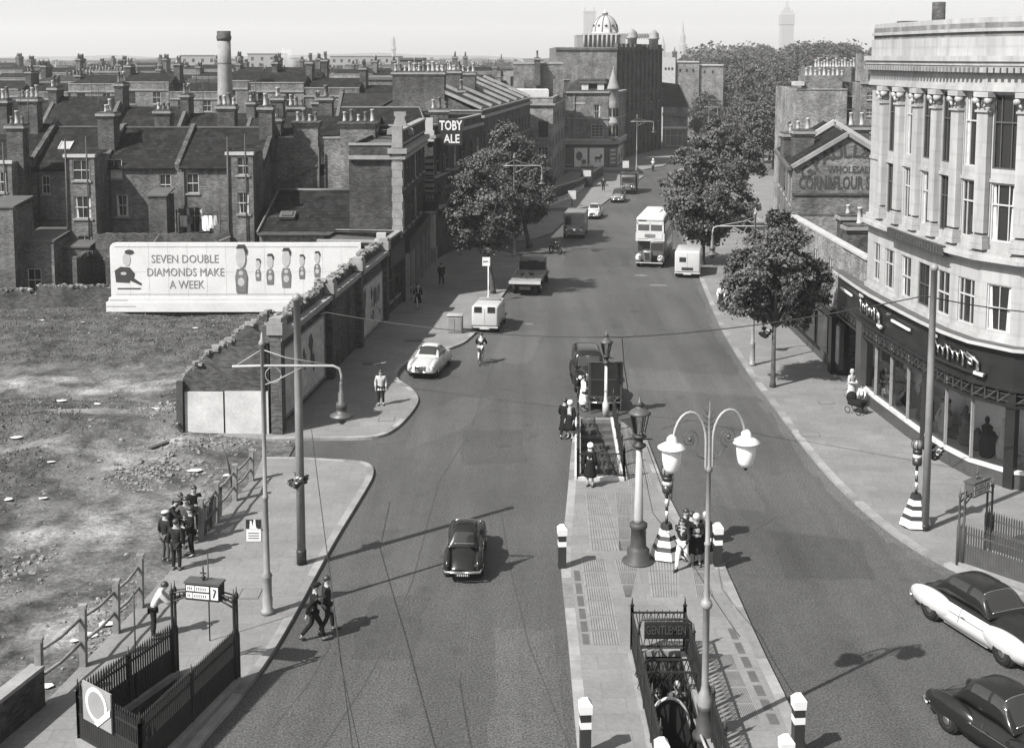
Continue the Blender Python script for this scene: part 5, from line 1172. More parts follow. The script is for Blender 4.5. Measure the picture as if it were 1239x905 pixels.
# landmark shapes on the skyline
Yt = 147; c = V(273,132,Yt); t = thing('factory_chimney','tall round brick factory chimney with a dark collar above the terraces','chimney',(c.x,Yt,0))
rb = 9.4/F_PX*Yt; rt = 7.8/F_PX*Yt; zt = ZT(272,38,Yt); mb = MB(A['stone_d']); mb.lathe([(rb*1.15,0),(rb,ZT(272,131,Yt)),(rt*1.04,ZT(272,77,Yt)),(rt,ZT(272,50,Yt))],(c.x,Yt,0),24); mb.build('shaft',t,True); mb = MB(A['brick_d']); mb.lathe([(rt*1.07,ZT(272,77.5,Yt)),(rt*1.07,ZT(272,76.5,Yt))],(c.x,Yt,0),24,False); mb.build('band',t,True)
mb = MB(A['brick_d']); z = ZT(272,50,Yt); mb.lathe([(rt*1.02,z),(rt*1.14,z+.3),(rt*1.14,zt-.6),(rt*1.05,zt-.5),(rt*1.05,zt),(rt*.7,zt),(rt*.7,zt-1)],(c.x,Yt,0),20); mb.build('collar',t,True)
def slab_building(label, u0,u1,vt,Y,d=14,m='brick_l',name='distant_block',cat='building',roof=None):
    t = thing(name,label,cat,(V((u0+u1)/2,90,Y).x,Y,0)); mb = MB(A[m]); xa, xb, z = V(u0,90,Y).x, V(u1,90,Y).x, ZT(u0,vt,Y); n = max(2,int((xb-xa)/4)); fl = [(z-3.2-3.4*k,z-1.4-3.4*k) for k in range(3) if z-3.2-3.4*k > 1]
    s = facade(mb,(xa,Y),(xb,Y),-.1,z,grid_ops(xb-xa,n,1.4,fl),.3,A[m],A['brick_d']); facade(mb,(xb,Y),(xb,Y+d),-.1,z,(),.2,A[m]); facade(mb,(xa,Y+d),(xa,Y),-.1,z,(),.2,A[m]); mb.use(A['lead']); mb.box(xa-.2,xb+.2,Y-.2,Y+d,z,z+.4); mb.build('wall',t,True)
    mg = MB(A['glass'])
    for p,dd,w,h in s: mg.box(p.x-w/2,p.x+w/2,p.y+.22,p.y+.3,p.z,p.z+h)
    mg.build('glazing',t,True); return t
t = slab_building('large stock brick block with rows of chimney pots at the left skyline',80,160,98,200); chimney(t,V(95,90,202).x,202,ZT(90,100,200),ZT(90,92,202),4.2,1.2,8,'brick_m',pots=False); chimney(t,V(134,90,203).x,203,ZT(90,100,200),ZT(90,86,203),9,1.4,18,'brick_m',pots=False); chimney(t,V(112,90,206).x,206,ZT(90,100,200),ZT(90,84,206),3,1.2,6,'brick_m',pots=False,dark=1)
slab_building('plain grey block with a flat top, centre left of the skyline',484,511,73,225,9,'brick_m')
slab_building('low wide warehouse roof on the hazy skyline right of the factory chimney',330,420,100,210,12,'brick_m')
slab_building('pale long hall roof far off behind the factory chimney',218,262,68,620,30,'stone_d'); slab_building('pale long hall far off right of the factory chimney',300,335,66,640,30,'stone_d'); slab_building('hazy long works roof in the middle of the skyline',400,482,69,700,30,'stone_d')
slab_building('broad brick block between the skyline rows and the shop row',440,495,97,190,10,'brick'); slab_building('pale flat block at the skyline above the shop row',612,652,84,240,12,'stone_d')
def tower(name,label,u,Y,prof,m='stone_d',n=8,rot=PI/4):
    c = V(u,60,Y); t = thing(name,label,'tower',(c.x,Y,0)); mb = MB(A[m]); mb.lathe([(w/F_PX*Y*(1.41 if n==4 else 1),max(0,ZT(u,v,Y)) if v < 100 else 0) for w,v in prof],(c.x,Y,0),n,False,rot if n==4 else 0); mb.build('shaft',t,True); return t
tower('clock_tower','faint tall clock tower on the hazy skyline above the park trees',951,2600,[(7.2,110),(7.2,31),(8.0,30),(8.0,18),(7.0,17),(6.0,13),(3.4,12.5),(3.2,10),(1.2,6),(.3,1)],'stone_d',4)
tower('church_spire','faint slim church spire above the trees, right of the domed hall',826,2300,[(5.2,110),(5.2,54),(3.6,53),(3.2,44),(1.6,40),(.3,26)],'stone_d',8)
tower('church_spire','faint short spire just right of the dark hall parapet',802,2300,[(3,110),(3,56),(1.5,50),(.3,44)],'stone_d',8)
tower('distant_tower','faint twin pinnacled tower left of the dome on the skyline',713,2600,[(7,110),(7,17),(7.4,16),(7.4,14),(5,13.5)],'stone_d',4)
for du in (-5.5,5.5): tower('distant_pinnacle','faint corner pinnacle of the hazy tower beside the dome, %s one' % ('left' if du<0 else 'right'),713+du,2600,[(1.6,110),(1.6,16),(.3,9)],'stone_d',6)
tower('distant_tower','faint campanile over the roofs in the middle of the skyline',476,2200,[(2.6,110),(2.6,62),(3.6,60),(2.4,56),(2.2,48),(.4,44)],'stone_d',8)
tower('distant_tower','faint stump of a tower left of the factory chimney on the skyline',202,1900,[(1.6,110),(1.6,66)],'stone_d',6)
tower('distant_tower','faint steeple among the roofs at the far left skyline',67,900,[(3,110),(3,84),(1.5,80),(.3,74)],'stone_d',6)
# a puff of steam over the roofs
m = bpy.data.materials.new('steam'); m.use_nodes = True; nt = m.node_tree; nt.nodes.clear(); o = nt.nodes.new('ShaderNodeOutputMaterial'); v = nt.nodes.new('ShaderNodeVolumePrincipled'); v.inputs['Color'].default_value = (1,1,1,1); v.inputs['Density'].default_value = .22; nt.links.new(v.outputs[0], o.inputs['Volume'])
mb = MB(m); c = V(345,76,390); bmm = bmesh.new(); bmesh.ops.create_icosphere(bmm, subdivisions=4, radius=1)
for q in bmm.verts: d = q.co.copy(); k = 1+.45*mnoise.noise(d*1.7)+.2*mnoise.noise(d*4); q.co = Vector((d.x*4.2*k*(1 if d.z<.2 else .7),d.y*3*k,d.z*4.0*k))
bmm.verts.index_update(); mb.add([c+q.co for q in bmm.verts],[[q.index for q in f.verts] for f in bmm.faces],True); bmm.free(); tag(mb.build('steam'),'white puff of steam drifting over the distant roofs','steam',None,'stuff')
# low hills on the horizon
mb = MB(M('far hills', .05, .95, .3, .01)); vs, fs = [], []
for i in range(81):
    x = -2600+i*65; h = 17+12*mnoise.noise(Vector((i*.13,0,5)))+ (9 if x > 100 else 0)+5*mnoise.noise(Vector((i*.5,2,0)))
    vs += [(x,2900,-5),(x,3050,max(6,h)),(x,3300,-5)]
for i in range(80): a = i*3; fs += [(a,a+3,a+4,a+1),(a+1,a+4,a+5,a+2)]
mb.add(vs,fs,True); struct('hills', mb)
# ================================================================ right side
S = [V2(*q) for q in ((17.46,60.2),(17.5,58.0),(17.65,56.1),(17.8,54.1),(17.97,52.2),(18.2,50.4),(18.64,48.7),(19.64,47.3),(21.4,46.6),(23.4,46.4),(26.5,46.4))]
t = thing('department_store','curved pale stone department store with giant pilasters above black shop fronts','store',(19,55,0))
mb = MB(A['stone']); tall, low, first = [], [], []
for i in range(len(S)-1):
    L = (S[i+1]-S[i]).length
    if i == 0: facade(mb,S[0],S[1],5.6,18.3,[(.95,1.9,6.3,8.1)],.35,A['stone'],A['stone']); first += facade(MB(A['stone']),S[0],S[1],5.6,18.3,[(.95,1.9,6.3,8.1)],.35); continue
    w = min(1.15,L*.62); a = (L-w)/2
    sl = facade(mb,S[i],S[i+1],5.6,18.3,[(a,a+w,9.75,12.05),(a,a+w,12.6,15.5),(a,a+w,6.2,8.05)],.42,A['stone'],A['stone'])
    low.append(sl[0]); tall.append(sl[1]); first.append(sl[2])
mb.use(A['stone']); facade(mb,V2(26.5,63),S[0],5.6,18.3,(),.2,A['stone']); mb.add([(p.x,p.y,18.2) for p in S]+[(26.5,63,18.2)],[list(range(len(S)+1))])
mb.build('wall',t,True)
windows(t,[(p-Vector((0,0,0)),d,w,h) for p,d,w,h in tall],['tall dark','tall drape','tall dark'],None); windows(t,low,['tall dark','tall','tall drape'],None); windows(t,first,['sash','tall','sash drape','sash dark'],None)
mb = MB(A['stone'])
for z0,z1,o in ((8.85,8.98,.2),(8.98,9.14,.42),(9.14,9.3,.3),(9.3,9.42,.14),(15.62,15.8,.2),(15.8,16.35,.12),(16.35,16.55,.35),(16.62,16.78,.38),(16.78,17.0,.46),(17.95,18.08,.1)): band(mb,S,z0,z1,o,.05)
band(mb,S,17.0,17.75,.1,.6); band(mb,S,17.75,18.5,.0,.5); band(mb,S,12.07,12.2,.06); band(mb,S,5.5,6.0,.12)
mb.use(A['stone_d']); band(mb,S,16.55,16.62,.34); k = 0
for a,b in zip(S[:-1],S[1:]):                        # dentils under the cornice
    L = (b-a).length; d = (b-a)/L; n = Vector((d.y,-d.x)); m = int(L/.28)
    for j in range(m):
        c = a+d*(L*(j+.5)/m)+n*.38; mb.cbox((c.x,c.y,16.45),(.14,.2,.2),math.atan2(d.y,d.x))
mb.build('cornice',t,True)
for i in range(1,len(S)-1):                          # giant pilasters with scrolled capitals
    a = (S[i]-S[i-1]).normalized(); b = (S[i+1]-S[i]).normalized(); d = (a+b).normalized(); n = Vector((d.y,-d.x)); rz = math.atan2(d.y,d.x); mb = MB(A['stone']); c = S[i]+n*.12
    mb.cbox((c.x,c.y,12.5),(.56,.24,4.9),rz); c1 = S[i]+n*.16
    for z,w,h,dp in ((9.52,.76,.2,.42),(9.72,.7,.18,.37),(9.88,.64,.14,.32),(14.85,.64,.08,.32),(15.5,.74,.2,.42)): mb.cbox((c1.x,c1.y,z),(w,dp,h),rz)
    for sx in (-1,1):
        q = S[i]+n*.34+d*.3*sx; mb.cyl((q.x-n.x*.22,q.y-n.y*.22,15.25),(q.x+n.x*.05,q.y+n.y*.05,15.25),.125,n=10)
        q2 = S[i]+n*.3+d*.12*sx; mb.tube([(q2.x,q2.y,15.0),(q2.x+d.x*.1*sx,q2.y+d.y*.1*sx,15.15)],.06,6)
    mb.build('pilaster',t,True)
mb = MB(M('dark lettered band', .035, .4, .3, 5)); band(mb,[S[1]+(S[2]-S[1])*.9,S[3],S[4],S[4]+(S[5]-S[4])*.9],8.78,9.22,.46); mb.use(A['lead']); pth = [S[2],S[3],S[4],S[5]]
rr = random.Random(2)
for a,b in zip(pth[:-1],pth[1:]):
    L = (b-a).length; d = (b-a)/L; n = Vector((d.y,-d.x))
    for j in range(7):
        c = a+d*(L*(j+.5)/7)+n*.475; mb.cbox((c.x,c.y,9.0),(.05,.02,.3),math.atan2(d.y,d.x)); 
        if rr.random()<.7: c = c+d*.07; mb.cbox((c.x,c.y,9.0+rr.choice([-.12,0,.12])),(.12,.02,.045),math.atan2(d.y,d.x))
mb.build('name_band',t,True)
mb = MB(A['brick_d']); q = V(1136,8,62); mb.cyl((q.x,62,17),(q.x,62,ZT(1136,3,62)),.32,n=10); mb.use(A['lead']); q = V(1098,25,62); mb.box(q.x-.4,q.x+.4,61.6,62.4,18,ZT(1098,26,62)); mb.build('roof_vent',t,True)
# the black shop front below
B0 = V2(17.5,64.6); SF = [B0]+S
mb = MB(A['vitro']); band(mb,SF,4.15,5.62,.28,.05); mb.use(A['stone_w']); band(mb,SF,5.63,5.76,.55,.1); mb.use(A['lead']); band(mb,SF,5.77,5.8,.5,.1); mb.use(A['vitro']); band(mb,SF,4.02,4.15,.36); band(mb,SF,3.36,3.46,.32)
mb.build('fascia',t,True)
mb = MB(A['vitro'])
def sp(i): return SF[i]
for i in range(2,len(SF)):
    wd = .42 if i in (5,8) else .07
    a = (SF[i]-SF[i-1]).normalized(); n = Vector((a.y,-a.x)); c = SF[i]+n*.1; mb.use(A['vitro'] if wd > .3 else A['stone_d']); mb.cbox((c.x,c.y,2.05),(wd,.3 if wd > .3 else .12,4.1),math.atan2(a.y,a.x)); mb.build('pier',t,True); mb = MB(A['vitro'])
mb.use(A['bronze']); c = SF[1]+V2(-.1,0); mb.cbox((c.x,c.y-.1,2.0),(.9,.5,4.0),-PI/2); mb.use(A['white_d']); mb.cbox((c.x-.05,c.y-.1,.2),(1.0,.62,.4),-PI/2); mb.build('pier',t,True); mb = MB(A['vitro'])
mb.use(A['vitro']); mb.cbox((SF[0].x+.1,SF[0].y+.1,2.05),(.5,.5,4.1),0); mb.build('pier',t,True)
mb = MB(A['vitro_b']); band(mb,SF[1:],.1,.72,.2,.1); mb.use(A['white_d']); band(mb,SF[1:],.72,.86,.24,.1); mb.build('stallriser',t,True)
mb = MB(A['bronze'])
for a,b in zip(SF[:-1],SF[1:]):
    L = (b-a).length; d = (b-a)/L; n = Vector((d.y,-d.x)); m = max(2,int(round(L/.55)))
    for j in range(m):
        p0_, p1_ = a+d*(L*j/m)+n*.25, a+d*(L*(j+1)/m)+n*.25
        mb.bar((p0_.x,p0_.y,3.5),(p1_.x,p1_.y,3.98),.045); mb.bar((p0_.x,p0_.y,3.98),(p0_.x,p0_.y,3.5),.045)
        q0, q1 = p0_+d*.1, p1_-d*.1; mb.bar((q0.x,q0.y,3.6),(q1.x,q1.y,3.6),.025); mb.bar((q0.x,q0.y,3.86),(q1.x,q1.y,3.86),.025)
mb.use(A['vitro']); band(mb,SF,3.46,4.02,.12,.04); mb.build('lattice_frieze',t,True)
# window backs, floors and displays, then the glass
mb = MB(M('window back', .5, .8, .2, .6)); ins = []
for i in range(1,len(SF)-1):
    a = (SF[min(i+1,len(SF)-1)]-SF[i]).normalized(); n = Vector((a.y,-a.x)); ins.append(SF[i]-n*1.7)
for i in range(len(ins)-1):
    a, b = ins[i], ins[i+1]; p_, q_ = SF[i+1], SF[i+2]; mb.quad((a.x,a.y,.86),(b.x,b.y,.86),(b.x,b.y,3.4),(a.x,a.y,3.4)); mb.quad((p_.x,p_.y,.87),(q_.x,q_.y,.87),(b.x,b.y,.87),(a.x,a.y,.87)); mb.quad((a.x,a.y,3.42),(b.x,b.y,3.42),(q_.x,q_.y,3.42),(p_.x,p_.y,3.42))
mb.use(A['vitro']); a, b = ins[0], SF[1]; mb.quad((b.x,b.y,0),(a.x,a.y,0),(a.x,a.y,3.4),(b.x,b.y,3.4))
mb.use(A['black']); mb.quad((SF[0].x+2.2,SF[0].y,0),(SF[1].x+2.2,SF[1].y,0),(SF[1].x+2.2,SF[1].y,4),(SF[0].x+2.2,SF[0].y,4)); mb.use(A['stone_w']); mb.box(SF[1].x-.1,SF[1].x+2.2,SF[1].y+.2,SF[0].y-.2,.11,.14)
mb.build('window_back',t,True)
rr = random.Random(6)
for i in range(1,len(SF)-2):
    a, b = SF[i], SF[i+1]; d = (b-a).normalized(); n = Vector((d.y,-d.x)); L = (b-a).length
    for k in range(3):
        c = a+d*L*(k+.5)/3-n*rr.uniform(.45,1.2); mb = MB(A[rr.choice(['cloth_d','cloth_g','cloth_k','cloth_l'])]); h = rr.choice([.5,.9,1.35,1.5])
        if h > 1: mb.lathe([(.22,0),(.28,.1),(.3,.6),(.17,.95),(.24,1.25),(.08,1.38),(.06,1.42),(.1,1.5),(.09,1.62),(.02,1.7)],(c.x,c.y,.88),10)
        else: mb.lathe([(.3,0),(.38,h*.3),(.2,h*.75),(.06,h)],(c.x,c.y,.88),9); mb.cbox((c.x+.3,c.y,1.05),(.4,.3,.34),rr.random())
        mb.build('display_figure',t,True)
mb = MB(A['thru'])
for i in range(1,len(SF)-1):
    a, b = SF[i], SF[i+1]; d = (b-a).normalized(); n = Vector((d.y,-d.x)); a_, b_ = a+n*.05, b+n*.05; mb.quad((a_.x,a_.y,.86),(b_.x,b_.y,.86),(b_.x,b_.y,3.36),(a_.x,a_.y,3.36))
mb.build('display_glass',t,True)
# raised scrolled signs on the fascia (their lettering cannot be read in the picture)
def along(i0,f0,i1,f1,N):
    cs = [0]
    for a,b in zip(SF[:-1],SF[1:]): cs.append(cs[-1]+(b-a).length)
    s0 = cs[i0]+f0*(cs[i0+1]-cs[i0]); s1 = cs[i1]+f1*(cs[i1+1]-cs[i1]); out = []
    for k in range(N+1):
        s_ = s0+(s1-s0)*k/N; i = max(q for q in range(len(cs)-1) if cs[q] <= s_+1e-9); d = (SF[i+1]-SF[i]).normalized(); dn = Vector((d.y,-d.x)); out.append((SF[i]+d*(s_-cs[i])+dn*.3, dn))
    return out, s1-s0
def scroll_sign(i0,f0,i1,f1,label):
    N = 120; path, L = along(i0,f0,i1,f1,N); a = path[0][0]; t = thing('script_sign',label,'sign',(a.x,a.y,4.5)); mb = MB(A['vitro'])
    def P(s_,v,w=.08): p, n = path[max(0,min(N,int(round(s_*N))))]; return (p.x+n.x*w,p.y+n.y*w,v)
    mb.tube([P(k/12,4.45) for k in range(13)],.07,6); mb.use(A['white_d']); mb.bar(P(.02,5.36,.1),P(.14,5.36,.1),.1,.12); mb.bar(P(.86,4.5,.16),P(.98,4.46,.16),.13,.12); mb.use(A['chrome'])
    pts = []; nl = int(L/.42)
    for k in range(N+1):
        s_ = k/N; ph = s_*nl*2*PI; pts.append(P(max(0,min(1,.06+s_*.8+.035*math.sin(ph))),4.93+.2*math.cos(ph)*(1.5 if (int(ph/2/PI)%3==0) else .8),.12+.03*math.sin(ph)))
    mb.tube(pts,.05,6); mb.tube([P(.8,5.25,.16),P(.9,4.95,.16),P(.9,4.6,.16)],.08,6); mb.build('script',t,True); return t
scroll_sign(1,.1,2,.75,'raised pale script sign on the black fascia at the far end of the store')
scroll_sign(5,.45,7,.4,'raised pale script sign on the black fascia nearest the camera')
for i0,f0,i1,f1,lab in ((0,.25,0,.75,'slim white light bar on the fascia by the dark entrance'),(3,.3,4,.35,'slim white light bar on the fascia behind the tall grey pole')):
    a = SF[i0].lerp(SF[i0+1],f0); b = SF[i1].lerp(SF[i1+1],f1); n = Vector(((b-a).normalized().y,-(b-a).normalized().x)); mb = MB(A['white']); mb.bar((a.x+n.x*.42,a.y+n.y*.42,5.05),(b.x+n.x*.42,b.y+n.y*.42,5.05),.08,.1); tag(mb.build('light_bar'),lab,'lamp')
# ---------------------------------------------------------------- low wing with parapet
t = thing('low_shop_wing','two storey wing with a long pale parapet wall and flat roof beside the store','building',(17.5,66,0))
mb = MB(A['brick_l']); p0, p1 = V2(17.45,77),V2(17.45,64.7)
sl = facade(mb,p0,p1,3.3,7.0,[(6.2,7.2,4.2,6.0),(9.6,10.5,4.2,6.0)],.2,A['brick_l'],A['brick_d']); facade(mb,p1,V2(30,64.7),-.1,6.6); facade(mb,V2(17.45,64.7),V2(17.5,60.3),5.7,6.9,(),.2,A['brick_l']); facade(mb,V2(30,77),p0,-.1,7,(),.2,A['brick_l'])
mb.use(A['brick_l']); mb.box(17.52,17.8,60.4,77,5.9,6.99); mb.use(A['stone_w']); mb.box(17.4,17.86,60.3,77.1,7.0,7.12); mb.use(A['lead']); mb.box(17.7,30,61.5,77,5.7,5.8); mb.use(A['white_d']); mb.box(19,26,69.5,72.5,5.8,6.3); mb.use(A['lead']); mb.box(18.9,26.1,69.4,72.6,6.3,6.4); mb.use(A['stone_w']); mb.box(19,27,64,64.4,5.8,6.6)
mb.build('wall',t,True); windows(t,sl,'sash','stone_d'); chimney(t,V(1026,260,72).x,72,5.8,ZT(1026,259,72),1.0,1.0,1,dark=0); chimney(t,V(1040,275,69).x,69,5.8,ZT(1040,271,69),1.6,.9,1)
mb = MB(A['vitro']); mb.box(17.1,17.5,65.6,77,3.0,3.4); mb.box(17.0,17.4,64.75,65.4,.1,3.2); mb.use(A['wood_d']); mb.box(17.3,17.6,65.2,77,.1,3); mb.use(A['glass'])
for y in (66.6,69.4,72.2,74.8): mb.box(17.24,17.31,y,y+2.1,.8,2.8)
mb.use(A['lead']); mb.add([(17.3,67,3.3),(17.3,73,3.3),(15.6,73,2.75),(15.6,67,2.75)],[(0,1,2,3),(3,2,1,0)]); mb.build('shop_front',t,True)
mb = MB(A['wood_d']); q = G(1010,452); mb.box(q.x-.1,q.x+.1,q.y-1.3,q.y+1.1,.5,3.0); mb.use(A['poster']); mb.box(q.x-.16,q.x-.1,q.y-1.1,q.y+.9,.8,2.8); tag(mb.build('shop_cabinet'),'tall glazed display cabinet standing out from the shop beside the dark store entrance','cabinet')
# ---------------------------------------------------------------- painted gable
Yg = 77.3; X_ = lambda u: V(u,220,Yg).x; Z_ = lambda v: ZT(1000,v,Yg)
gx0 = X_(959); gxa = X_(1024); gx1 = 2*gxa-gx0
t = thing('corn_merchant_building','brown brick merchant building with painted gable lettering and twin roofs','building',(gxa,Yg,0))
mb = MB(A['brick_m']); he, ha = Z_(203), Z_(164); facade(mb,(gx0,Yg),(gx1,Yg),-.1,he,(),.2,A['brick_m']); mb.add([(gx0,Yg,he),(gx1,Yg,he),(gxa,Yg,ha)],[(0,1,2)])
sl = facade(mb,(gx0+2.5,Yg+16),(gx0,Yg),-.1,he-.3,[(2+3*k,3.1+3*k,z,z+1.7) for k in range(5) for z in (4.6,7.6)],.2,A['brick_m'],A['brick_d']); facade(mb,(gx1,Yg),(gx1,Yg+16),-.1,he); facade(mb,(gx1,Yg+16),(gx0+2.5,Yg+16),-.1,he)
mb.use(A['stone_d']); mb.bar((gx0-.1,Yg-.12,he+.05),(gxa,Yg-.12,ha+.1),.2,.25); mb.bar((gxa,Yg-.12,ha+.1),(gx1,Yg-.12,he+.05),.2,.25); mb.use(A['brick_d']); mb.box(gx0,gx1,Yg-.1,Yg-.002,Z_(236.5),Z_(234)); mb.box(gx0,gx1,Yg-.1,Yg-.002,Z_(264),Z_(259))
mb.build('wall',t,True); windows(t,sl,'sash','stone_d')
mr = MB(A['slate']); gable_roof(mr,gx0,gx1,Yg+.02,Yg+7.8,he,ha,.1,'y'); gable_roof(mr,gx0,gx1,Yg+8.2,Yg+16,he,ha,.1,'y'); mr.use(A['stone_w'])
for y in (Yg+8.0,): mr.bar((gx0+.1,y,he+.4),(gxa,y,ha+.45),.5,.3); mr.bar((gxa,y,ha+.45),(gx1,y,he+.4),.5,.3)
mr.use(A['lead']); mr.bar((gx0-.2,Yg+.2,he-.1),(gx0-.2,Yg+16,he-.1),.3,.2)
for v in mr.v: v.x += 2.5*(v.y-Yg)/16
mr.build('roof',t,True)
chimney(t,X_(989)+.3,Yg+5.5,he-.5,ZT(989,157,Yg+5),1.3,1.1,2); chimney(t,V(955,190,Yg+8).x,Yg+8,he-2,ZT(955,160,Yg+8),1.0,1.2,2); chimney(t,V(1036,160,Yg+14).x,Yg+14,he,ZT(1036,152,Yg+14),1.6,1.2,2)
A['paint_k'] = M('faded black sign paint', .03, .8, .35, 3)
mb = MB(A['paint_k'])
for ch,u_,v_,an,sz in (('G',980,212,42,.72),('.',986.5,208,36,.6),('P',992,201.5,33,.72),('A',1003,194.5,24,.74),('U',1014.5,190.5,13,.76),('L',1026,189,5,.76),('L',1037,189,-2,.76),('&',1048,190,-7,.72)):
    a = R(an); q = V(u_,v_,Yg); mb.text(ch,(q.x,Yg-.012,q.z-.1),(math.cos(a),0,math.sin(a)),(-math.sin(a),0,math.cos(a)),sz,.008,'CENTER',.03)
mb.build('lettering',t,True); mb = MB(A['paint_k']); mb.text('WHOLESALE',(X_(1028),Yg-.012,Z_(209.5)),(1,0,0),(0,0,1),.42,.008,'CENTER',.02,X_(1055)-X_(1001)); mb.build('lettering',t,True); mb = MB(A['paint_k']); mb.text('CORN&FLOUR S',(X_(966.5),Yg-.012,Z_(229)),(1,0,0),(0,0,1),.78,.008,'LEFT',.03,X_(1053)-X_(966.5))
mb.build('lettering',t,True)
# pale slab of flats with chimneys
Yf = 122; X_ = lambda u: V(u,120,Yf).x; Z_ = lambda v: ZT(1000,v,Yf)
t = thing('tall_end_wall','tall blank pale brick end wall crowned by a row of chimney pots above the gables','building',(X_(993),Yf,0))
mb = MB(A['brick_l']); wall_box(mb,X_(962),X_(1025),Yf,Yf+9,-.1,Z_(107),m='brick_l'); mb.use(A['brick_m']); mb.box(X_(974),X_(1019),Yf+.1,Yf+3,Z_(107),Z_(92)); mb.box(X_(985),X_(1040),Yf+3.2,Yf+6,Z_(107),Z_(82)); mb.use(A['stone_w']); mb.box(X_(961),X_(972),Yf-.3,Yf+1.4,Z_(104),Z_(99)); mb.use(A['brick_d']); mb.box(X_(1025)+.02,X_(1038),Yf+2,Yf+9,0,Z_(100)); mb.use(A['stone_d']); mb.box(X_(962),X_(1025),Yf-.08,Yf-.001,Z_(109),Z_(108))
for k in range(3): mb.box(X_(1025),X_(1038),Yf+1,Yf+2,Z_(118+k*16),Z_(116.5+k*16))
mb.build('wall',t,True)
for u0,u1,y,v,n in ((975,1018,Yf+1.5,92,9),(986,1032,Yf+4.5,82,14)):
    for i in range(n):
        o = bpy.data.objects.new('chimney_pot',_pots[(i%3)*2]); C.objects.link(o); o.parent = t; KIDS.setdefault(t.name,[]).append(o); o.location = Vector((V(u0+(u1-u0)*i/(n-1),120,y).x,y,Z_(v)-.02))-Vector(t.location)
Yq = 135; X_ = lambda u: V(u,120,Yq).x; Z_ = lambda v: ZT(1040,v,Yq)
t = thing('flats_block','grey flats with small dark windows squeezed between the end wall and the store','building',(X_(1050),Yq,0)); mb = MB(A['brick_m']); s = facade(mb,(X_(1042),Yq),(X_(1075),Yq),-.1,Z_(100),[(.6,1.4,Z_(v+9),Z_(v)) for v in (112,132,152)],.2,A['brick_m'],A['brick_d']); facade(mb,(X_(1042),Yq+12),(X_(1042),Yq),-.1,Z_(100),(),.2,A['brick_m']); mb.use(A['stone_d']); mb.box(X_(1041),X_(1075),Yq-.2,Yq+.3,Z_(102),Z_(99)); mb.use(A['brick_l']); mb.box(X_(1046),X_(1056),Yq+2,Yq+4,Z_(99),Z_(66)); mb.build('wall',t,True); windows(t,s,'sash grey','stone_d')
# ================================================================ trees
def leaf_crown(mb, blobs, n, s, seed, m, hollow=.45):
    rnd = random.Random(seed); tot = sum(b[1]**2 for b in blobs); mb.use(m)
    for c, r, sq in blobs:
        c = Vector(c); k = int(n*r*r/tot); nc = max(6, int(15*r)); cl = []
        for _ in range(nc):
            d = Vector((rnd.gauss(0,1),rnd.gauss(0,1),rnd.gauss(0,1))).normalized(); rr = r*(hollow+(1.04-hollow)*rnd.random()**.5); cl.append((c+Vector((d.x*rr,d.y*rr,d.z*rr*sq)), d))
        for _ in range(k):
            p, d = cl[rnd.randrange(nc)]; q = p+Vector((rnd.gauss(0,.15),rnd.gauss(0,.15),rnd.gauss(0,.10)))*r*1.05
            nrm = (d*.7+Vector((rnd.gauss(0,.6),rnd.gauss(0,.6),rnd.gauss(.35,.5)))).normalized(); x, y = mb.frame(nrm); a = rnd.uniform(0,2*PI); x, y = x*math.cos(a)+y*math.sin(a), y*math.cos(a)-x*math.sin(a); z = s*rnd.uniform(.55,1.25)
            mb.add([q-x*z*.5, q-y*z*.42-nrm*z*.12, q+x*z*.62, q+y*z*.42-nrm*z*.12], [(0,1,2,3)])
def tree(label, loc, blobs, trunk, tr, n, s, seed, group=None, limbs=True, m='leaf', name='plane_tree', lean=(0,0)):
    # loc on the ground; blobs relative to loc; trunk = height of the fork
    t = thing(name,label,'tree',loc,0,group); mb = MB(A['bark']); rnd = random.Random(seed+1); top = Vector((lean[0],lean[1],trunk))
    mb.tube([(0,0,-.05),(lean[0]*.1,lean[1]*.1,.35),(lean[0]*.5,lean[1]*.5,trunk*.5),top],[tr*1.5,tr*1.05,tr*.85,tr*.75],9)
    if limbs:
        for c, r, sq in blobs:
            for _ in range(2):
                e = Vector(c)+Vector((rnd.uniform(-.4,.4),rnd.uniform(-.4,.4),rnd.uniform(-.1,.3)))*r; md = top.lerp(e,.5)+Vector((rnd.uniform(-.2,.2),rnd.uniform(-.2,.2),.1)); mb.tube([top-Vector((0,0,.3)),md,e],[tr*.55,tr*.32,tr*.08],6)
    mb.build('trunk',t); mc = MB(A[m]); leaf_crown(mc,blobs,n,s,seed,A[m]); mc.build('crown',t); return t
def blobs_px(base, items):                            # (u,v,radius_px,dy,sq) at the tree's own depth
    out = []
    for u,v,rp,dy,sq in items:
        p = V(u,v,base.y+dy); out.append((p-base, rp/F_PX*base.y, sq))
    return out
b = G(935,471); b.z = .12
tree('leafy plane tree on the sunny right pavement before the shops', b, blobs_px(b,[(938,288,30,0,.9),(920,310,30,.8,.9),(955,312,32,-.5,.9),(978,335,28,.2,.9),(905,335,28,.3,.9),(935,335,34,-1,.9),(960,358,30,.6,.8),(900,362,26,-.4,.8),(925,362,30,.8,.8),(985,358,20,.4,.8),(945,268,18,.2,1.0),(965,385,18,.2,.6),(893,345,20,.5,.8),(990,345,16,-.5,.8)]), 3.4,.13,30000,.17,1)
b = G(597,357); b.z = .12
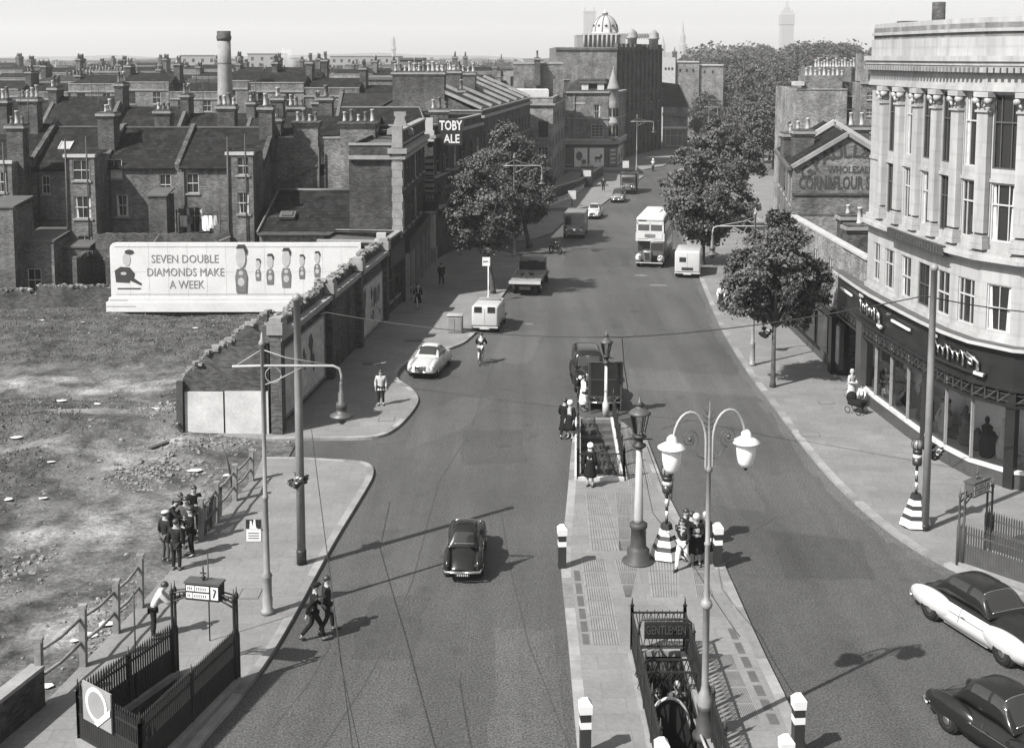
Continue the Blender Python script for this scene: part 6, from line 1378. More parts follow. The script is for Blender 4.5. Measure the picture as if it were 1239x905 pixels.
tree('round plane tree by the bus stop on the left pavement', b, blobs_px(b,[(582,215,28,0,.9),(562,240,26,.5,.9),(598,245,30,-.8,.9),(570,272,26,-.4,.9),(605,280,24,.6,.8),(552,225,16,.3,.9),(590,300,16,.4,.6),(560,292,16,.2,.7),(575,255,28,1.2,.9),(550,262,18,-.6,.9),(612,258,20,.5,.9)]), 3.6,.17,26000,.19,2,'plane trees on the left pavement',lean=(-.5,0))
b = G(641,300); b.z = .12
tree('taller plane tree behind the lorry, its trunk leaning left', b, blobs_px(b,[(612,175,26,0,1),(632,200,30,.8,.9),(600,200,26,-.6,.9),(645,228,24,.4,.9),(618,235,28,-.8,.9),(612,158,13,.3,1.1),(655,210,14,.2,.9),(640,255,20,.3,.7),(592,185,14,.5,.9),(660,240,12,-.4,.8)]), 4.2,.2,24000,.21,3,'plane trees on the left pavement',lean=(-1.0,0))
# the clump on the right beyond the bus
b = G(850,322); b.z = .12
tree('large bushy plane tree overhanging the double decker bus', b, blobs_px(b,[(830,205,24,0,1),(855,215,30,.8,.9),(825,232,26,-.6,.9),(880,235,28,.4,.9),(850,250,34,-1,.9),(820,250,20,.3,.9),(885,262,26,.3,.8),(855,278,26,.4,.7),(903,250,16,.2,.8),(835,268,20,-.5,.8),(812,225,14,.2,.9)]), 3.4,.22,26000,.23,4,'plane trees along the right kerb')
b = G(880,283); b.z = .12
tree('second plane tree behind the bushy one on the right kerb', b, blobs_px(b,[(868,170,22,0,1),(845,185,22,.6,.9),(890,190,24,-.4,.9),(872,205,26,.3,.9),(905,205,18,.2,.9),(915,180,12,.2,.9)]), 4,.22,16000,.26,5,'plane trees along the right kerb')
for u,v,h,s_,lab in ((912,402,0,6,0),):
    pass
A['leaf_park'] = A['leaf_far']
def park_proto(seed, r=4.6, h=11, n=5200, s=.5):
    rnd = random.Random(seed); bl = [((rnd.uniform(-.5,.5)*r,rnd.uniform(-.5,.5)*r,h*rnd.uniform(.45,.85)),r*rnd.uniform(.42,.62),.9) for _ in range(9)]; bl.append(((0,0,h*.62),r*.7,.9))
    return tree('p',(0,-500,0),bl,h*.32,.28,n,s,seed,'park trees',True,'leaf_park','park_tree')
PP = [park_proto(s) for s in (41,42,43,44)]
rnd = random.Random(9)
def park(u, v_top, Y, label):
    p = V(u, 100, Y); z = ZT(u, v_top, Y); sc = max(.55,(z)/11.2); pr = rnd.choice(PP); o = place(pr, USED, (p.x, Y, 0), rnd.uniform(0,2*PI), label, 'park trees behind the right kerb'); o.scale = (sc*rnd.uniform(.9,1.15),)*2+(sc,)
lab_n = 'park tree standing close behind the lamp poles at the far right kerb'; lab_f = 'hazy park tree in the mass of crowns on the far right skyline'
for u,vt,Y in ((860,150,200),(880,140,215),(905,135,205),(925,120,195),(938,125,185),(895,118,240),(870,125,250),(850,130,240),(945,115,230),(915,108,260),(845,112,265)): park(u,vt,Y,lab_n)
for Y in (300,340,390,450,520,600):
    for u in range(835,1072,int(5200/Y)+4):
        vt = 62+12*mnoise.noise(Vector((u*.03,Y*.01,0)))+(600-Y)*.075
        if 965 < u < 1035: vt -= 12
        park(u+rnd.uniform(-5,5), min(110,vt+rnd.uniform(-4,6)), Y+rnd.uniform(-18,18), lab_f)
mt = MB(A['leaf_far']); bl = []
for k in range(110):
    Y = rnd.uniform(640,1000); u = rnd.uniform(838,1100); z = ZT(u,58+8*mnoise.noise(Vector((u*.03,0,0)))+rnd.uniform(0,14),Y); bl.append(((V(u,60,Y).x,Y,z-6),rnd.uniform(7,12),.8))
for k in range(26):
    Y = rnd.uniform(900,1300); u = rnd.uniform(20,660); bl.append(((V(u,60,Y).x,Y,ZT(u,78,Y)-5),rnd.uniform(7,11),.6))
leaf_crown(mt,bl,16000,2.6,12,A['leaf_far']); tag(mt.build('distant_woods'),'far wooded skyline beyond the park trees','woods',None,'stuff')
# ================================================================ subway stairs and their railings
A['iron_p'] = M('dark plinth iron', .035, .6, .3, 3, spec=.3)
def subway(label, Q, arch=False, rail='spike', sign=None, m='iron', hgt=1.3, steps=14, panel=True, coping='stone_d'):
    P0,P1,P2,P3 = Q; c = (P0+P1)/2; t = thing('subway_entrance',label,'stair railing',(c.x,c.y,.12))
    zb = .12; mb = MB(A['lead']); L = ((P3-P0).length+(P2-P1).length)/2
    n = steps; dz = 2.5/n
    for i in range(n):
        f0, f1 = i/n*.92, (i+1)/n*.92; a, b = P0.lerp(P3,f0), P1.lerp(P2,f0); d, e = P0.lerp(P3,f1), P1.lerp(P2,f1); z = zb-.004-i*dz
        mb.quad((a.x,a.y,z),(b.x,b.y,z),(e.x,e.y,z),(d.x,d.y,z)); mb.quad((d.x,d.y,z),(e.x,e.y,z),(e.x,e.y,z-dz),(d.x,d.y,z-dz))
    mb.build('stair',t,True,True)
    mb = MB(A['brick_d'])
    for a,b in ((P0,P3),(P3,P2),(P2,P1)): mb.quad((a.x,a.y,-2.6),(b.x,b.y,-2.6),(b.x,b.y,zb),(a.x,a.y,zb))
    mb.use(A['black']); a,b = P3,P2; d = (P0-P3).normalized()*.03; mb.quad((a.x+d.x,a.y+d.y,-2.5),(b.x+d.x,b.y+d.y,-2.5),(b.x+d.x,b.y+d.y,-.5),(a.x+d.x,a.y+d.y,-.5)); mb.build('stair_well',t,True)  # black sheet at the closed end stands in for the passage's darkness
    cop = MB(A[coping])
    for a,b in ((P0,P3),(P3,P2),(P2,P1)): cop.bar((a.x,a.y,zb+.06),(b.x,b.y,zb+.06),.26,.16)
    cop.build('coping',t,True)
    for a,b in ((P0,P3),(P3,P2),(P2,P1)):
        mb = MB(A[m]); d = (b-a); l = d.length; d.normalize(); pt = lambda u,z: (a.x+d.x*u,a.y+d.y*u,zb+z)
        np_ = max(2,int(l/1.6)+1)
        for k in range(np_):
            u = l*k/(np_-1); mb.bar(pt(u,.05),pt(u,hgt+.06),.085); mb.lathe([(.03,0),(.07,.06),(.03,.12),(.01,.3)],pt(u,hgt+.06),8)
        for z in (hgt-.08,.22): mb.bar(pt(0,z),pt(l,z),.05,.045)
        if panel: mb.bar(pt(0,.45),pt(l,.45),.03,.62); mb.bar(pt(0,.78),pt(l,.78),.05,.05)
        k = int(l/(.09 if rail!='lattice' else .2))
        for j in range(1,k):
            u = l*j/k
            if rail == 'lattice': mb.bar(pt(u-.1,.2),pt(u+.1,hgt-.1),.022); mb.bar(pt(u+.1,.2),pt(u-.1,hgt-.1),.022); mb.bar(pt(u,hgt*.62),pt(u,hgt),.02)
            else:
                mb.bar(pt(u,.2),pt(u,hgt+.1),.04); mb.lathe([(.012,0),(.028,.03),(.004,.15)],pt(u,hgt+.1),5)
        mb.build('railing',t,True)
    if arch:
        d = (P1-P0).normalized(); w = (P1-P0).length; n_ = Vector((-d.y,d.x))
        for p in (P0,P1):
            for o in (-.09,.09):
                mb = MB(A[m]); q = p+n_*o; mb.lathe([(.07,0),(.07,1.3),(.04,1.4),(.04,2.3),(.06,2.34),(.06,2.42),(.02,2.5),(.01,2.66)],(q.x,q.y,zb),8); mb.build('arch_post',t,True)
        mb = MB(A[m]); N = 14; 
        for s in (-.09,.09):
            pts = [(P0.x+d.x*w*k/N+n_.x*s,P0.y+d.y*w*k/N+n_.y*s,zb+2.12+.28*math.sin(PI*k/N)) for k in range(N+1)]; mb.tube(pts,.026,6)
            pts = [(P0.x+d.x*w*k/N+n_.x*s,P0.y+d.y*w*k/N+n_.y*s,zb+2.38+.12*math.sin(PI*k/N)) for k in range(N+1)]; mb.tube(pts,.022,6)
        for k in range(1,N):
            if 4 <= k <= 10: continue
            x = P0+d*w*k/N; mb.tube([(x.x+d.x*.07*math.cos(a),x.y+d.y*.07*math.cos(a),zb+2.3+.05*math.sin(PI*k/N)+.07*math.sin(a)) for a in [2*PI*j/8 for j in range(9)]],.014,5)
        x = P0+d*w*.5; mb.lathe([(.03,0),(.03,.1),(.08,.14),(.03,.18),(.02,.42),(.004,.5)],(x.x,x.y,zb+2.72),6); mb.bar((x.x-d.x*.09,x.y-d.y*.09,zb+2.98),(x.x+d.x*.09,x.y+d.y*.09,zb+2.98),.03); mb.build('arch',t,True)
        mb = MB(A[m]); ang = math.atan2(d.y,d.x); x = P0+d*w*(.52 if sign==1 else .5); mb.cbox((x.x,x.y,zb+2.5),(.98,.34,.46),ang); mb.use(A['iron_g']); mb.cbox((x.x,x.y,zb+2.755),(1.04,.4,.05),ang); mb.use(A['white'])
        fx = x-n_*.174 if n_.y > 0 else x+n_*.174
        nn = (fx-x).normalized()
        for u0,u1,z0,z1 in ((-.46,-.22,2.53,2.68),(-.2,.2,2.53,2.68),(-.46,-.28,2.33,2.48),(-.26,.2,2.33,2.48),(.25,.46,2.33,2.68)):
            q = x+d*(u0+u1)/2+nn*.172; mb.use(A['white'] if sign==1 else A['white_d']); mb.cbox((q.x,q.y,zb+(z0+z1)/2),(u1-u0,.012,z1-z0),ang)
            mb.use(A['poster_d']); k = max(2,int((u1-u0)/.06))
            if z1-z0 > .3:
                q0 = x+d*((u0+u1)/2-.03)+nn*.18; q1 = x+d*((u0+u1)/2+.04)+nn*.18; mb.bar((q0.x,q0.y,zb+2.4),(q1.x,q1.y,zb+2.6),.03); mb.bar((q1.x,q1.y,zb+2.6),(q0.x,q0.y,zb+2.62),.03); continue
            for j in range(k-1):
                q = x+d*(u0+.03+j*(u1-u0-.03)/k+.02)+nn*.18; mb.cbox((q.x,q.y,zb+(z0+z1)/2),(.022,.006,(z1-z0)*.5),ang)
        mb.build('sign_box',t,True)
    return t
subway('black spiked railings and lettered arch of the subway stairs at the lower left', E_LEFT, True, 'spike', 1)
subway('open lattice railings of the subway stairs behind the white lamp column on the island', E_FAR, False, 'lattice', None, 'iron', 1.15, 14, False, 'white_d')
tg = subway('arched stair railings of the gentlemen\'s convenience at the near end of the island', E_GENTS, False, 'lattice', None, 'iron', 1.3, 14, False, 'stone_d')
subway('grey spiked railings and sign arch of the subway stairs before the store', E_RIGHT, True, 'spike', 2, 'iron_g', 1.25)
# the gents' sign, second cross rails, the arch over the opening
mb = MB(A['vitro']); y = E_GENTS[2].y-.9; xa, xb = E_GENTS[3].x, E_GENTS[2].x
mb.rbox(xa+.25,xb-.05,y-.03,y+.03,1.0,1.5,.02); mb.use(A['iron']); mb.tube([(xa+.1,y,.3),(xa+.1,y,1.45),(xa+.2,y,1.56),(xb-.05,y,1.56),(xb+.05,y,1.45),(xb+.05,y,.3)],.035,6); mb.use(A['iron_p']); mb.text('GENTLEMEN',((xa+xb)/2+.1,y-.035,1.15),(1,0,0),(0,0,1),.24,.012,'CENTER',.012,1.1); mb.build('sign_panel',tg,True)
mb = MB(A['iron'])
for yy in (y-.7,y-1.4):
    mb.bar((xa,yy,.75),(xb,yy,.75),.05); 
    for k in range(14): x = xa+(xb-xa)*k/13; mb.bar((x-.07,yy,.3),(x+.07,yy,.75),.02); mb.bar((x+.07,yy,.3),(x-.07,yy,.75),.02)
mb.use(A['white_d']); ya = E_GENTS[2].y-2.6
mb.tube([(xa+.2+ (xb-xa-.4)*(.5-.5*math.cos(PI*k/12)),ya,-.65+.85*math.sin(PI*k/12)) for k in range(13)],.045,6)
mb.use(A['black']); mb.sweep([(-.68*math.cos(PI*k/12),.85*math.sin(PI*k/12)) for k in range(13)]+[(.68,-1.6),(-.68,-1.6)],((xa+xb)/2,ya+.05,-.68),(1,0,0),(0,0,1),(0,1,0),.03)  # arch filled with a black sheet, painting the dark of the opening
mb.build('stair_arch',tg,True)
mb = MB(A['white_d']); mb.tube([(xa+.15,E_GENTS[0].y,.9),(xa+.15,y-2.6,-.0)],.03,6); mb.tube([(xb-.22,E_GENTS[0].y,.9),(xb-.22,y-2.6,.1)],.04,6); mb.build('handrail',tg,True)
# white notice panel with a pale ring on the near end of the left railings
a, b = E_LEFT[3], E_LEFT[2]; d = (b-a).normalized(); n_ = Vector((d.y,-d.x)); c = a+d*.95+n_*.09
t = thing('notice_sign','white panel with a pale ring and bar fixed to the lower left railings','sign',(c.x,c.y,1.2)); mb = MB(M('notice enamel', .20, .35, .1, 4)); ang = math.atan2(d.y,d.x); mb.cbox((c.x,c.y,1.42),(1.15,.04,.98),ang); mb.build('panel',t,True)
mb = MB(A['white']); q = c+n_*.03
mb.sweep([(.44*math.cos(k*PI/14),.44*math.sin(k*PI/14)) for k in range(29)][:-1]+[],(q.x,q.y,1.46),(d.x,d.y,0),(0,0,1),(n_.x,n_.y,0),.004); mb.use(bpy.data.materials['notice enamel']); q = c+n_*.036; mb.sweep([(.34*math.cos(k*PI/14),.34*math.sin(k*PI/14)) for k in range(28)],(q.x,q.y,1.46),(d.x,d.y,0),(0,0,1),(n_.x,n_.y,0),.004); mb.use(A['white']); q = c+n_*.042; mb.sweep([(-.1,-.44),(.05,-.48),(.57,-.05),(.57,.12)],(q.x,q.y,1.42),(d.x,d.y,0),(0,0,1),(n_.x,n_.y,0),.004); mb.build('ring_emblem',t,True,True)
# thin rods standing at the left stairs
for u,v,top,lab in ((166,850,715,'thin dark rod rising from the middle of the lower left railings'),(254,775,670,'thin dark rod rising beside the lettered arch of the lower left railings')):
    p = G(u,v,.12); z = ZT(u,top,p.y); mb = MB(A['iron']); mb.cyl((p.x,p.y,.1),(p.x,p.y,z),.02,n=6); tag(mb.build('iron_rod'),lab,'rod')

# ================================================================ lamps and poles
def pendant_pole(label, base, arm=2.35, flip=1, basket=False):
    t = thing('street_lamp',label,'street lamp',base,0,'tall poles with a bracket lamp'); mb = MB(A['steel'])
    mb.lathe([(.2,0),(.2,.12),(.15,.16),(.16,.5),(.14,.55),(.145,1.15),(.17,1.2),(.1,1.32),(.08,3.6),(.095,3.62),(.095,3.7),(.065,3.74),(.055,8.3),(.09,8.32),(.1,8.42),(.045,8.5),(.02,8.72)],n=12); mb.build('pole',t)
    mb = MB(A['steel_l']); s = flip; mb.tube([(-s*.9,0,7.68),(0,0,7.7),(s*(arm-.25),0,7.7),(s*(arm-.06),0,7.62),(s*arm,0,7.42),(s*arm,0,7.2)],.04,7); mb.tube([(0,0,8.2),(s*.7,0,7.95),(s*(arm-.4),0,7.74)],.016,5); mb.tube([(0,0,8.2),(-s*.8,0,7.7)],.016,5)
    mb.tube([(s*.32+.24*math.cos(a),0,7.42+.24*math.sin(a)) for a in [2*PI*k/12 for k in range(13)]],.014,5); mb.tube([(0,0,7.1),(s*.4,0,7.25),(s*1.2,0,7.66)],.018,5); mb.build('bracket',t)
    mb = MB(A['iron_g']); mb.lathe([(.05,0),(.07,-.05),(.07,-.3),(.11,-.34),(.11,-.6),(.17,-.66),(.17,-.8),(.12,-.84),(.2,-.95),(.36,-1.02),(.36,-1.06),(.2,-1.08)][::-1],(s*arm,0,7.22),14); mb.use(A['glass_g']); mb.lathe([(.05,-1.3),(.14,-1.22),(.17,-1.08)],(s*arm,0,7.22),12); mb.build('lamp_head',t); return t
b = G(324,742,.12); pendant_pole('slim pole with a bracket lamp rising from the near left pavement', b)
b = G(910,442,.12); o = pendant_pole('slim pole with a bracket lamp on the right pavement beside the plane tree', b, 2.3, -1)
for u,v,lab in ((622,310,'bracket lamp pole standing in front of the left plane trees'),(770,213,'bracket lamp pole at the far corner before the turret shop')):
    pendant_pole(lab, G(u,v,.12))
for u,v,lab in ((857,181,'distant cross armed pole among the park trees, the left one'),(917,203,'distant cross armed pole among the park trees, the right one')): pendant_pole(lab, G(u,v,.12), 1.6, 1)
def plain_pole(label,u,v,top,r,base_h=.5):
    p = G(u,v,.12); z = ZT(u,top,p.y)-.12; t = thing('tall_pole',label,'pole',p,0,'plain tall poles carrying wires'); mb = MB(A['steel']); mb.lathe([(r*1.05,base_h),(r*.95,z*.6),(r*.8,z-.25),(r*1.05,z-.24),(r*1.05,z-.1),(r*.4,z)],n=14); mb.build('shaft',t); mb = MB(A['black']); mb.lathe([(r*1.2,0),(r*1.2,base_h-.03),(r*1.08,base_h)],n=14); mb.build('boot',t); return t, p, z
plain_pole('stout plain grey pole on the near left pavement carrying a flower basket',365,682,355,.14)
plain_pole('stout plain grey pole on the right pavement before the store windows',1119,641,319,.13,.22)
def basket(label,u,v,Y,side=1):
    c = V(u,v,Y); t = thing('hanging_basket',label,'flower basket',c,0,'flower baskets hung on posts'); mb = MB(A['iron']); mb.lathe([(.03,-.28),(.17,-.2),(.24,-.02),(.25,0)],n=10); mb.bar((0,0,-.05),(side*.35,0,.05),.03); mb.build('basket',t); mc = MB(A['leaf']); leaf_crown(mc,[((0,0,.08),.27,.7),((.22,0,.0),.14,.8),((-.2,0,-.05),.15,.8)],420,.10,3,A['leaf']); mc.use(A['white_d']); leaf_crown(mc,[((0,0,.1),.3,.6)],40,.09,4,A['white_d']); mc.build('flowers',t); return t
basket('flower basket on the stout pole of the near left pavement',360,582,G(365,682).y-.25,1)
basket('flower basket on the grey pole before the store windows',1131,548,G(1119,641).y,-1)
basket('flower basket on the trunk of the plane tree before the shops',926,403,G(935,471).y,1)
p = G(324,742,.12); t = thing('pole_poster','small white bill with a black picture fixed to the near left lamp pole','poster',(p.x,p.y,2.2)); c = V(307,641,p.y-.02); hw = 10/F_PX*p.y; hh = 15/F_PX*p.y
mb = MB(A['wood']); mb.box(c.x-hw,p.x+.1,c.y+.0,c.y+.03,c.z-.02,c.z+.02); mb.box(c.x-hw,c.x+hw,c.y-.03,c.y,c.z-hh,c.z+hh); mb.use(A['white']); mb.box(c.x-hw+.02,c.x+hw-.02,c.y-.036,c.y-.03,c.z-hh+.02,c.z+hh-.02); mb.use(A['black']); mb.box(c.x-hw+.02,c.x+hw-.02,c.y-.042,c.y-.036,c.z+.05,c.z+hh-.02); mb.use(A['white']); mb.sweep([(-.12,.04),(-.1,.3),(-.05,.3),(-.03,.12),(.02,.35),(.06,.33),(.08,.1),(.15,.04)],(c.x,c.y-.042,c.z),(1,0,0),(0,0,1),(0,-1,0),.006); mb.use(A['poster_m']); 
for k in range(3): mb.box(c.x-hw+.08,c.x+hw-.08,c.y-.04,c.y-.036,c.z-.1-.08*k,c.z-.07-.08*k)
mb.build('board',t,True)
# double swan-neck lamp
b = G(852,893,.12); t = thing('double_street_lamp','ornate double armed street lamp with two white opal bowls in the foreground','street lamp',b,R(13)); mb = MB(A['steel'])
mb.lathe([(.3,0),(.3,.1),(.2,.16),(.2,.5),(.15,.56),(.19,.75),(.21,1.05),(.12,1.2),(.09,1.35),(.085,3.25),(.13,3.28),(.16,3.36),(.13,3.45),(.07,3.5),(.085,3.6),(.07,3.7),(.065,4.8),(.085,4.83),(.085,4.88),(.06,4.9),(.055,6.6),(.08,6.62),(.08,6.7),(.045,6.75),(.035,7.9),(.05,7.93),(.02,8.0),(.012,8.2),(.004,8.3)],n=14)
mb.use(A['iron_p']); mb.lathe([(.31,0),(.31,.12),(.22,.18),(.215,.5),(.17,.57),(.2,.75),(.215,.86)],(0,0,.0),14); mb.build('column',t)
mb = MB(A['steel_l'])
for s in (-1,1):
    pts = [(s*.09,0,6.75)]+[(s*(.53-.44*math.cos(a)),0,7.35+.72*math.sin(a)) for a in [PI*k/12 for k in range(0,12)]]+[(s*1.0,0,7.44)]
    mb.tube([(s*.06,0,6.6)]+pts,.034,8)
    mb.use(A['iron_g']); sp_ = [(s*(.52+ (.05+.2*k/26)*math.cos(k*.42)),0,7.42+(.05+.2*k/26)*math.sin(k*.42)) for k in range(27)]; mb.tube(sp_,.011,5); mb.sph((s*.52,0,7.42),.06,8,6)
    for q in range(5): a = q*1.1; mb.tube([(s*.05,0,7.5+q*.12),(s*(.16+.05*math.sin(q)),0.03,7.6+q*.12),(s*.1,0,7.7+q*.12)],.01,5)
    mb.tube([(s*.07,0,6.9),(s*.3,0,7.0),(s*.42,0,7.2)],.012,5); mb.use(A['steel_l'])
mb.build('arm',t)
for s in (-1,1):
    mb = MB(A['lampglass']); mb.lathe([(.03,-.72),(.12,-.7),(.2,-.6),(.235,-.42),(.255,-.16),(.235,-.12)],(s*1.0,0,7.36),18); mb.use(A['white']); mb.lathe([(.22,-.13),(.355,-.12),(.36,-.09),(.2,-.0),(.13,.03),(.13,.12),(.08,.17),(.04,.2)],(s*1.0,0,7.36),18); mb.use(A['iron']); mb.lathe([(.01,-.8),(.05,-.75),(.07,-.715)],(s*1.0,0,7.36),10); mb.build('lamp_bowl',t)
t.scale = (.96,.96,1.035)
# lantern columns
def lantern(label,base,H,rc,heavy,scale=1.0):
    t = thing('lantern_column',label,'street lamp',base); mb = MB(A['iron_p'] if heavy else A['white_d'])
    if heavy: mb.lathe([(.54,0),(.54,.05),(.38,.1),(.38,.42),(.3,.5),(.27,.55),(.25,1.15),(.3,1.2),(.3,1.32),(.2,1.38)],n=20); mb.build('plinth',t); mb = MB(A['steel_l']); mb.lathe([(rc*1.15,1.36),(rc*1.05,1.5),(rc*.72,H-1.75)],n=16)
    else: mb.lathe([(.16,0),(.16,.6),(.1,.7),(rc,.9),(rc*.8,H-1.5)],n=10)
    mb.build('column',t); mb = MB(A['iron']); z = H-1.75 if heavy else H-1.5; k = scale
    mb.lathe([(rc*.75,z),(.2*k,z+.08),(.2*k,z+.14),(.1*k,z+.2),(.12*k,z+.35),(.22*k,z+.42),(.1*k,z+.5)],n=12); mb.bar((-.38*k,0,z+.32),(.38*k,0,z+.32),.04); z1 = z+.5
    for q in range(6):
        a = 2*PI*q/6; mb.bar((.15*k*math.cos(a),.15*k*math.sin(a),z1),(.27*k*math.cos(a),.27*k*math.sin(a),z1+.58*k),.03)
    z2 = z1+.58*k; mb.use(A['iron_g']); mb.lathe([(.3*k,z2),(.34*k,z2+.03),(.28*k,z2+.1),(.14*k,z2+.22),(.1*k,z2+.24),(.1*k,z2+.32),(.14*k,z2+.34),(.05*k,z2+.44),(.015,z2+.6)],n=12); mb.build('lantern_frame',t)
    mb = MB(A['thru']); mb.lathe([(.14*k,z1+.01),(.26*k,z2-.01)],n=6,smooth=False); mb.use(A['lampglass']); mb.lathe([(.03,z1),(.06,z1+.1),(.06,z1+.34),(.02,z1+.4)],n=8); mb.build('lantern_glass',t); return t
lantern('stout white lantern column on a heavy dark plinth in the middle of the island',G(772,679,.12),5.65,.145,True,1.15)
lantern('slender white lantern post in front of the dark notice board on the island',G(733,503,.12),3.95,.08,False,.95)
p = G(733,503); t = thing('notice_board','wide dark double notice board at the far tip of the island','notice board',(p.x,p.y+.35,.12)); w = 21/F_PX*p.y
mb = MB(A['wood_d']); 
for x in (-w+.05,w-.05): mb.bar((x,0,0),(x,0,2.42),.09)
mb.build('post',t); mb = MB(A['cargrey'] if 0 else A['vitro']); mb.box(-w,-.04,-.03,.03,.72,2.4); mb.box(.04,w,-.03,.03,.72,2.4); mb.build('panel',t); mb = MB(A['bronze'])
for a,b_ in ((-w,-.04),(.04,w)):
    mb.bar((a,-.04,2.4),(b_,-.04,2.4),.05); mb.bar((a,-.04,.72),(b_,-.04,.72),.05); mb.bar((a,-.04,1.55),(b_,-.04,1.55),.03); mb.bar((a,-.04,.72),(a,-.04,2.4),.05); mb.bar((b_,-.04,.72),(b_,-.04,2.4),.05)
mb.build('board_frame',t)
# belisha beacons
def beacon(label, base, rz=0):
    t = thing('belisha_beacon',label,'crossing beacon',base,rz,'striped crossing beacons'); mb = MB(A['white']); z = .06; r = .56
    mb.use(A['black']); mb.lathe([(.5,0),(.5,.07)],n=8); k = 0
    for i,h in enumerate((.27,.15,.2,.14,.19,.2)):
        mb.use(A['white' if i%2==0 else 'black']); r2 = r-(.065 if i<5 else .05); st = 0 if i%2==0 else .012
        mb.lathe([(r-st,z),(r2-st,z+h-.004)],n=6,smooth=False,rot=PI/6); z += h; r = r2-(.0)
    mb.build('weight',t); mb = MB(A['white']); zz_ = z; 
    for i in range(5):
        mb.use(A['black' if i%2==0 else 'white']); mb.lathe([(.05,zz_),(.05,zz_+.21)],n=10); zz_ += .2105
    mb.build('pole',t); mb = MB(A['black']); mb.lathe([(.06,zz_-.02),(.15,zz_),(.17,zz_+.06),(.17,zz_+.26)],n=12); mb.use(A['white']); mb.lathe([(.155,zz_+.262),(.155,zz_+.42)],n=12); mb.use(A['black']); mb.lathe([(.17,zz_+.422),(.17,zz_+.55),(.12,zz_+.58)],n=12); mb.build('collar',t)
    mb = MB(A['cargrey']); mb.sph((0,0,zz_+.75),.2,14,9); mb.use(A['iron'])
    for q in range(4):
        a = PI*q/4; mb.tube([(.22*math.cos(e)*math.cos(a),.22*math.cos(e)*math.sin(a),zz_+.75+.22*math.sin(e)) for e in [2*PI*j/14 for j in range(15)]],.012,5)
    mb.build('globe',t); return t
o = beacon('black and white striped crossing beacon on the island behind the double lamp', G(806,674,.12), R(12)); USED.add(o.name)
place(o, USED, G(1107,636,.12), R(25), 'black and white striped crossing beacon on the right pavement behind the grey pole')
# bollards
t = thing('bollard','b','bollard',(0,0,0),0,'black and white bollards on the island'); mb = MB(A['black']); mb.box(-.13,.13,-.13,.13,0,.74); mb.box(-.13,.13,-.13,.13,.92,1.12); mb.box(-.12,.12,-.12,.12,.74,.92); mb.use(A['white']); mb.box(-.133,.133,-.133,.133,.745,.915); mb.build('post',t); mb = MB(A['white']); mb.add([(-.15,-.15,1.12),(.15,-.15,1.12),(.15,.15,1.12),(-.15,.15,1.12),(-.16,-.16,1.34),(.16,-.16,1.34),(.16,.16,1.34),(-.16,.16,1.34),(-.06,-.06,1.47),(.06,-.06,1.47),(.06,.06,1.47),(-.06,.06,1.47)],[(3,2,1,0),(0,1,5,4),(1,2,6,5),(2,3,7,6),(3,0,4,7),(4,5,9,8),(5,6,10,9),(6,7,11,10),(7,4,8,11),(8,9,10,11)]); mb.build('cap',t); BO = t
for u,v,lab in ((680,686,'black and white bollard on the left kerb of the island by the paving panels'),(868,684,'black and white bollard beside the people waiting on the island'),(708,914,'black and white bollard at the lower edge left of the gentlemen\'s stairs'),(800,966,'black and white bollard half out of frame in front of the gentlemen\'s stairs'),(965,908,'black and white bollard at the lower right kerb of the island, the taller standing one'),(950,962,'black and white bollard half out of frame at the island\'s lower right corner')): place(BO, USED, G(u,v,.12), R(4), lab)
# bus stop, cabinet, small signs
p = G(591,364,.12); t = thing('bus_stop','white bus stop post with a square flag by the left plane tree','bus stop',p); mb = MB(A['white_d']); mb.lathe([(.1,0),(.1,.3),(.05,.4),(.045,3.0)],n=8); mb.build('post',t); mb = MB(A['white']); mb.box(-.42,.12,-.03,.03,2.45,3.05); mb.use(A['poster_m']); mb.box(-.36,.06,-.036,-.031,2.7,2.8); mb.build('flag',t)
p = G(551,402,.12); t = thing('cable_cabinet','pale metal street cabinet standing on the sunlit pavement','cabinet',p,R(-4)); mb = MB(A['stone_d']); mb.rbox(-.45,.45,-.35,.35,0,1.05,.03); mb.build('body',t); mb = MB(A['steel_l']); mb.rbox(-.5,.5,-.4,.4,1.05,1.14,.03); mb.build('lid',t); mb = MB(A['steel']); mb.box(-.38,-.02,-.375,-.352,.1,.95); mb.box(.02,.38,-.375,-.352,.1,.95); mb.build('door',t)
for u,v,top,lab in ((692,250,232,'small white sign on a post at the far side street corner'),(757,212,196,'small pale round topped sign before the poster covered shop')):
    p = G(u,v,.12); z = ZT(u,top,p.y); t = thing('street_sign',lab,'sign',p); mb = MB(A['iron']); mb.cyl((0,0,0),(0,0,z),.05,n=6); mb.build('post',t); mb = MB(A['white_d']); mb.box(-.45,.45,-.05,-.01,z-1.0,z); mb.build('plate',t)
# fence of the waste ground
t = thing('post_and_rail_fence','broken timber post and rail fence along the waste ground, sagging rails','fence',G(170,735))
posts = [(304,582,1.35),(284,606,1.5),(262,632,1.6),(243,654,1.6),(170,735,1.75),(141,766,1.7),(101,806,1.85),(48,853,1.9)]; pp = []
for u,v,h in posts:
    p = G(u,v,.1); mb = MB(A['wood']); mb.bar((p.x,p.y,-.2),(p.x+.04,p.y,h),.2,.17); mb.cbox((p.x+.04,p.y,h),(.22,.2,.1),.1); mb.build('post',t,True); pp.append((p,h))
for i in range(len(pp)-1):
    if i == 3: continue
    (a,ha),(b,hb) = pp[i],pp[i+1]
    for f in (.82,.45):
        mb = MB(A['wood']); mb.tube([(a.x,a.y,ha*f),((a.x+b.x)/2,(a.y+b.y)/2,(ha+hb)/2*f-.08),(b.x,b.y,hb*f)],.05,6); mb.build('rail',t,True)
(a,ha),(b,hb) = pp[1],pp[3]; mb = MB(A['wood_d'])
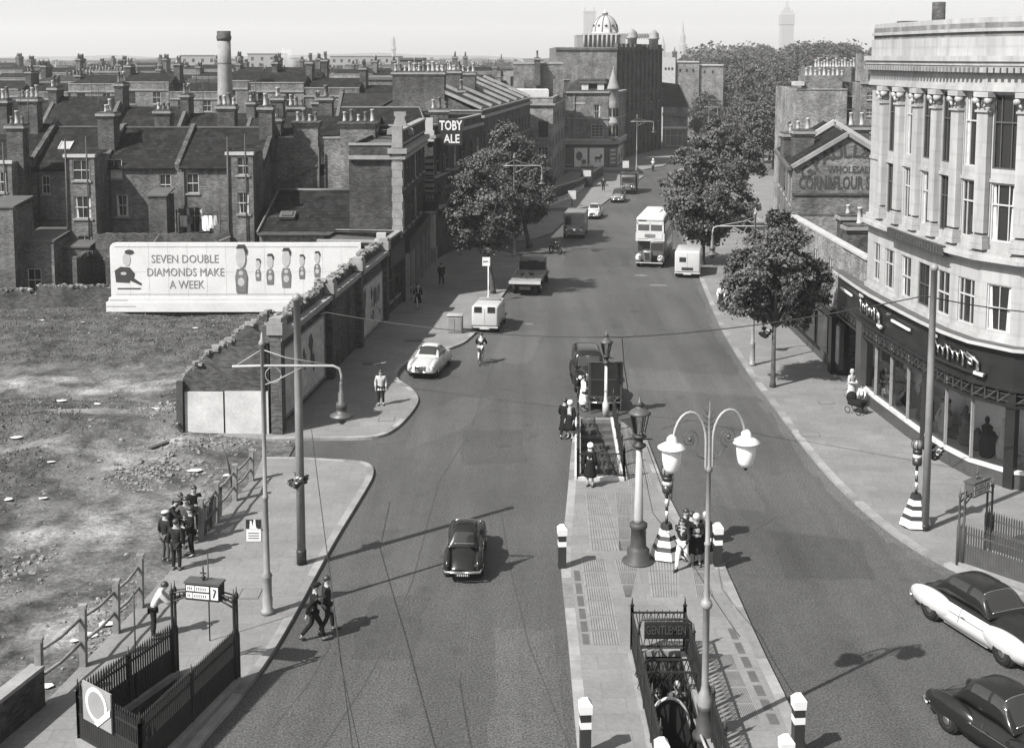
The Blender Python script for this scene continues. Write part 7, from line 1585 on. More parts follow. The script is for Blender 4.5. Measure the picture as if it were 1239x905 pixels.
for k in range(16):
    q = b.lerp(a,k/26); mb.bar((q.x,q.y,.1),(q.x+.05,q.y,1.2+.1*math.sin(k)),.09,.03)
mb.build('paling',t,True)
(a,ha),(b,hb) = pp[0],pp[1]; p = G(284,604); mb = MB(A['wood_d']); mb.tube([(p.x-.1,p.y+.2,.2),(p.x-.25,p.y+.2,1.3),(p.x-.5,p.y+.2,2.2)],[.05,.04,.015],5); tag(mb.build('bent_stick'),'thin bent stick standing up by the far end of the timber fence','stick')
(a,ha) = pp[-1]; q = G(-60,948); t = thing('low_wall','low dark wall at the left edge continuing the timber fence','wall',a); mb = MB(A['brick_d']); mb.bar((a.x,a.y,.5),(q.x,q.y,.5),.35,1.3); mb.use(A['stone_d']); mb.bar((a.x,a.y,1.18),(q.x,q.y,1.18),.4,.1); mb.build('brickwork',t,True)
# overhead wires
def wire(label, pts, r=.022, sag=.25, m='iron'):
    mb = MB(A[m]); out = []
    for a,b in zip(pts[:-1],pts[1:]):
        for k in range(9):
            s = k/8; q = Vector(a).lerp(Vector(b),s); q.z -= sag*4*s*(1-s); out.append(q)
    mb.tube(out,r,5); return tag(mb.build('overhead_wire'),label,'wire')
YB = 52
pC = G(1119,641,.12); hang = V(752,408,54)
wire('long span wire crossing the street from the left ruins to the hanging junction', [V(330,376,62),V(395,378,60),hang], .024, .35)
wire('span wire from the hanging junction over the road to the right grey pole', [hang, V(1119,358,pC.y)], .024, .25)
wire('short wire from the right grey pole to the right edge before the stone windows', [V(1119,358,pC.y), V(1275,380,46)], .022, .1)
wire('feeder cable dropping from the junction towards the road', [hang+Vector((.02,0,0)), hang+Vector((.12,0,-1.2)), V(760,474,54)], .024, 0)
pB = G(365,682,.12)
wire('stay wire running down from the near left pole across the kerb', [V(377,520,44), V(387,600,40), V(400,700,33), V(428,915,24)], .014, .02)
wire('second thin wire hanging close beside the stay wire over the near road', [V(399,690,30), V(412,800,26), V(437,915,22)], .011, .01)
wire('slack wire looping past the white lantern column to the double lamp', [V(775,545,40), V(790,620,36), V(832,672,33), V(895,770,30)], .012, .05)
wire('straight wire slanting behind the beacon on the island', [V(783,540,48), V(812,620,45), V(826,660,43)], .018, 0)
# ================================================================ vehicles (front towards -Y)
def crom(p0,p1,p2,p3,t): return .5*((2*p1)+(-p0+p2)*t+(2*p0-5*p1+4*p2-p3)*t*t+(-p0+3*p1-3*p2+p3)*t**3)
def dense(secs, k=4):
    out = []
    for i in range(len(secs)-1):
        a,b,c,d = secs[max(i-1,0)],secs[i],secs[i+1],secs[min(i+2,len(secs)-1)]
        for j in range(k): t = j/k; out.append(tuple(crom(a[q],b[q],c[q],d[q],t) for q in range(len(b))))
    return out+[secs[-1]]
def ring(y,w,zb,zt,n,N):
    r = []
    for j in range(N+1):
        a = PI*j/N; c, s = math.cos(a), math.sin(a); r.append(Vector((w*math.copysign(abs(c)**(2/n),c), y, zb+(zt-zb)*abs(s)**(2/n))))
    return r
def loft(mb, secs, n=3.2, N=18, m=None, mtop=None, top=(6,12), close=True):
    R_ = [ring(*s,n,N) for s in secs]; vs = [v for r in R_ for v in r]; k = N+1
    for i in range(len(secs)-1):
        for j in range(N):
            mb.use(mtop if mtop and top[0] <= j < top[1] else m)
            mb.f.append([len(mb.v)+q for q in (i*k+j,(i+1)*k+j,(i+1)*k+j+1,i*k+j+1)]); mb.mi.append(mb.cur); mb.sm.append(True)
    b = len(mb.v); mb.use(m)
    for i in range(len(secs)-1): mb.f.append([b+i*k,b+i*k+N,b+(i+1)*k+N,b+(i+1)*k]); mb.mi.append(mb.cur); mb.sm.append(False)
    if close: mb.f.append([b+q for q in range(k)]); mb.mi.append(mb.cur); mb.sm.append(False); mb.f.append([b+(len(secs)-1)*k+q for q in range(k)][::-1]); mb.mi.append(mb.cur); mb.sm.append(False)
    mb.v += [mb.T @ v if mb.T else v for v in vs]; return R_
def patch(mb, R_, i0, i1, j0, j1, off=.008):
    N = len(R_[0]); c = Vector((0,sum(r[0].y for r in R_)/len(R_),R_[0][0].z*.5)); vs = []
    for i in range(i0,i1+1):
        for j in range(j0,j1+1):
            p = R_[i][j]; a = R_[i][min(j+1,N-1)]-R_[i][max(j-1,0)]; b = R_[min(i+1,len(R_)-1)][j]-R_[max(i-1,0)][j]; nn = a.cross(b)
            nn = nn.normalized() if nn.length > 1e-9 else Vector((0,0,1))
            if nn.dot(p-Vector((0,p.y,.6))) < 0 and abs(nn.y) < .9: nn = -nn
            if nn.z < 0 : nn = -nn
            vs.append(p+nn*off)
    k = j1-j0+1; mb.add(vs,[(a*k+b,(a+1)*k+b,(a+1)*k+b+1,a*k+b+1) for a in range(i1-i0) for b in range(k-1)],True)
def wheel(t, x, y, r, w=.17, white=False):
    mb = MB(A['rubber']); s = 1 if x > 0 else -1
    mb.T = Matrix.Translation((x,y,r)) @ Matrix.Rotation(PI/2*s,4,'Y'); mb.lathe([(r*.6,-w/2),(r*.93,-w/2),(r,-w*.3),(r,w*.3),(r*.93,w/2),(r*.6,w/2)],n=20); o = mb.build('wheel',t)
    mb = MB(A['chrome'] if not white else A['carwhite']); mb.T = Matrix.Translation((x,y,r)) @ Matrix.Rotation(PI/2*s,4,'Y'); mb.lathe([(r*.3,w*.3),(r*.61,w*.5),(r*.6,w*.52),(r*.42,w*.42),(r*.4,w*.5),(r*.2,w*.62),(.01,w*.66)],n=16); q = mb.build('hubcap',o)
def saloon(label, cat, loc, rz, body, top=None, L=4.1, Wd=1.58, H=1.56, boot=.9, bonnet=.98, style='round', group=None, plate=False, roofm=None, rw=.31):
    t = thing('parked_car' if cat=='parked' else 'motor_car',label,'car',loc,rz,group); w = Wd/2; l = L/2; B = A[body]; T = A[top] if top else None
    mb = MB(B)
    low = [(-l,w*.5,.36,.60),(-l+.1,w*.74,.30,.80),(-l+.45,w*.88,.27,bonnet-.06),(-l*.45,w*.95,.25,bonnet),(-.2,w*.97,.25,bonnet+.0),(l*.3,w*.97,.25,bonnet),(l*.62,w*.93,.27,boot+.03),(l-.3,w*.84,.3,boot-.14),(l-.06,w*.66,.34,boot-.34),(l,w*.5,.38,boot-.42)]
    sec = dense(low,4); RB = loft(mb,sec,2.6,18,B,T,(4,14)); 
    fy, ry = -l*.6, l*.6
    for s in (-1,1):                                  # wings
        mb.use(B); mb.sph((s*w*.78,fy,.56),1,16,10,(w*.26,l*.42,.36)); mb.sph((s*w*.78,ry,.54),1,16,10,(w*.27,l*.42,.36)); mb.use(A['black']); mb.cyl((s*(w*.96),fy,rw),(s*(w*.7),fy,rw),rw*1.12,n=18); mb.cyl((s*(w*.96),ry,rw),(s*(w*.7),ry,rw),rw*1.1,n=18)
    mb.use(B); mb.box(-w*.93,w*.93,-l*.36,l*.36,.2,.3); mb.build('body',t)
    cab = MB(A[roofm] if roofm else (T or B)); y0 = -l*.33; y1 = l*.60 if style=='round' else l*.55; bz = bonnet-.06
    cs = [(y0,w*.84,bz,bz+.03),(y0+.22,w*.80,bz,bz+.25),(y0+.46,w*.76,bz,H-.1),(y0+.72,w*.74,bz,H-.015),((y0+y1)/2,w*.75,bz,H),(y1-.62,w*.74,bz,H-.03),(y1-.36,w*.74,bz,H-.13),(y1-.14,w*.77,bz,bz+.24),(y1,w*.8,bz,bz+.03)]
    sc = dense(cs,4); RR = loft(cab,sc,3.4,24,cab.mats[0]); cab.build('cabin',t)
    g = MB(A['carglass']); patch(g,RR,2,9,7,17); g.build('windscreen',t); g = MB(A['carglass']); patch(g,RR,25,30,8,16); g.build('rear_window',t)
    for s in (0,1):
        for i0,i1 in ((7,14),(15,21)):
            g = MB(A['carglass']); j = (3,7) if s==0 else (17,21); patch(g,RR,i0,i1,j[0],j[1]); g.build('side_window',t)
    for j in (0,1):
        js = range(1,5) if j == 0 else range(17,13,-1); sd = -1 if j else 1
        for i in (13,18,22):
            g = MB(A['black']); g.tube([RB[i][q]+Vector((sd*.003,0,.003)) for q in js],.009,4); g.build('door_seam',t)
        for i in (17,21): p = RB[i][2 if j == 0 else 16]; g = MB(A['chrome']); g.bar(p+Vector((sd*.02,-.02,.06)),p+Vector((sd*.02,.13,.06)),.03); g.build('door_handle',t)
        g = MB(A['chrome']); g.tube([RB[i][2 if j == 0 else 16]+Vector((sd*.012,0,.02)) for i in range(9,27)],.012,4); g.build('side_trim',t)
    for i,(a,b) in ((2,(7,18)),(9,(7,18)),(30,(8,17))):
        g = MB(A['chrome']); g.tube([RR[i][q]*1.004 for q in range(a,b)],.014,4); g.build('window_trim',t)
    mb = MB(A['chrome']); 
    for s in (-1,1): mb.tube([(s*(w*.98),-l+.2,.42),(s*w*.86,-l-.06,.42),(s*w*.4,-l-.1,.42),(0,-l-.11,.42)],.05,7)
    mb.build('front_bumper',t); mb = MB(A['chrome'])
    for s in (-1,1): mb.tube([(s*(w*.98),l-.2,.42),(s*w*.86,l+.06,.42),(s*w*.4,l+.1,.42),(0,l+.11,.42)],.05,7)
    mb.build('rear_bumper',t); mb = MB(A['chrome']); mb.rbox(-w*.36,w*.36,-l-.04,-l+.05,.42,.74,.03); mb.use(A['black'])
    for k in range(7): mb.box(-w*.3+k*w*.1-.014,-w*.3+k*w*.1+.014,-l-.052,-l-.03,.46,.7)
    mb.build('grille',t)
    for s in (-1,1):
        mb = MB(A['chrome']); mb.lathe([(.1,0),(.11,.02),(.1,.03)],n=14); 
        for v in range(len(mb.v)): p = mb.v[v]; mb.v[v] = Vector((p.x+s*w*.72,-l*.99-p.z+.03,p.y+.64))
        mb.use(A['lampglass']); mb.sph((s*w*.72,-l*.99+.03,.64),.085,12,7,(1,.6,1)); mb.build('headlight',t); mb = MB(A['chrome']); mb.sph((s*w*.74,l*.93,.62),.06,8,6); mb.build('tail_light',t)
    mb = MB(A['white_d' if plate else 'black']); mb.box(-.26,.26,l+.125,l+.135,.3,.4); mb.use(A['black' if plate else 'white_d'])
    if not plate:
        for k in range(6): mb.box(-.2+k*.07,-.165+k*.07,l+.135,l+.139,.32,.38)
    mb.build('number_plate',t)
    for x in (-1,1):
        for y in (fy,ry): wheel(t,x*(w-.075),y,rw)
    return t
def road(u,v,dy=0,dx=0): p = G(u,v); return (p.x+dx,p.y+dy,0)
saloon('black rounded saloon driving away up the middle of the near road','car',road(561,706,1.8),PI-.02,'carblack',L=3.65,Wd=1.42,H=1.52).scale = (.9,1,1)
saloon('white saloon facing the camera beside the left pavement','car',road(508,460,2.05,.4),-.2,'carwhite',L=3.95,Wd=1.6,H=1.45,boot=.95,bonnet=.94)
saloon('small pale car facing the camera behind the grey van, far up the street','car',road(716,266,1.9,.4),-.2,'carwhite',L=3.8,Wd=1.5,H=1.48)
saloon('dark car with bright bonnet parked in front of the far dark lorry','parked',road(746,246,1.9,.35),-.16,'cargrey',top=None,L=3.8,Wd=1.55,H=1.55,roofm='carblack')
saloon('black car standing behind the dark notice board','parked',road(734,498,2.0),-.02,'carblack',L=3.7,Wd=1.62,H=1.5)
saloon('two tone cream and black limousine turning at the right edge','car',(14.05,34.95,0),.36,'carwhite',top='carblack',L=5.1,Wd=1.86,H=1.62,boot=.96,bonnet=1.06,rw=.36)
saloon('black saloon cut by the lower right corner of the frame','car',(12.3,28.9,0),.42,'carblack',L=4.4,Wd=1.72,H=1.6)
# black taxi with upright cab behind the notice board
def taxi(label,loc,rz):
    t = thing('taxi_cab',label,'taxi',loc,rz); B = A['carblack']; mb = MB(B); loft(mb,dense([(-2.05,.34,.5,1.0),(-1.9,.42,.45,1.12),(-1.2,.56,.42,1.16),(-.75,.74,.35,1.16),(0,.80,.35,1.12),(1.2,.80,.35,1.12),(1.8,.76,.35,1.05),(2.1,.68,.4,.95)],4),3.5,18,B)
    for s in (-1,1):
        mb.sph((s*.68,-1.45,.6),1,14,9,(.2,.55,.4)); mb.sph((s*.68,1.35,.58),1,14,9,(.2,.6,.4)); mb.box(s*.62 if s>0 else -.88,.88 if s>0 else -.62,-1.1,.9,.3,.36)
    mb.build('body',t); cab = MB(B); RR = loft(cab,dense([(-.78,.74,1.08,1.12),(-.72,.73,1.08,1.5),(-.58,.72,1.08,1.80),(-.3,.72,1.08,1.9),(.6,.73,1.08,1.92),(1.5,.72,1.08,1.86),(1.85,.7,1.08,1.6),(2.0,.7,1.08,1.12)],4),5,24,B); cab.build('cabin',t)
    g = MB(A['chrome']); g.box(-.58,.58,-.82,-.8,1.14,1.72); g.use(A['glass_g']); g.box(-.53,.53,-.835,-.815,1.19,1.67); g.build('windscreen',t)
    for s in (0,1):
        for i0,i1 in ((9,14),(15,21)): g = MB(A['carglass']); j = (2,7) if s==0 else (17,22); patch(g,RR,i0,i1,j[0],j[1]); g.build('side_window',t)
    mb = MB(A['chrome']); mb.rbox(-.26,.26,-2.12,-2.02,.55,1.08,.03); mb.build('grille',t); mb = MB(A['chrome']); mb.bar((-.8,-2.25,.45),(.8,-2.25,.45),.09,.05); mb.build('front_bumper',t)
    for s in (-1,1): mb = MB(A['chrome']); mb.sph((s*.55,-1.95,.88),.13,12,8); mb.use(A['lampglass']); mb.sph((s*.55,-2.03,.88),.1,10,6,(1,.6,1)); mb.build('headlight',t)
    for x in (-1,1):
        for y in (-1.45,1.35): wheel(t,x*.72,y,.36)
    return t
taxi('tall black taxi with pale framed windscreen waiting behind the notice board', road(714,478,2.1), .03)
def van(label,loc,rz,body,L=4.0,Wd=1.75,H=2.0,nose=.8,glass_rear=True,roofbar=False,dark_low=False,group=None,grille='chrome'):
    t = thing('delivery_van',label,'van',loc,rz,group); w, l = Wd/2, L/2; mb = MB(A[body]); mb.rbox(-w,w,-l+nose,l,.42,H,.14,3); loft(mb,dense([(-l,w*.6,.45,.9),(-l+.15,w*.8,.4,1.05),(-l+nose*.7,w*.95,.4,1.15),(-l+nose+.3,w*.98,.4,1.2)],4),3,16,A[body]); mb.add([(-w*.93,-l+nose*.55,1.12),(w*.93,-l+nose*.55,1.12),(w*.93,-l+nose+.1,H-.12),(-w*.93,-l+nose+.1,H-.12)],[(0,1,2,3)])
    mb.use(A['black']); mb.box(-w*.95,w*.95,-l+.3,l-.02,.26,.44); mb.build('body',t)
    g = MB(A['carglass']); y0, y1 = -l+nose*.55-.012, -l+nose+.1-.012; z0,z1 = 1.12,H-.12; f = lambda q: (y0+(y1-y0)*q, z0+(z1-z0)*q); a,b = f(.12),f(.85); g.add([(-w*.82,a[0]-.01,a[1]),(w*.82,a[0]-.01,a[1]),(w*.8,b[0]-.01,b[1]),(-w*.8,b[0]-.01,b[1])],[(0,1,2,3)]); g.build('windscreen',t)
    for s in (-1,1):
        g = MB(A['carglass']); x = s*(w+.006); g.add([(x,-l+nose+.15,1.25),(x,-l+nose+.95,1.25),(x,-l+nose+.95,H-.3),(x,-l+nose+.25,H-.3)],[(0,1,2,3)]); g.build('side_window',t); mb = MB(A['chrome']); mb.sph((s*w*.66,-l+.05,.78),.1,10,7); mb.build('headlight',t)
    if glass_rear:
        for s in (-1,1): g = MB(A['carglass']); g.box(s*w*.5-.24,s*w*.5+.24,l,l+.012,1.3,1.68); g.build('rear_window',t)
    else: g = MB(A['carglass']); g.box(.1,.62,l,l+.012,1.25,1.62); g.build('rear_window',t)
    mb = MB(A['cargrey']); mb.box(-.01,.01,l,l+.008,.5,H-.15); mb.box(-w*.9,w*.9,l,l+.008,.52,.54); mb.build('rear_door_seam',t)
    if dark_low: mb = MB(A['black']); mb.box(-w*.45,w*.45,l,l+.02,.62,.84); mb.build('rear_hatch',t)
    mb = MB(A['chrome']); mb.bar((-w,-l-.05,.45),(w,-l-.05,.45),.1,.06); mb.build('front_bumper',t); mb = MB(A['white_d']); mb.bar((-w,l+.06,.42),(w,l+.06,.42),.12,.06); mb.build('rear_bumper',t); mb = MB(A['white_d']); mb.box(-.3,.3,l+.1,l+.11,.3,.42); mb.build('number_plate',t)
    mb = MB(A[grille]); mb.rbox(-.22,.22,-l-.05,-l+.03,.5,.95,.02); mb.build('grille',t)
    if roofbar: mb = MB(A['cargrey']); mb.rbox(-.7,.7,-.1,.12,H-.01,H+.13,.03); mb.build('roof_sign',t)
    for x in (-1,1):
        for y in (-l+.75,l-.75): wheel(t,x*(w-.12),y,.33)
    return t
van('white estate van parked facing away by the bus stop',road(586,404,2.0,.3),PI-.14,'carwhite',L=4.0,Wd=1.66,H=1.72,nose=1.0,roofbar=True)
van('white delivery van driving away beside the double decker bus',road(831,337,2.1,.45),PI-.2,'carwhite',L=4.2,Wd=1.95,H=2.1,nose=.7,glass_rear=False,dark_low=True)
van('grey box van facing the camera with a bright radiator, left side of the street',road(694,289,2.2,.3),-.15,'cargrey',L=4.6,Wd=2.0,H=2.35,nose=.6,grille='chrome')
def lorry(label,loc,rz,cabm,load,L=6.4,Wd=2.15,Hc=2.15,group=None):
    t = thing('lorry',label,'lorry',loc,rz,group); w, l = Wd/2, L/2; B = A[cabm]; mb = MB(B); mb.rbox(-w*.86,w*.86,-l+.75,-l+2.0,.6,Hc,.16,3); loft(mb,dense([(-l,.4,.6,1.1),(-l+.2,.5,.5,1.25),(-l+.9,.7,.5,1.3)],4),3,14,B)
    for s in (-1,1): mb.sph((s*w*.72,-l+.75,.72),1,12,8,(.24,.55,.42))
    mb.build('cab',t); g = MB(A['carglass']); g.box(-w*.7,w*.7,-l+.73,-l+.745,1.4,Hc-.25); g.build('windscreen',t); g = MB(A['carglass']); g.box(-w*.35,w*.35,-l+2.0,-l+2.015,1.5,Hc-.28); g.build('rear_window',t)
    for s in (-1,1): g = MB(A['carglass']); g.box(s*w*.86-.012,s*w*.86+.012,-l+.95,-l+1.75,1.35,Hc-.3); g.build('side_window',t); mb = MB(A['chrome']); mb.sph((s*w*.5,-l-.02,1.0),.12,10,7); mb.build('headlight',t)
    mb = MB(A['black']); mb.box(-.4,.4,-l+.3,l-.1,.5,.8); mb.build('chassis',t)
    if load == 'flat':
        mb = MB(A['wood']); mb.box(-w,w,-l+2.1,l,.98,1.12); mb.use(A['stone_w']); mb.box(-w-.03,w+.03,l,l+.05,.93,1.14); mb.use(A['wood_d'])
        for k in range(1,8): mb.box(-w+.02,w-.02,-l+2.1+k*.55-.012,-l+2.1+k*.55+.012,1.119,1.124)
        mb.use(A['iron']); mb.box(-w*.9,w*.9,-l+2.06,-l+2.12,1.12,1.75); mb.build('flat_bed',t); mb = MB(A['wood_d']); mb.cbox((.1,.9,1.2),(.9,.3,.16),.5); mb.use(A['stone_d']); mb.sweep([(-.3,0),(.3,0),(0,.45)],(.1,1.5,1.12),(1,0,0),(0,0,1),(0,1,0),.3); mb.build('coiled_rope',t)
    else:
        mb = MB(A[load]); mb.rbox(-w,w,-l+1.9,l,.9,2.5,.06); mb.build('box_body',t)
    mb = MB(A['black']); mb.bar((-w,-l-.08,.6),(w,-l-.08,.6),.14,.06); mb.build('front_bumper',t)
    for x in (-1,1):
        for y in (-l+.75,l-1.4): wheel(t,x*(w-.2),y,.42,.24)
    return t
lorry('flat bed lorry with a pale cab and an empty timber bed parked on the left',road(634,359,3.3,.5),PI-.13,'cargrey','flat',7.0,2.2,2.1)
lorry('dark box lorry parked behind the dark car far up the street',road(759,236,3.0,.5),-.16,'carmid','carblack',5.6,2.1,2.3)
# the double decker
def bus(label,loc,rz):
    t = thing('double_decker_bus',label,'bus',loc,rz); w, l = 1.2, 3.95; RD, LT = A['busred'], A['buslight']
    mb = MB(RD); mb.rbox(-w,w,-l+.95,l,.45,2.3,.08); mb.rbox(-w,w,-l+.15,l,2.26,3.98,.16,3); mb.rbox(.0,w,-l+.1,-l+1.2,1.0,2.28,.08); mb.build('body',t)
    mb = MB(LT); mb.rbox(-w+.01,w-.01,-l+.14,l-.01,3.93,4.36,.2,3); mb.build('roof',t)
    mb = MB(LT); mb.box(-w-.008,w+.008,-l+.13,-l+.3,2.3,3.0); mb.box(-w+.1,w-.1,-l+.12,-l+.2,3.0,3.18); mb.box(-w-.008,w+.008,-l+.6,l-.1,2.2,2.36); mb.box(-w+.06,w-.06,-l+.11,-l+.2,3.72,3.98); mb.box(-w+.05,-w+.2,-l+.11,-l+.2,3.0,3.9); mb.box(w-.2,w-.05,-l+.11,-l+.2,3.0,3.9); mb.box(-.05,.05,-l+.11,-l+.2,3.0,3.9); mb.build('front_panel',t)
    mb = MB(A['buslight']); 
    for s in (-1,1): mb.box(s*.62-.42,s*.62+.42,-l+.095,-l+.125,2.5,2.95)
    mb.use(A['poster_m']); mb.box(-.45,.45,-l+.08,-l+.1,2.62,2.9); mb.build('destination_blind',t)
    for s in (-1,1): g = MB(A['glass_g']); g.box(s*.56-.4,s*.56+.4,-l+.115,-l+.14,3.2,3.7); g.build('upper_front_window',t)
    g = MB(A['black']); g.box(-w+.2,-.35,-l+.1,-l+.13,3.99,4.12); g.build('roof_ventilator',t)
    g = MB(A['carglass']); g.box(.1,w-.1,-l+.085,-l+.1,1.5,2.15); g.build('cab_window',t); g = MB(A['carglass']); g.box(-w+.1,-.05,-l+.93,-l+.945,1.3,2.1); g.build('bulkhead_window',t)
    mb = MB(A['carmid']); mb.rbox(-.62,.2,-l-.05,-l+1.0,.6,1.5,.1); mb.build('bonnet',t); mb = MB(A['chrome']); mb.rbox(-.46,.1,-l-.12,-l-.02,.55,1.45,.04); mb.use(A['black']); mb.box(-.38,.02,-l-.14,-l-.11,.65,1.35); mb.build('radiator',t)
    for s,x in ((-1,-.95),(1,.9)):
        mb = MB(LT); mb.sph((x,-l+.4,.8),1,14,9,(.3,.62,.36)); mb.build('wing',t); mb = MB(A['chrome']); mb.sph((x*.93,-l-.1,.95),.15,12,8,(1,.7,1)); mb.build('headlight',t)
    for s in (-1,1):
        for k in range(6):
            y = -l+.75+k*1.15
            g = MB(A['carglass']); g.box(s*w-.012,s*w+.012,y,y+.98,3.05,3.72); g.build('upper_window',t)
            if y > -l+1.0 and k < 5: g = MB(A['carglass']); g.box(s*w-.012,s*w+.012,y+.35,y+1.3,1.3,2.1); g.build('lower_window',t)
    mb = MB(A['white_d']); mb.bar((-1.15,-l-.1,.45),(1.1,-l-.1,.45),.08,.06); mb.build('front_bumper',t); mb = MB(A['black']); mb.box(-1.1,1.1,-l+.6,l-.1,.3,.5); mb.build('chassis',t)
    for x in (-1,1):
        for y in (-l+.55,l-2.2): wheel(t,x*1.0,y,.5,.26)
    return t
bus('double decker bus coming towards the camera with a bright front and roof',road(786,325,4.0,.85),-.22).scale = (.96,.96,.94)
def bicycle(t, frame='cloth_k'):
    for y in (-.52,.52):
        mb = MB(A['rubber']); mb.tube([(0,y+.33*math.cos(a),.34+.33*math.sin(a)) for a in [2*PI*k/18 for k in range(19)]],.02,5); mb.use(A['steel'])
        for k in range(8): a = PI*k/8; mb.bar((0,y+.31*math.cos(a),.34+.31*math.sin(a)),(0,y-.31*math.cos(a),.34-.31*math.sin(a)),.006)
        mb.build('wheel',t)
    mb = MB(A['black']); 
    for a,b in (((0,-.52,.34),(0,-.42,.95)),((0,-.44,.85),(0,.1,.3)),((0,-.44,.88),(0,.22,.85)),((0,.1,.3),(0,.25,.95)),((0,.52,.34),(0,.1,.3)),((0,.52,.34),(0,.22,.85))): mb.cyl(a,b,.018,n=6)
    mb.build('frame',t); mb = MB(A['chrome']); mb.tube([(-.27,-.3,1.02),(-.2,-.42,1.04),(.2,-.42,1.04),(.27,-.3,1.02)],.014,6); mb.build('handlebar',t); mb = MB(A['shoe']); mb.sph((0,.3,.98),1,10,6,(.1,.15,.04)); mb.build('saddle',t)
CY = road(582,440); t = thing('bicycle','bicycle ridden away from the camera near the white van','bicycle',CY,PI-.1); bicycle(t)
t = thing('motorcycle','dark motorcycle parked between the flat bed lorry and the grey van','motorcycle',road(672,307),R(30))
for y in (-.68,.68):
    mb = MB(A['rubber']); mb.tube([(0,y+.29*math.cos(a),.32+.29*math.sin(a)) for a in [2*PI*k/16 for k in range(17)]],.06,6); mb.build('wheel',t)
mb = MB(A['carblack']); mb.sph((0,-.15,.85),1,12,8,(.15,.32,.14)); mb.rbox(-.17,.17,-.3,.25,.35,.68,.06); mb.cyl((0,-.68,.32),(0,-.45,1.0),.04,n=6); mb.cyl((0,.68,.32),(0,.2,.7),.04,n=6); mb.build('body',t); mb = MB(A['shoe']); mb.sph((0,.4,.86),1,12,6,(.15,.32,.08)); mb.build('saddle',t); mb = MB(A['chrome']); mb.tube([(-.35,-.25,1.05),(-.2,-.45,1.08),(.2,-.45,1.08),(.35,-.25,1.05)],.02,6); mb.build('handlebar',t)
t = thing('motorcycle','motorcycle ridden far up the street by the far lamp pole','motorcycle',road(790,207),R(170))
for y in (-.68,.68):
    mb = MB(A['rubber']); mb.tube([(0,y+.29*math.cos(a),.32+.29*math.sin(a)) for a in [2*PI*k/16 for k in range(17)]],.06,6); mb.build('wheel',t)
mb = MB(A['carblack']); mb.sph((0,-.15,.85),1,12,8,(.15,.32,.14)); mb.rbox(-.17,.17,-.3,.25,.35,.68,.06); mb.build('body',t); MC = G(790,207)
# pushchair
p = G(1036,500,.12); t = thing('pram','dark pushchair standing near the entrance of the store','pram',p,R(40)); mb = MB(A['cloth_k']); mb.rbox(-.26,.26,-.42,.36,.38,.68,.08); mb.sph((0,.28,.72),1,10,7,(.26,.26,.3)); mb.build('body',t)
for x in (-.28,.28):
    for y in (-.3,.3): mb = MB(A['rubber']); mb.tube([(x,y+.15*math.cos(a),.17+.15*math.sin(a)) for a in [2*PI*k/12 for k in range(13)]],.02,5); mb.build('wheel',t)
mb = MB(A['chrome']); mb.tube([(-.24,.34,.6),(-.24,.68,1.0),(.24,.68,1.0),(.24,.34,.6)],.015,5); mb.build('handle',t)
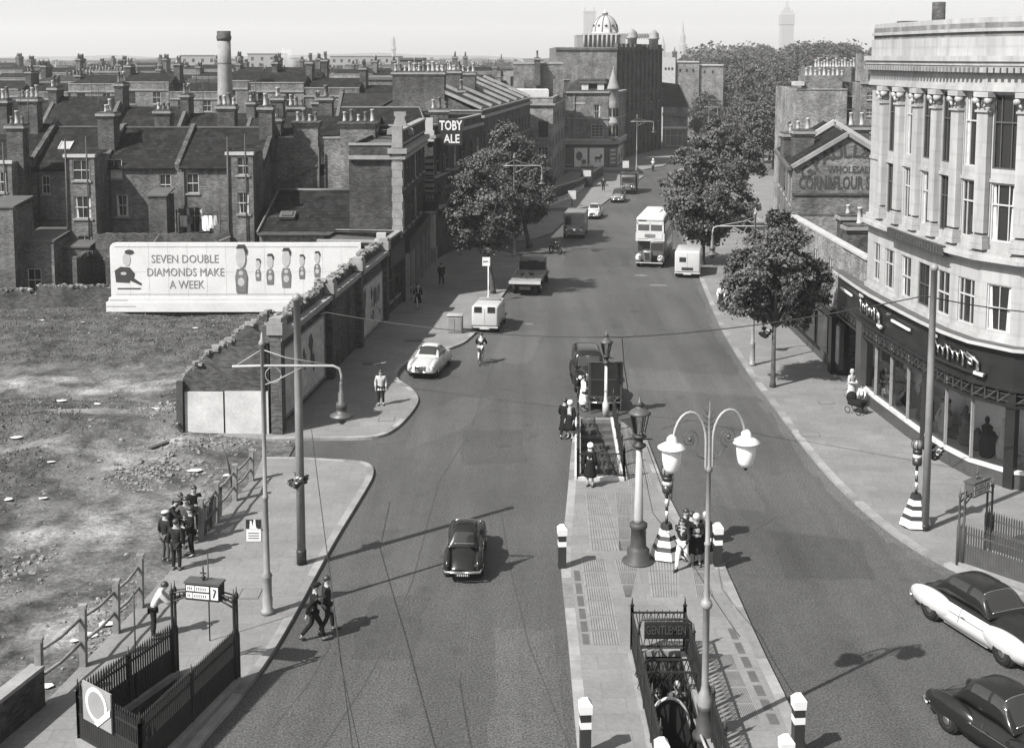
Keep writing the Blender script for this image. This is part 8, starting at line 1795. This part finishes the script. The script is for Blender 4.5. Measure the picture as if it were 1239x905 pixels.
# ================================================================ people (facing -Y)
def skin_mesh(name, verts, edges, radii, mat, sub=1, root=0):
    me = bpy.data.meshes.new(name); me.from_pydata(verts, edges, []); o = bpy.data.objects.new(name, me); C.objects.link(o)
    o.modifiers.new('s','SKIN'); 
    sv = me.skin_vertices[0].data
    for i, r in enumerate(radii): sv[i].radius = (r, r) if not isinstance(r, tuple) else r; sv[i].use_root = (i == root)
    sm = o.modifiers.new('d','SUBSURF'); sm.levels = sub; sm.render_levels = sub
    bpy.context.view_layer.update(); out = bpy.data.meshes.new_from_object(o.evaluated_get(bpy.context.evaluated_depsgraph_get())); bpy.data.objects.remove(o); bpy.data.meshes.remove(me)
    out.materials.clear(); out.materials.append(mat); out.polygons.foreach_set('use_smooth',[True]*len(out.polygons)); out.name = name; return out
def pose(kind, fem=False):
    # joints by name; z up, facing -Y, 1.72 m tall
    sw = .17 if fem else .195
    J = dict(pel=(0,0,.95), wai=(0,0,1.1), che=(0,-.01,1.3), nek=(0,0,1.47), hb=(0,-.02,1.56), hm=(0,-.03,1.64), ht=(0,-.01,1.72))
    for s,n in ((-1,'r'),(1,'l')):
        J['sh'+n] = (s*sw,0,1.41); J['hip'+n] = (s*.095,0,.9); J['kne'+n] = (s*.105,-.02,.5); J['ank'+n] = (s*.11,.02,.09); J['toe'+n] = (s*.13,-.17,.03)
        J['elb'+n] = (s*(sw+.06),.04,1.13); J['wri'+n] = (s*(sw+.06),-.06,.89); J['han'+n] = (s*(sw+.06),-.09,.8)
    def up(**k): J.update(k)
    if kind == 'walk':
        up(kner=(-.1,-.2,.52),ankr=(-.1,-.26,.1),toer=(-.11,-.44,.07),knel=(.1,.04,.5),ankl=(.1,.36,.16),toel=(.11,.24,.03),elbr=(-sw-.07,.2,1.17),wrir=(-sw-.05,.26,.94),hanr=(-sw-.05,.26,.85),elbl=(sw+.06,-.08,1.14),wril=(sw+.02,-.28,.97),hanl=(sw+.01,-.34,.91))
        for k in ('che','nek','hb','hm','ht','shr','shl'): x,y,z = J[k]; J[k] = (x,y-.05,z)
    if kind == 'akimbo': up(elbr=(-sw-.2,.1,1.14),wrir=(-.2,-.02,1.02),hanr=(-.14,-.08,1.0),elbl=(sw+.2,.1,1.14),wril=(.2,-.02,1.02),hanl=(.14,-.08,1.0))
    if kind == 'hold': up(elbr=(-sw-.07,-.02,1.13),wrir=(-.12,-.24,1.12),hanr=(-.05,-.3,1.13),elbl=(sw+.07,-.02,1.13),wril=(.12,-.24,1.08),hanl=(.05,-.3,1.1))
    if kind == 'lean':
        for k in ('wai','che','nek','hb','hm','ht','shr','shl'): x,y,z = J[k]; f = (z-.95)/.77; J[k] = (x,y-.38*f,z-.10*f)
        up(elbr=(-sw-.05,-.42,1.12),wrir=(-.14,-.62,1.05),hanr=(-.08,-.68,1.05),elbl=(sw+.05,-.42,1.12),wril=(.14,-.62,1.05),hanl=(.08,-.68,1.05))
    if kind == 'ride':
        for k in ('wai','che','nek','hb','hm','ht','shr','shl'): x,y,z = J[k]; f = (z-.95)/.77; J[k] = (x,y-.42*f,z-.12*f)
        for k in J: x,y,z = J[k]; J[k] = (x,y+.28,z+.08)
        up(hipr=(-.09,.28,1.0),hipl=(.09,.28,1.0),kner=(-.12,-.12,.82),ankr=(-.1,.05,.42),toer=(-.1,-.1,.36),knel=(.12,-.08,.66),ankl=(.1,.12,.24),toel=(.1,-.04,.19),elbr=(-.28,-.1,1.2),wrir=(-.27,-.3,1.07),hanr=(-.27,-.38,1.06),elbl=(.28,-.1,1.2),wril=(.27,-.3,1.07),hanl=(.27,-.38,1.06))
    if kind == 'child':
        J = {k:(x*.72,y*.66,z*.64) for k,(x,y,z) in J.items()}
    if kind == 'stride_back': up(kner=(-.1,.02,.5),ankr=(-.1,.26,.12),toer=(-.11,.1,.03),knel=(.1,-.16,.52),ankl=(.1,-.2,.09),toel=(.1,-.38,.03))
    return J
def person_mesh(kind, fem, clothes):
    J = pose(kind, fem); k = .66 if kind=='child' else 1.0; V_ = lambda n: Vector(J[n])
    names = ['pel','wai','che','nek','hb','hm','ht']; vs = [V_(n) for n in names]; es = [(i,i+1) for i in range(6)]; rd = [.13,.115,.135,.058,.078,.098,.062]
    hed = V_('hm')
    vs.append(hed+Vector((0,-.105*k,-.015*k))); rd.append(.016); es.append((5,7))      # nose
    for s in (-1,1): vs.append(hed+Vector((s*.1*k,.01,-.01))); rd.append(.018); es.append((5,len(vs)-1))   # ears
    for n in 'rl':
        b = len(vs); s = -1 if n=='r' else 1
        for q,r in (('sh',.062),('elb',.046),('wri',.031)): vs.append(V_(q+n)); rd.append(r)
        es += [(2,b),(b,b+1),(b+1,b+2)]
        h, w = V_('han'+n), V_('wri'+n); d = (h-w).normalized(); side = d.cross(Vector((s,0,0))); side = side.normalized() if side.length > .1 else Vector((0,-1,0))
        vs.append(h); rd.append((.036,.02)); es.append((b+2,b+3)); pc = b+3
        for q in range(4):
            f0 = h+d*.035*k+side*(q-1.5)*.021*k; L = (.07,.082,.078,.06)[q]*k; f1 = f0+d*L*.55; f2 = f1+(d*.7+Vector((-s*.7,0,0))).normalized()*L*.5
            i = len(vs); vs += [f0,f1,f2]; rd += [.0095,.009,.008]; es += [(pc,i),(i,i+1),(i+1,i+2)]
        th = h-d*.015*k+side*.035*k; i = len(vs); vs += [th,th+(d*.6+side*.6).normalized()*.05*k]; rd += [.011,.009]; es += [(pc,i),(i,i+1)]
        b = len(vs)
        for q,r in (('hip',.088),('kne',.058),('ank',.04),('toe',.035)): vs.append(V_(q+n)); rd.append(r)
        es += [(0,b),(b,b+1),(b+1,b+2),(b+2,b+3)]
    rd = [tuple(a*k for a in r) if isinstance(r,tuple) else r*k for r in rd]
    out = {'body': skin_mesh('person',[tuple(v) for v in vs],es,rd,A['skin'],1)}
    def part(name, pts, es, rd, sub=1): out[name] = skin_mesh(name,[tuple(p) for p in pts],es,[r*k if not isinstance(r,tuple) else tuple(q*k for q in r) for r in rd],A['cloth_d'],sub)
    tp = [V_('pel')-Vector((0,0,.03 if not fem else -.05)),V_('wai'),V_('che'),V_('nek')-Vector((0,0,.045*k))]
    pts = list(tp); e2 = [(0,1),(1,2),(2,3)]; r2 = [(.17,.135) if not fem else (.135,.115),(.155,.125) if not fem else (.125,.11),(.175,.135) if not fem else (.155,.13),.075]
    if 'jacket' in clothes or 'coat' in clothes or 'blouse' in clothes or 'shirt' in clothes:
        for n in 'rl':
            b = len(pts); pts += [V_('sh'+n),V_('elb'+n),V_('wri'+n)] if 'blouse' not in clothes else [V_('sh'+n),V_('sh'+n).lerp(V_('elb'+n),.6),V_('elb'+n)]
            r2 += [.082,.066,.05]; e2 += [(2,b),(b,b+1),(b+1,b+2)]
    if not fem and 'shirt' not in clothes: pts.append(V_('pel')+Vector((0,.0,-.17*k))); r2.append((.165,.13)); e2.append((0,len(pts)-1))
    part('jacket' if not fem else 'blouse', pts, e2, r2)
    if fem or 'coat' in clothes:
        p = V_('pel'); mb = MB(A['cloth_d']); h = .44 if 'coat' not in clothes else .36
        c = Vector((p.x,(J['ankr'][1]+J['ankl'][1])/2*.5,0)); prof = []
        for i in range(7):
            t_ = i/6; z = h*k+(1.14*k-h*k)*t_; r = (.27-.13*t_**.8)*k if i < 6 else .135*k; prof.append((r,z))
        mb.lathe(prof,(c.x,c.y*.6,0),16); 
        for i in range(len(mb.v)): v = mb.v[i]; a = math.atan2(v.y-c.y*.6,v.x-c.x); f = 1+.06*math.sin(a*6)*(1.14*k-v.z); mb.v[i] = Vector((c.x+(v.x-c.x)*f,(c.y*.6+(v.y-c.y*.6)*f*.86),v.z))
        out['skirt' if fem else 'coat_skirt'] = mb.mesh('skirt')
    if not fem:
        pts = [V_('pel')]; e2 = []; r2 = [(.15,.12)]
        for n in 'rl':
            b = len(pts); pts += [V_('hip'+n),V_('kne'+n),V_('ank'+n)+Vector((0,0,.02))]; r2 += [.105,.078,.066]; e2 += [(0,b),(b,b+1),(b+1,b+2)]
        part('trousers',pts,e2,r2)
    pts, e2, r2 = [], [], []
    mb = MB(A['shoe'])
    for n in 'rl':
        a, t_ = V_('ank'+n), V_('toe'+n); hl = a+Vector((0,.05*k,-.05*k)); d = (t_-a); mb.tube([hl,a.lerp(t_,.4)+Vector((0,0,-.025*k)),t_,t_+d.normalized()*.07*k],[.04*k,.047*k,.045*k,.02*k],8)
    out['shoes'] = mb.mesh('shoes'); hm = V_('hm'); mb = MB(A['hair_d'])
    mb.sph(hm+Vector((0,.022*k,.03*k)),.112*k,12,8,(.95,1.02,.92)); 
    if fem: mb.sph(hm+Vector((0,.05*k,-.03*k)),.105*k,12,8,(1.05,.8,1.1))
    out['hair'] = mb.mesh('hair')
    mb = MB(A['cloth_d']); c = hm+Vector((0,.005,.075*k)); mb.sph(c,.13*k,14,7,(1.0,1.15,.45)); mb.sph(c+Vector((0,-.1*k,-.02*k)),.08*k,10,5,(1.1,1.0,.18)); out['cap'] = mb.mesh('cap')
    mb = MB(A['cloth_d']); mb.sph(hm+Vector((0,.012*k,.03*k)),.128*k,14,8,(1,1.05,1.0)); mb.sph(hm+Vector((0,.06*k,-.1*k)),.09*k,10,6,(1.1,.6,.9)); out['head_scarf'] = mb.mesh('head_scarf')
    mb = MB(A['cloth_d']); mb.lathe([(.19*k,0),(.185*k,.012*k),(.115*k,.02*k),(.105*k,.11*k),(.06*k,.13*k)],hm+Vector((0,0,.06*k)),14); out['hat'] = mb.mesh('hat')
    for n,x in (('eye_r',-.036),('eye_l',.036)): mb = MB(A['hair_d']); mb.sph(hm+Vector((x*k,-.088*k,.012*k)),.013*k,6,5); out[n] = mb.mesh('eye')
    mb = MB(A['hair_d']); mb.sph(hm+Vector((0,-.089*k,-.055*k)),.02*k,6,4,(1.2,.4,.3)); out['mouth'] = mb.mesh('mouth'); return out
_pm = {}; _mm = {}
def person(label, loc, rz, kind='stand', fem=False, top='cloth_d', bottom='cloth_d', head='hair', headm='hair_d', clothes='jacket', sc=1.0, group=None):
    key = (kind,fem,clothes)
    if key not in _pm: _pm[key] = person_mesh(*key)
    D = _pm[key]; loc = Vector(loc)
    o = bpy.data.objects.new('person', D['body']); C.objects.link(o); o.location = loc; o.rotation_euler = (0,0,rz); o.scale = (sc,sc,sc); tag(o,label,'person',group)
    def ch(n,m):
        k = (key,n,m)
        if k not in _mm: me = D[n].copy(); me.materials.clear(); me.materials.append(A[m]); _mm[k] = me
        c = bpy.data.objects.new(D[n].name.split('.')[0],_mm[k]); C.objects.link(c); c.parent = o
    ch('blouse' if fem else 'jacket', top); ch('shoes','shoe')
    if loc.y < 62:
        for n in ('eye_r','eye_l','mouth'): ch(n,'hair_d')
    if fem: ch('skirt',bottom)
    else:
        ch('trousers',bottom)
        if 'coat' in clothes: ch('coat_skirt',top)
    ch('hair', headm if head=='hair' else 'hair_d')
    if head != 'hair': ch(head, headm)
    return o
def at(u,v,z=0): return G(u,v,z)
def face(dx,dy): return math.atan2(dx,-dy)            # turn so that the figure looks along (dx,dy)
# two men striding across the near road
person('man in a dark cap and suit striding across the near road', at(380,775), face(.9,.35),'walk',False,'cloth_k','cloth_k','cap','cloth_k')
person('man in dark jacket walking just behind the man in the cap, white collar showing', at(396,765), face(.9,.4),'stride_back',False,'cloth_d','cloth_d','hair','hair_d')
person('man in a pale jacket standing alone on the left pavement', at(461,490,.12), face(.1,-1),'stand',False,'cloth_l','cloth_d')
# the group at the broken fence
gp = 'men gathered at the broken fence'
person('bareheaded man in a dark suit with his back turned, nearest in the fence group', at(214,690,.1), face(.2,1),'stand',False,'cloth_d','cloth_d','hair','hair_d')
person('man in a light cap and dark jacket at the left of the fence group', at(201,679,.1), face(.5,.8),'stand',False,'cloth_d','cloth_g','cap','cloth_l')
person('tall man in black beside the timber post of the fence group', at(232,673,.1), face(-.6,-.3),'hold',False,'cloth_k','cloth_k','hair','hair_d')
person('man leaning on the fence rail in a dark jacket, back of the fence group', at(236,645,.1), face(.4,-1),'hold',False,'cloth_k','cloth_d','hair','hair_d')
person('man leaning forward over the rubble behind the fence group', at(215,648,.1), face(.6,-.8),'lean',False,'cloth_k','cloth_d','hair','hair_d')
person('man in a pale shirt half hidden in the middle of the fence group', at(226,660,.1), face(.3,-.8),'akimbo',False,'cloth_g','cloth_d','hair','hair_d','shirt')
person('man crouched forward between the others in the fence group', at(205,658,.1), face(.9,-.2),'lean',False,'cloth_d','cloth_k','cap','cloth_g')
person('youth in a white shirt bending at the fence beside the lower left railings', at(186,772,.12), face(1,.35),'lean',False,'cloth_l','cloth_d','hair','hair_d','shirt')
# round the island
person('woman in a dark coat with a bright white hat stepping off the island', at(690,531), face(-.4,-.5),'stand',True,'cloth_k','cloth_k','head_scarf','cloth_w')
person('dark haired person in a light coat edge walking beside the woman in the white hat', at(683,529), face(.2,1),'walk',False,'cloth_k','cloth_k','hair','hair_d','coat')
person('person in a long white coat standing beside the notice board', at(706,497), face(.9,.2),'hold',False,'cloth_w','cloth_g','hair','hair_d','coat')
person('woman in black with a white head scarf at the near end of the lattice railings', at(714,589,.12), face(.5,1),'stand',True,'cloth_k','cloth_k','head_scarf','cloth_w')
person('young man in a dark jumper standing behind the pale haired woman on the island', at(829,676,.12), face(.4,-.6),'stand',False,'cloth_k','cloth_d','hair','hair_d')
person('pale haired woman in a dark coat beside the double lamp', at(842,683,.12), face(-.1,-1),'hold',True,'cloth_k','cloth_k','head_scarf','cloth_l')
person('woman partly hidden behind the double lamp shaft on the island', at(853,680,.12), face(-.4,-.6),'stand',True,'cloth_d','cloth_d','hair','hair_l')
person('man in pale flapping trousers walking by the striped beacon', at(826,688,.12), face(-.5,-.8),'walk',False,'cloth_d','cloth_w','hair','hair_d','shirt')
person('man in a black suit between the beacon and the pale haired woman', at(836,680,.12), face(.6,.4),'stand',False,'cloth_k','cloth_k','hair','hair_d')
# on the gents' stairs
person('woman with a white collar coming up the gentlemen\'s stairs, the left of two', (3.95,31.9,-1.75), face(0,-1),'stand',False,'cloth_d','cloth_k','hair','hair_d')
person('man with fair hair coming up the gentlemen\'s stairs, the right of two', (4.5,32.1,-1.65), face(-.2,-1),'hold',False,'cloth_g','cloth_d','hair','hair_l')
# cyclist
p = Vector(CY); person('cyclist in a dark jacket and pale trousers riding away past the white van', p, PI-.1,'ride',False,'cloth_d','cloth_l','hair','hair_d')
person('motorcyclist far up the street by the far lamp pole', MC, R(170),'ride',False,'cloth_l','cloth_k','hat','cloth_w')
# pavement walkers
person('woman in a long black coat walking in the shade by the left shop fronts', at(506,374,.12), face(.3,-1),'walk',True,'cloth_k','cloth_k','hair','hair_d')
person('person in black standing against the left shop fronts', at(494,362,.12), face(.8,-.5),'stand',True,'cloth_k','cloth_k','hat','cloth_k')
person('man in a dark suit walking away in the shade below the white stone pier', at(534,347,.12), face(.1,1),'walk',False,'cloth_d','cloth_d','hair','hair_d')
person('person in pale clothes at the foot of the left plane tree', at(556,308,.12), face(.5,-1),'stand',True,'cloth_l','cloth_d','hair','hair_d')
person('dark suited man standing by the kerb beside the dark car far up the street', at(730,232,.12), face(0,-1),'stand',False,'cloth_k','cloth_k','hair','hair_d')
person('woman in a pale dress pushing the pram near the store entrance', at(1030,489,.12), face(.5,-.9),'hold',True,'cloth_l','cloth_l','hair','hair_l')
person('child in a light top standing beside the pram', at(1042,493,.12), face(-.6,-.6),'child',False,'cloth_w','cloth_g','hair','hair_d','shirt')
person('person in dark clothes in the shade under the low shop awning', at(992,424,.12), face(-1,0),'stand',True,'cloth_k','cloth_k','hair','hair_d')
person('woman with a pale bag in the shade beyond the display cabinet', at(984,412,.12), face(0,-1),'walk',True,'cloth_d','cloth_g','hair','hair_d')
for u,v,lab in ((931,197,'tiny figure in white on the sunlit path of the far right park'),(946,192,'tiny dark figure on the far right park path'),(917,200,'tiny figure standing by the park railing'),(872,375,'figure in pale clothes at the right kerb under the plane tree')): person(lab, at(u,v,.12), face(.2,-1),'stand',True,'cloth_w' if 'white' in lab or 'pale' in lab else 'cloth_d','cloth_d','hair','hair_d')
# ================================================================ the summer haze over the city
if HAZE > 0:
    m = bpy.data.materials.new('summer haze'); m.use_nodes = True; nt = m.node_tree; nt.nodes.clear(); o = nt.nodes.new('ShaderNodeOutputMaterial'); v = nt.nodes.new('ShaderNodeVolumePrincipled')
    v.inputs['Color'].default_value = (.96,.96,.96,1); v.inputs['Density'].default_value = HAZE; v.inputs['Anisotropy'].default_value = .15; nt.links.new(v.outputs[0], o.inputs['Volume'])
    mb = MB(m); mb.box(-4100,4100,-400,5100,-6.5,132); tag(mb.build('haze'),'pale summer haze lying over the city','haze',None,'stuff')
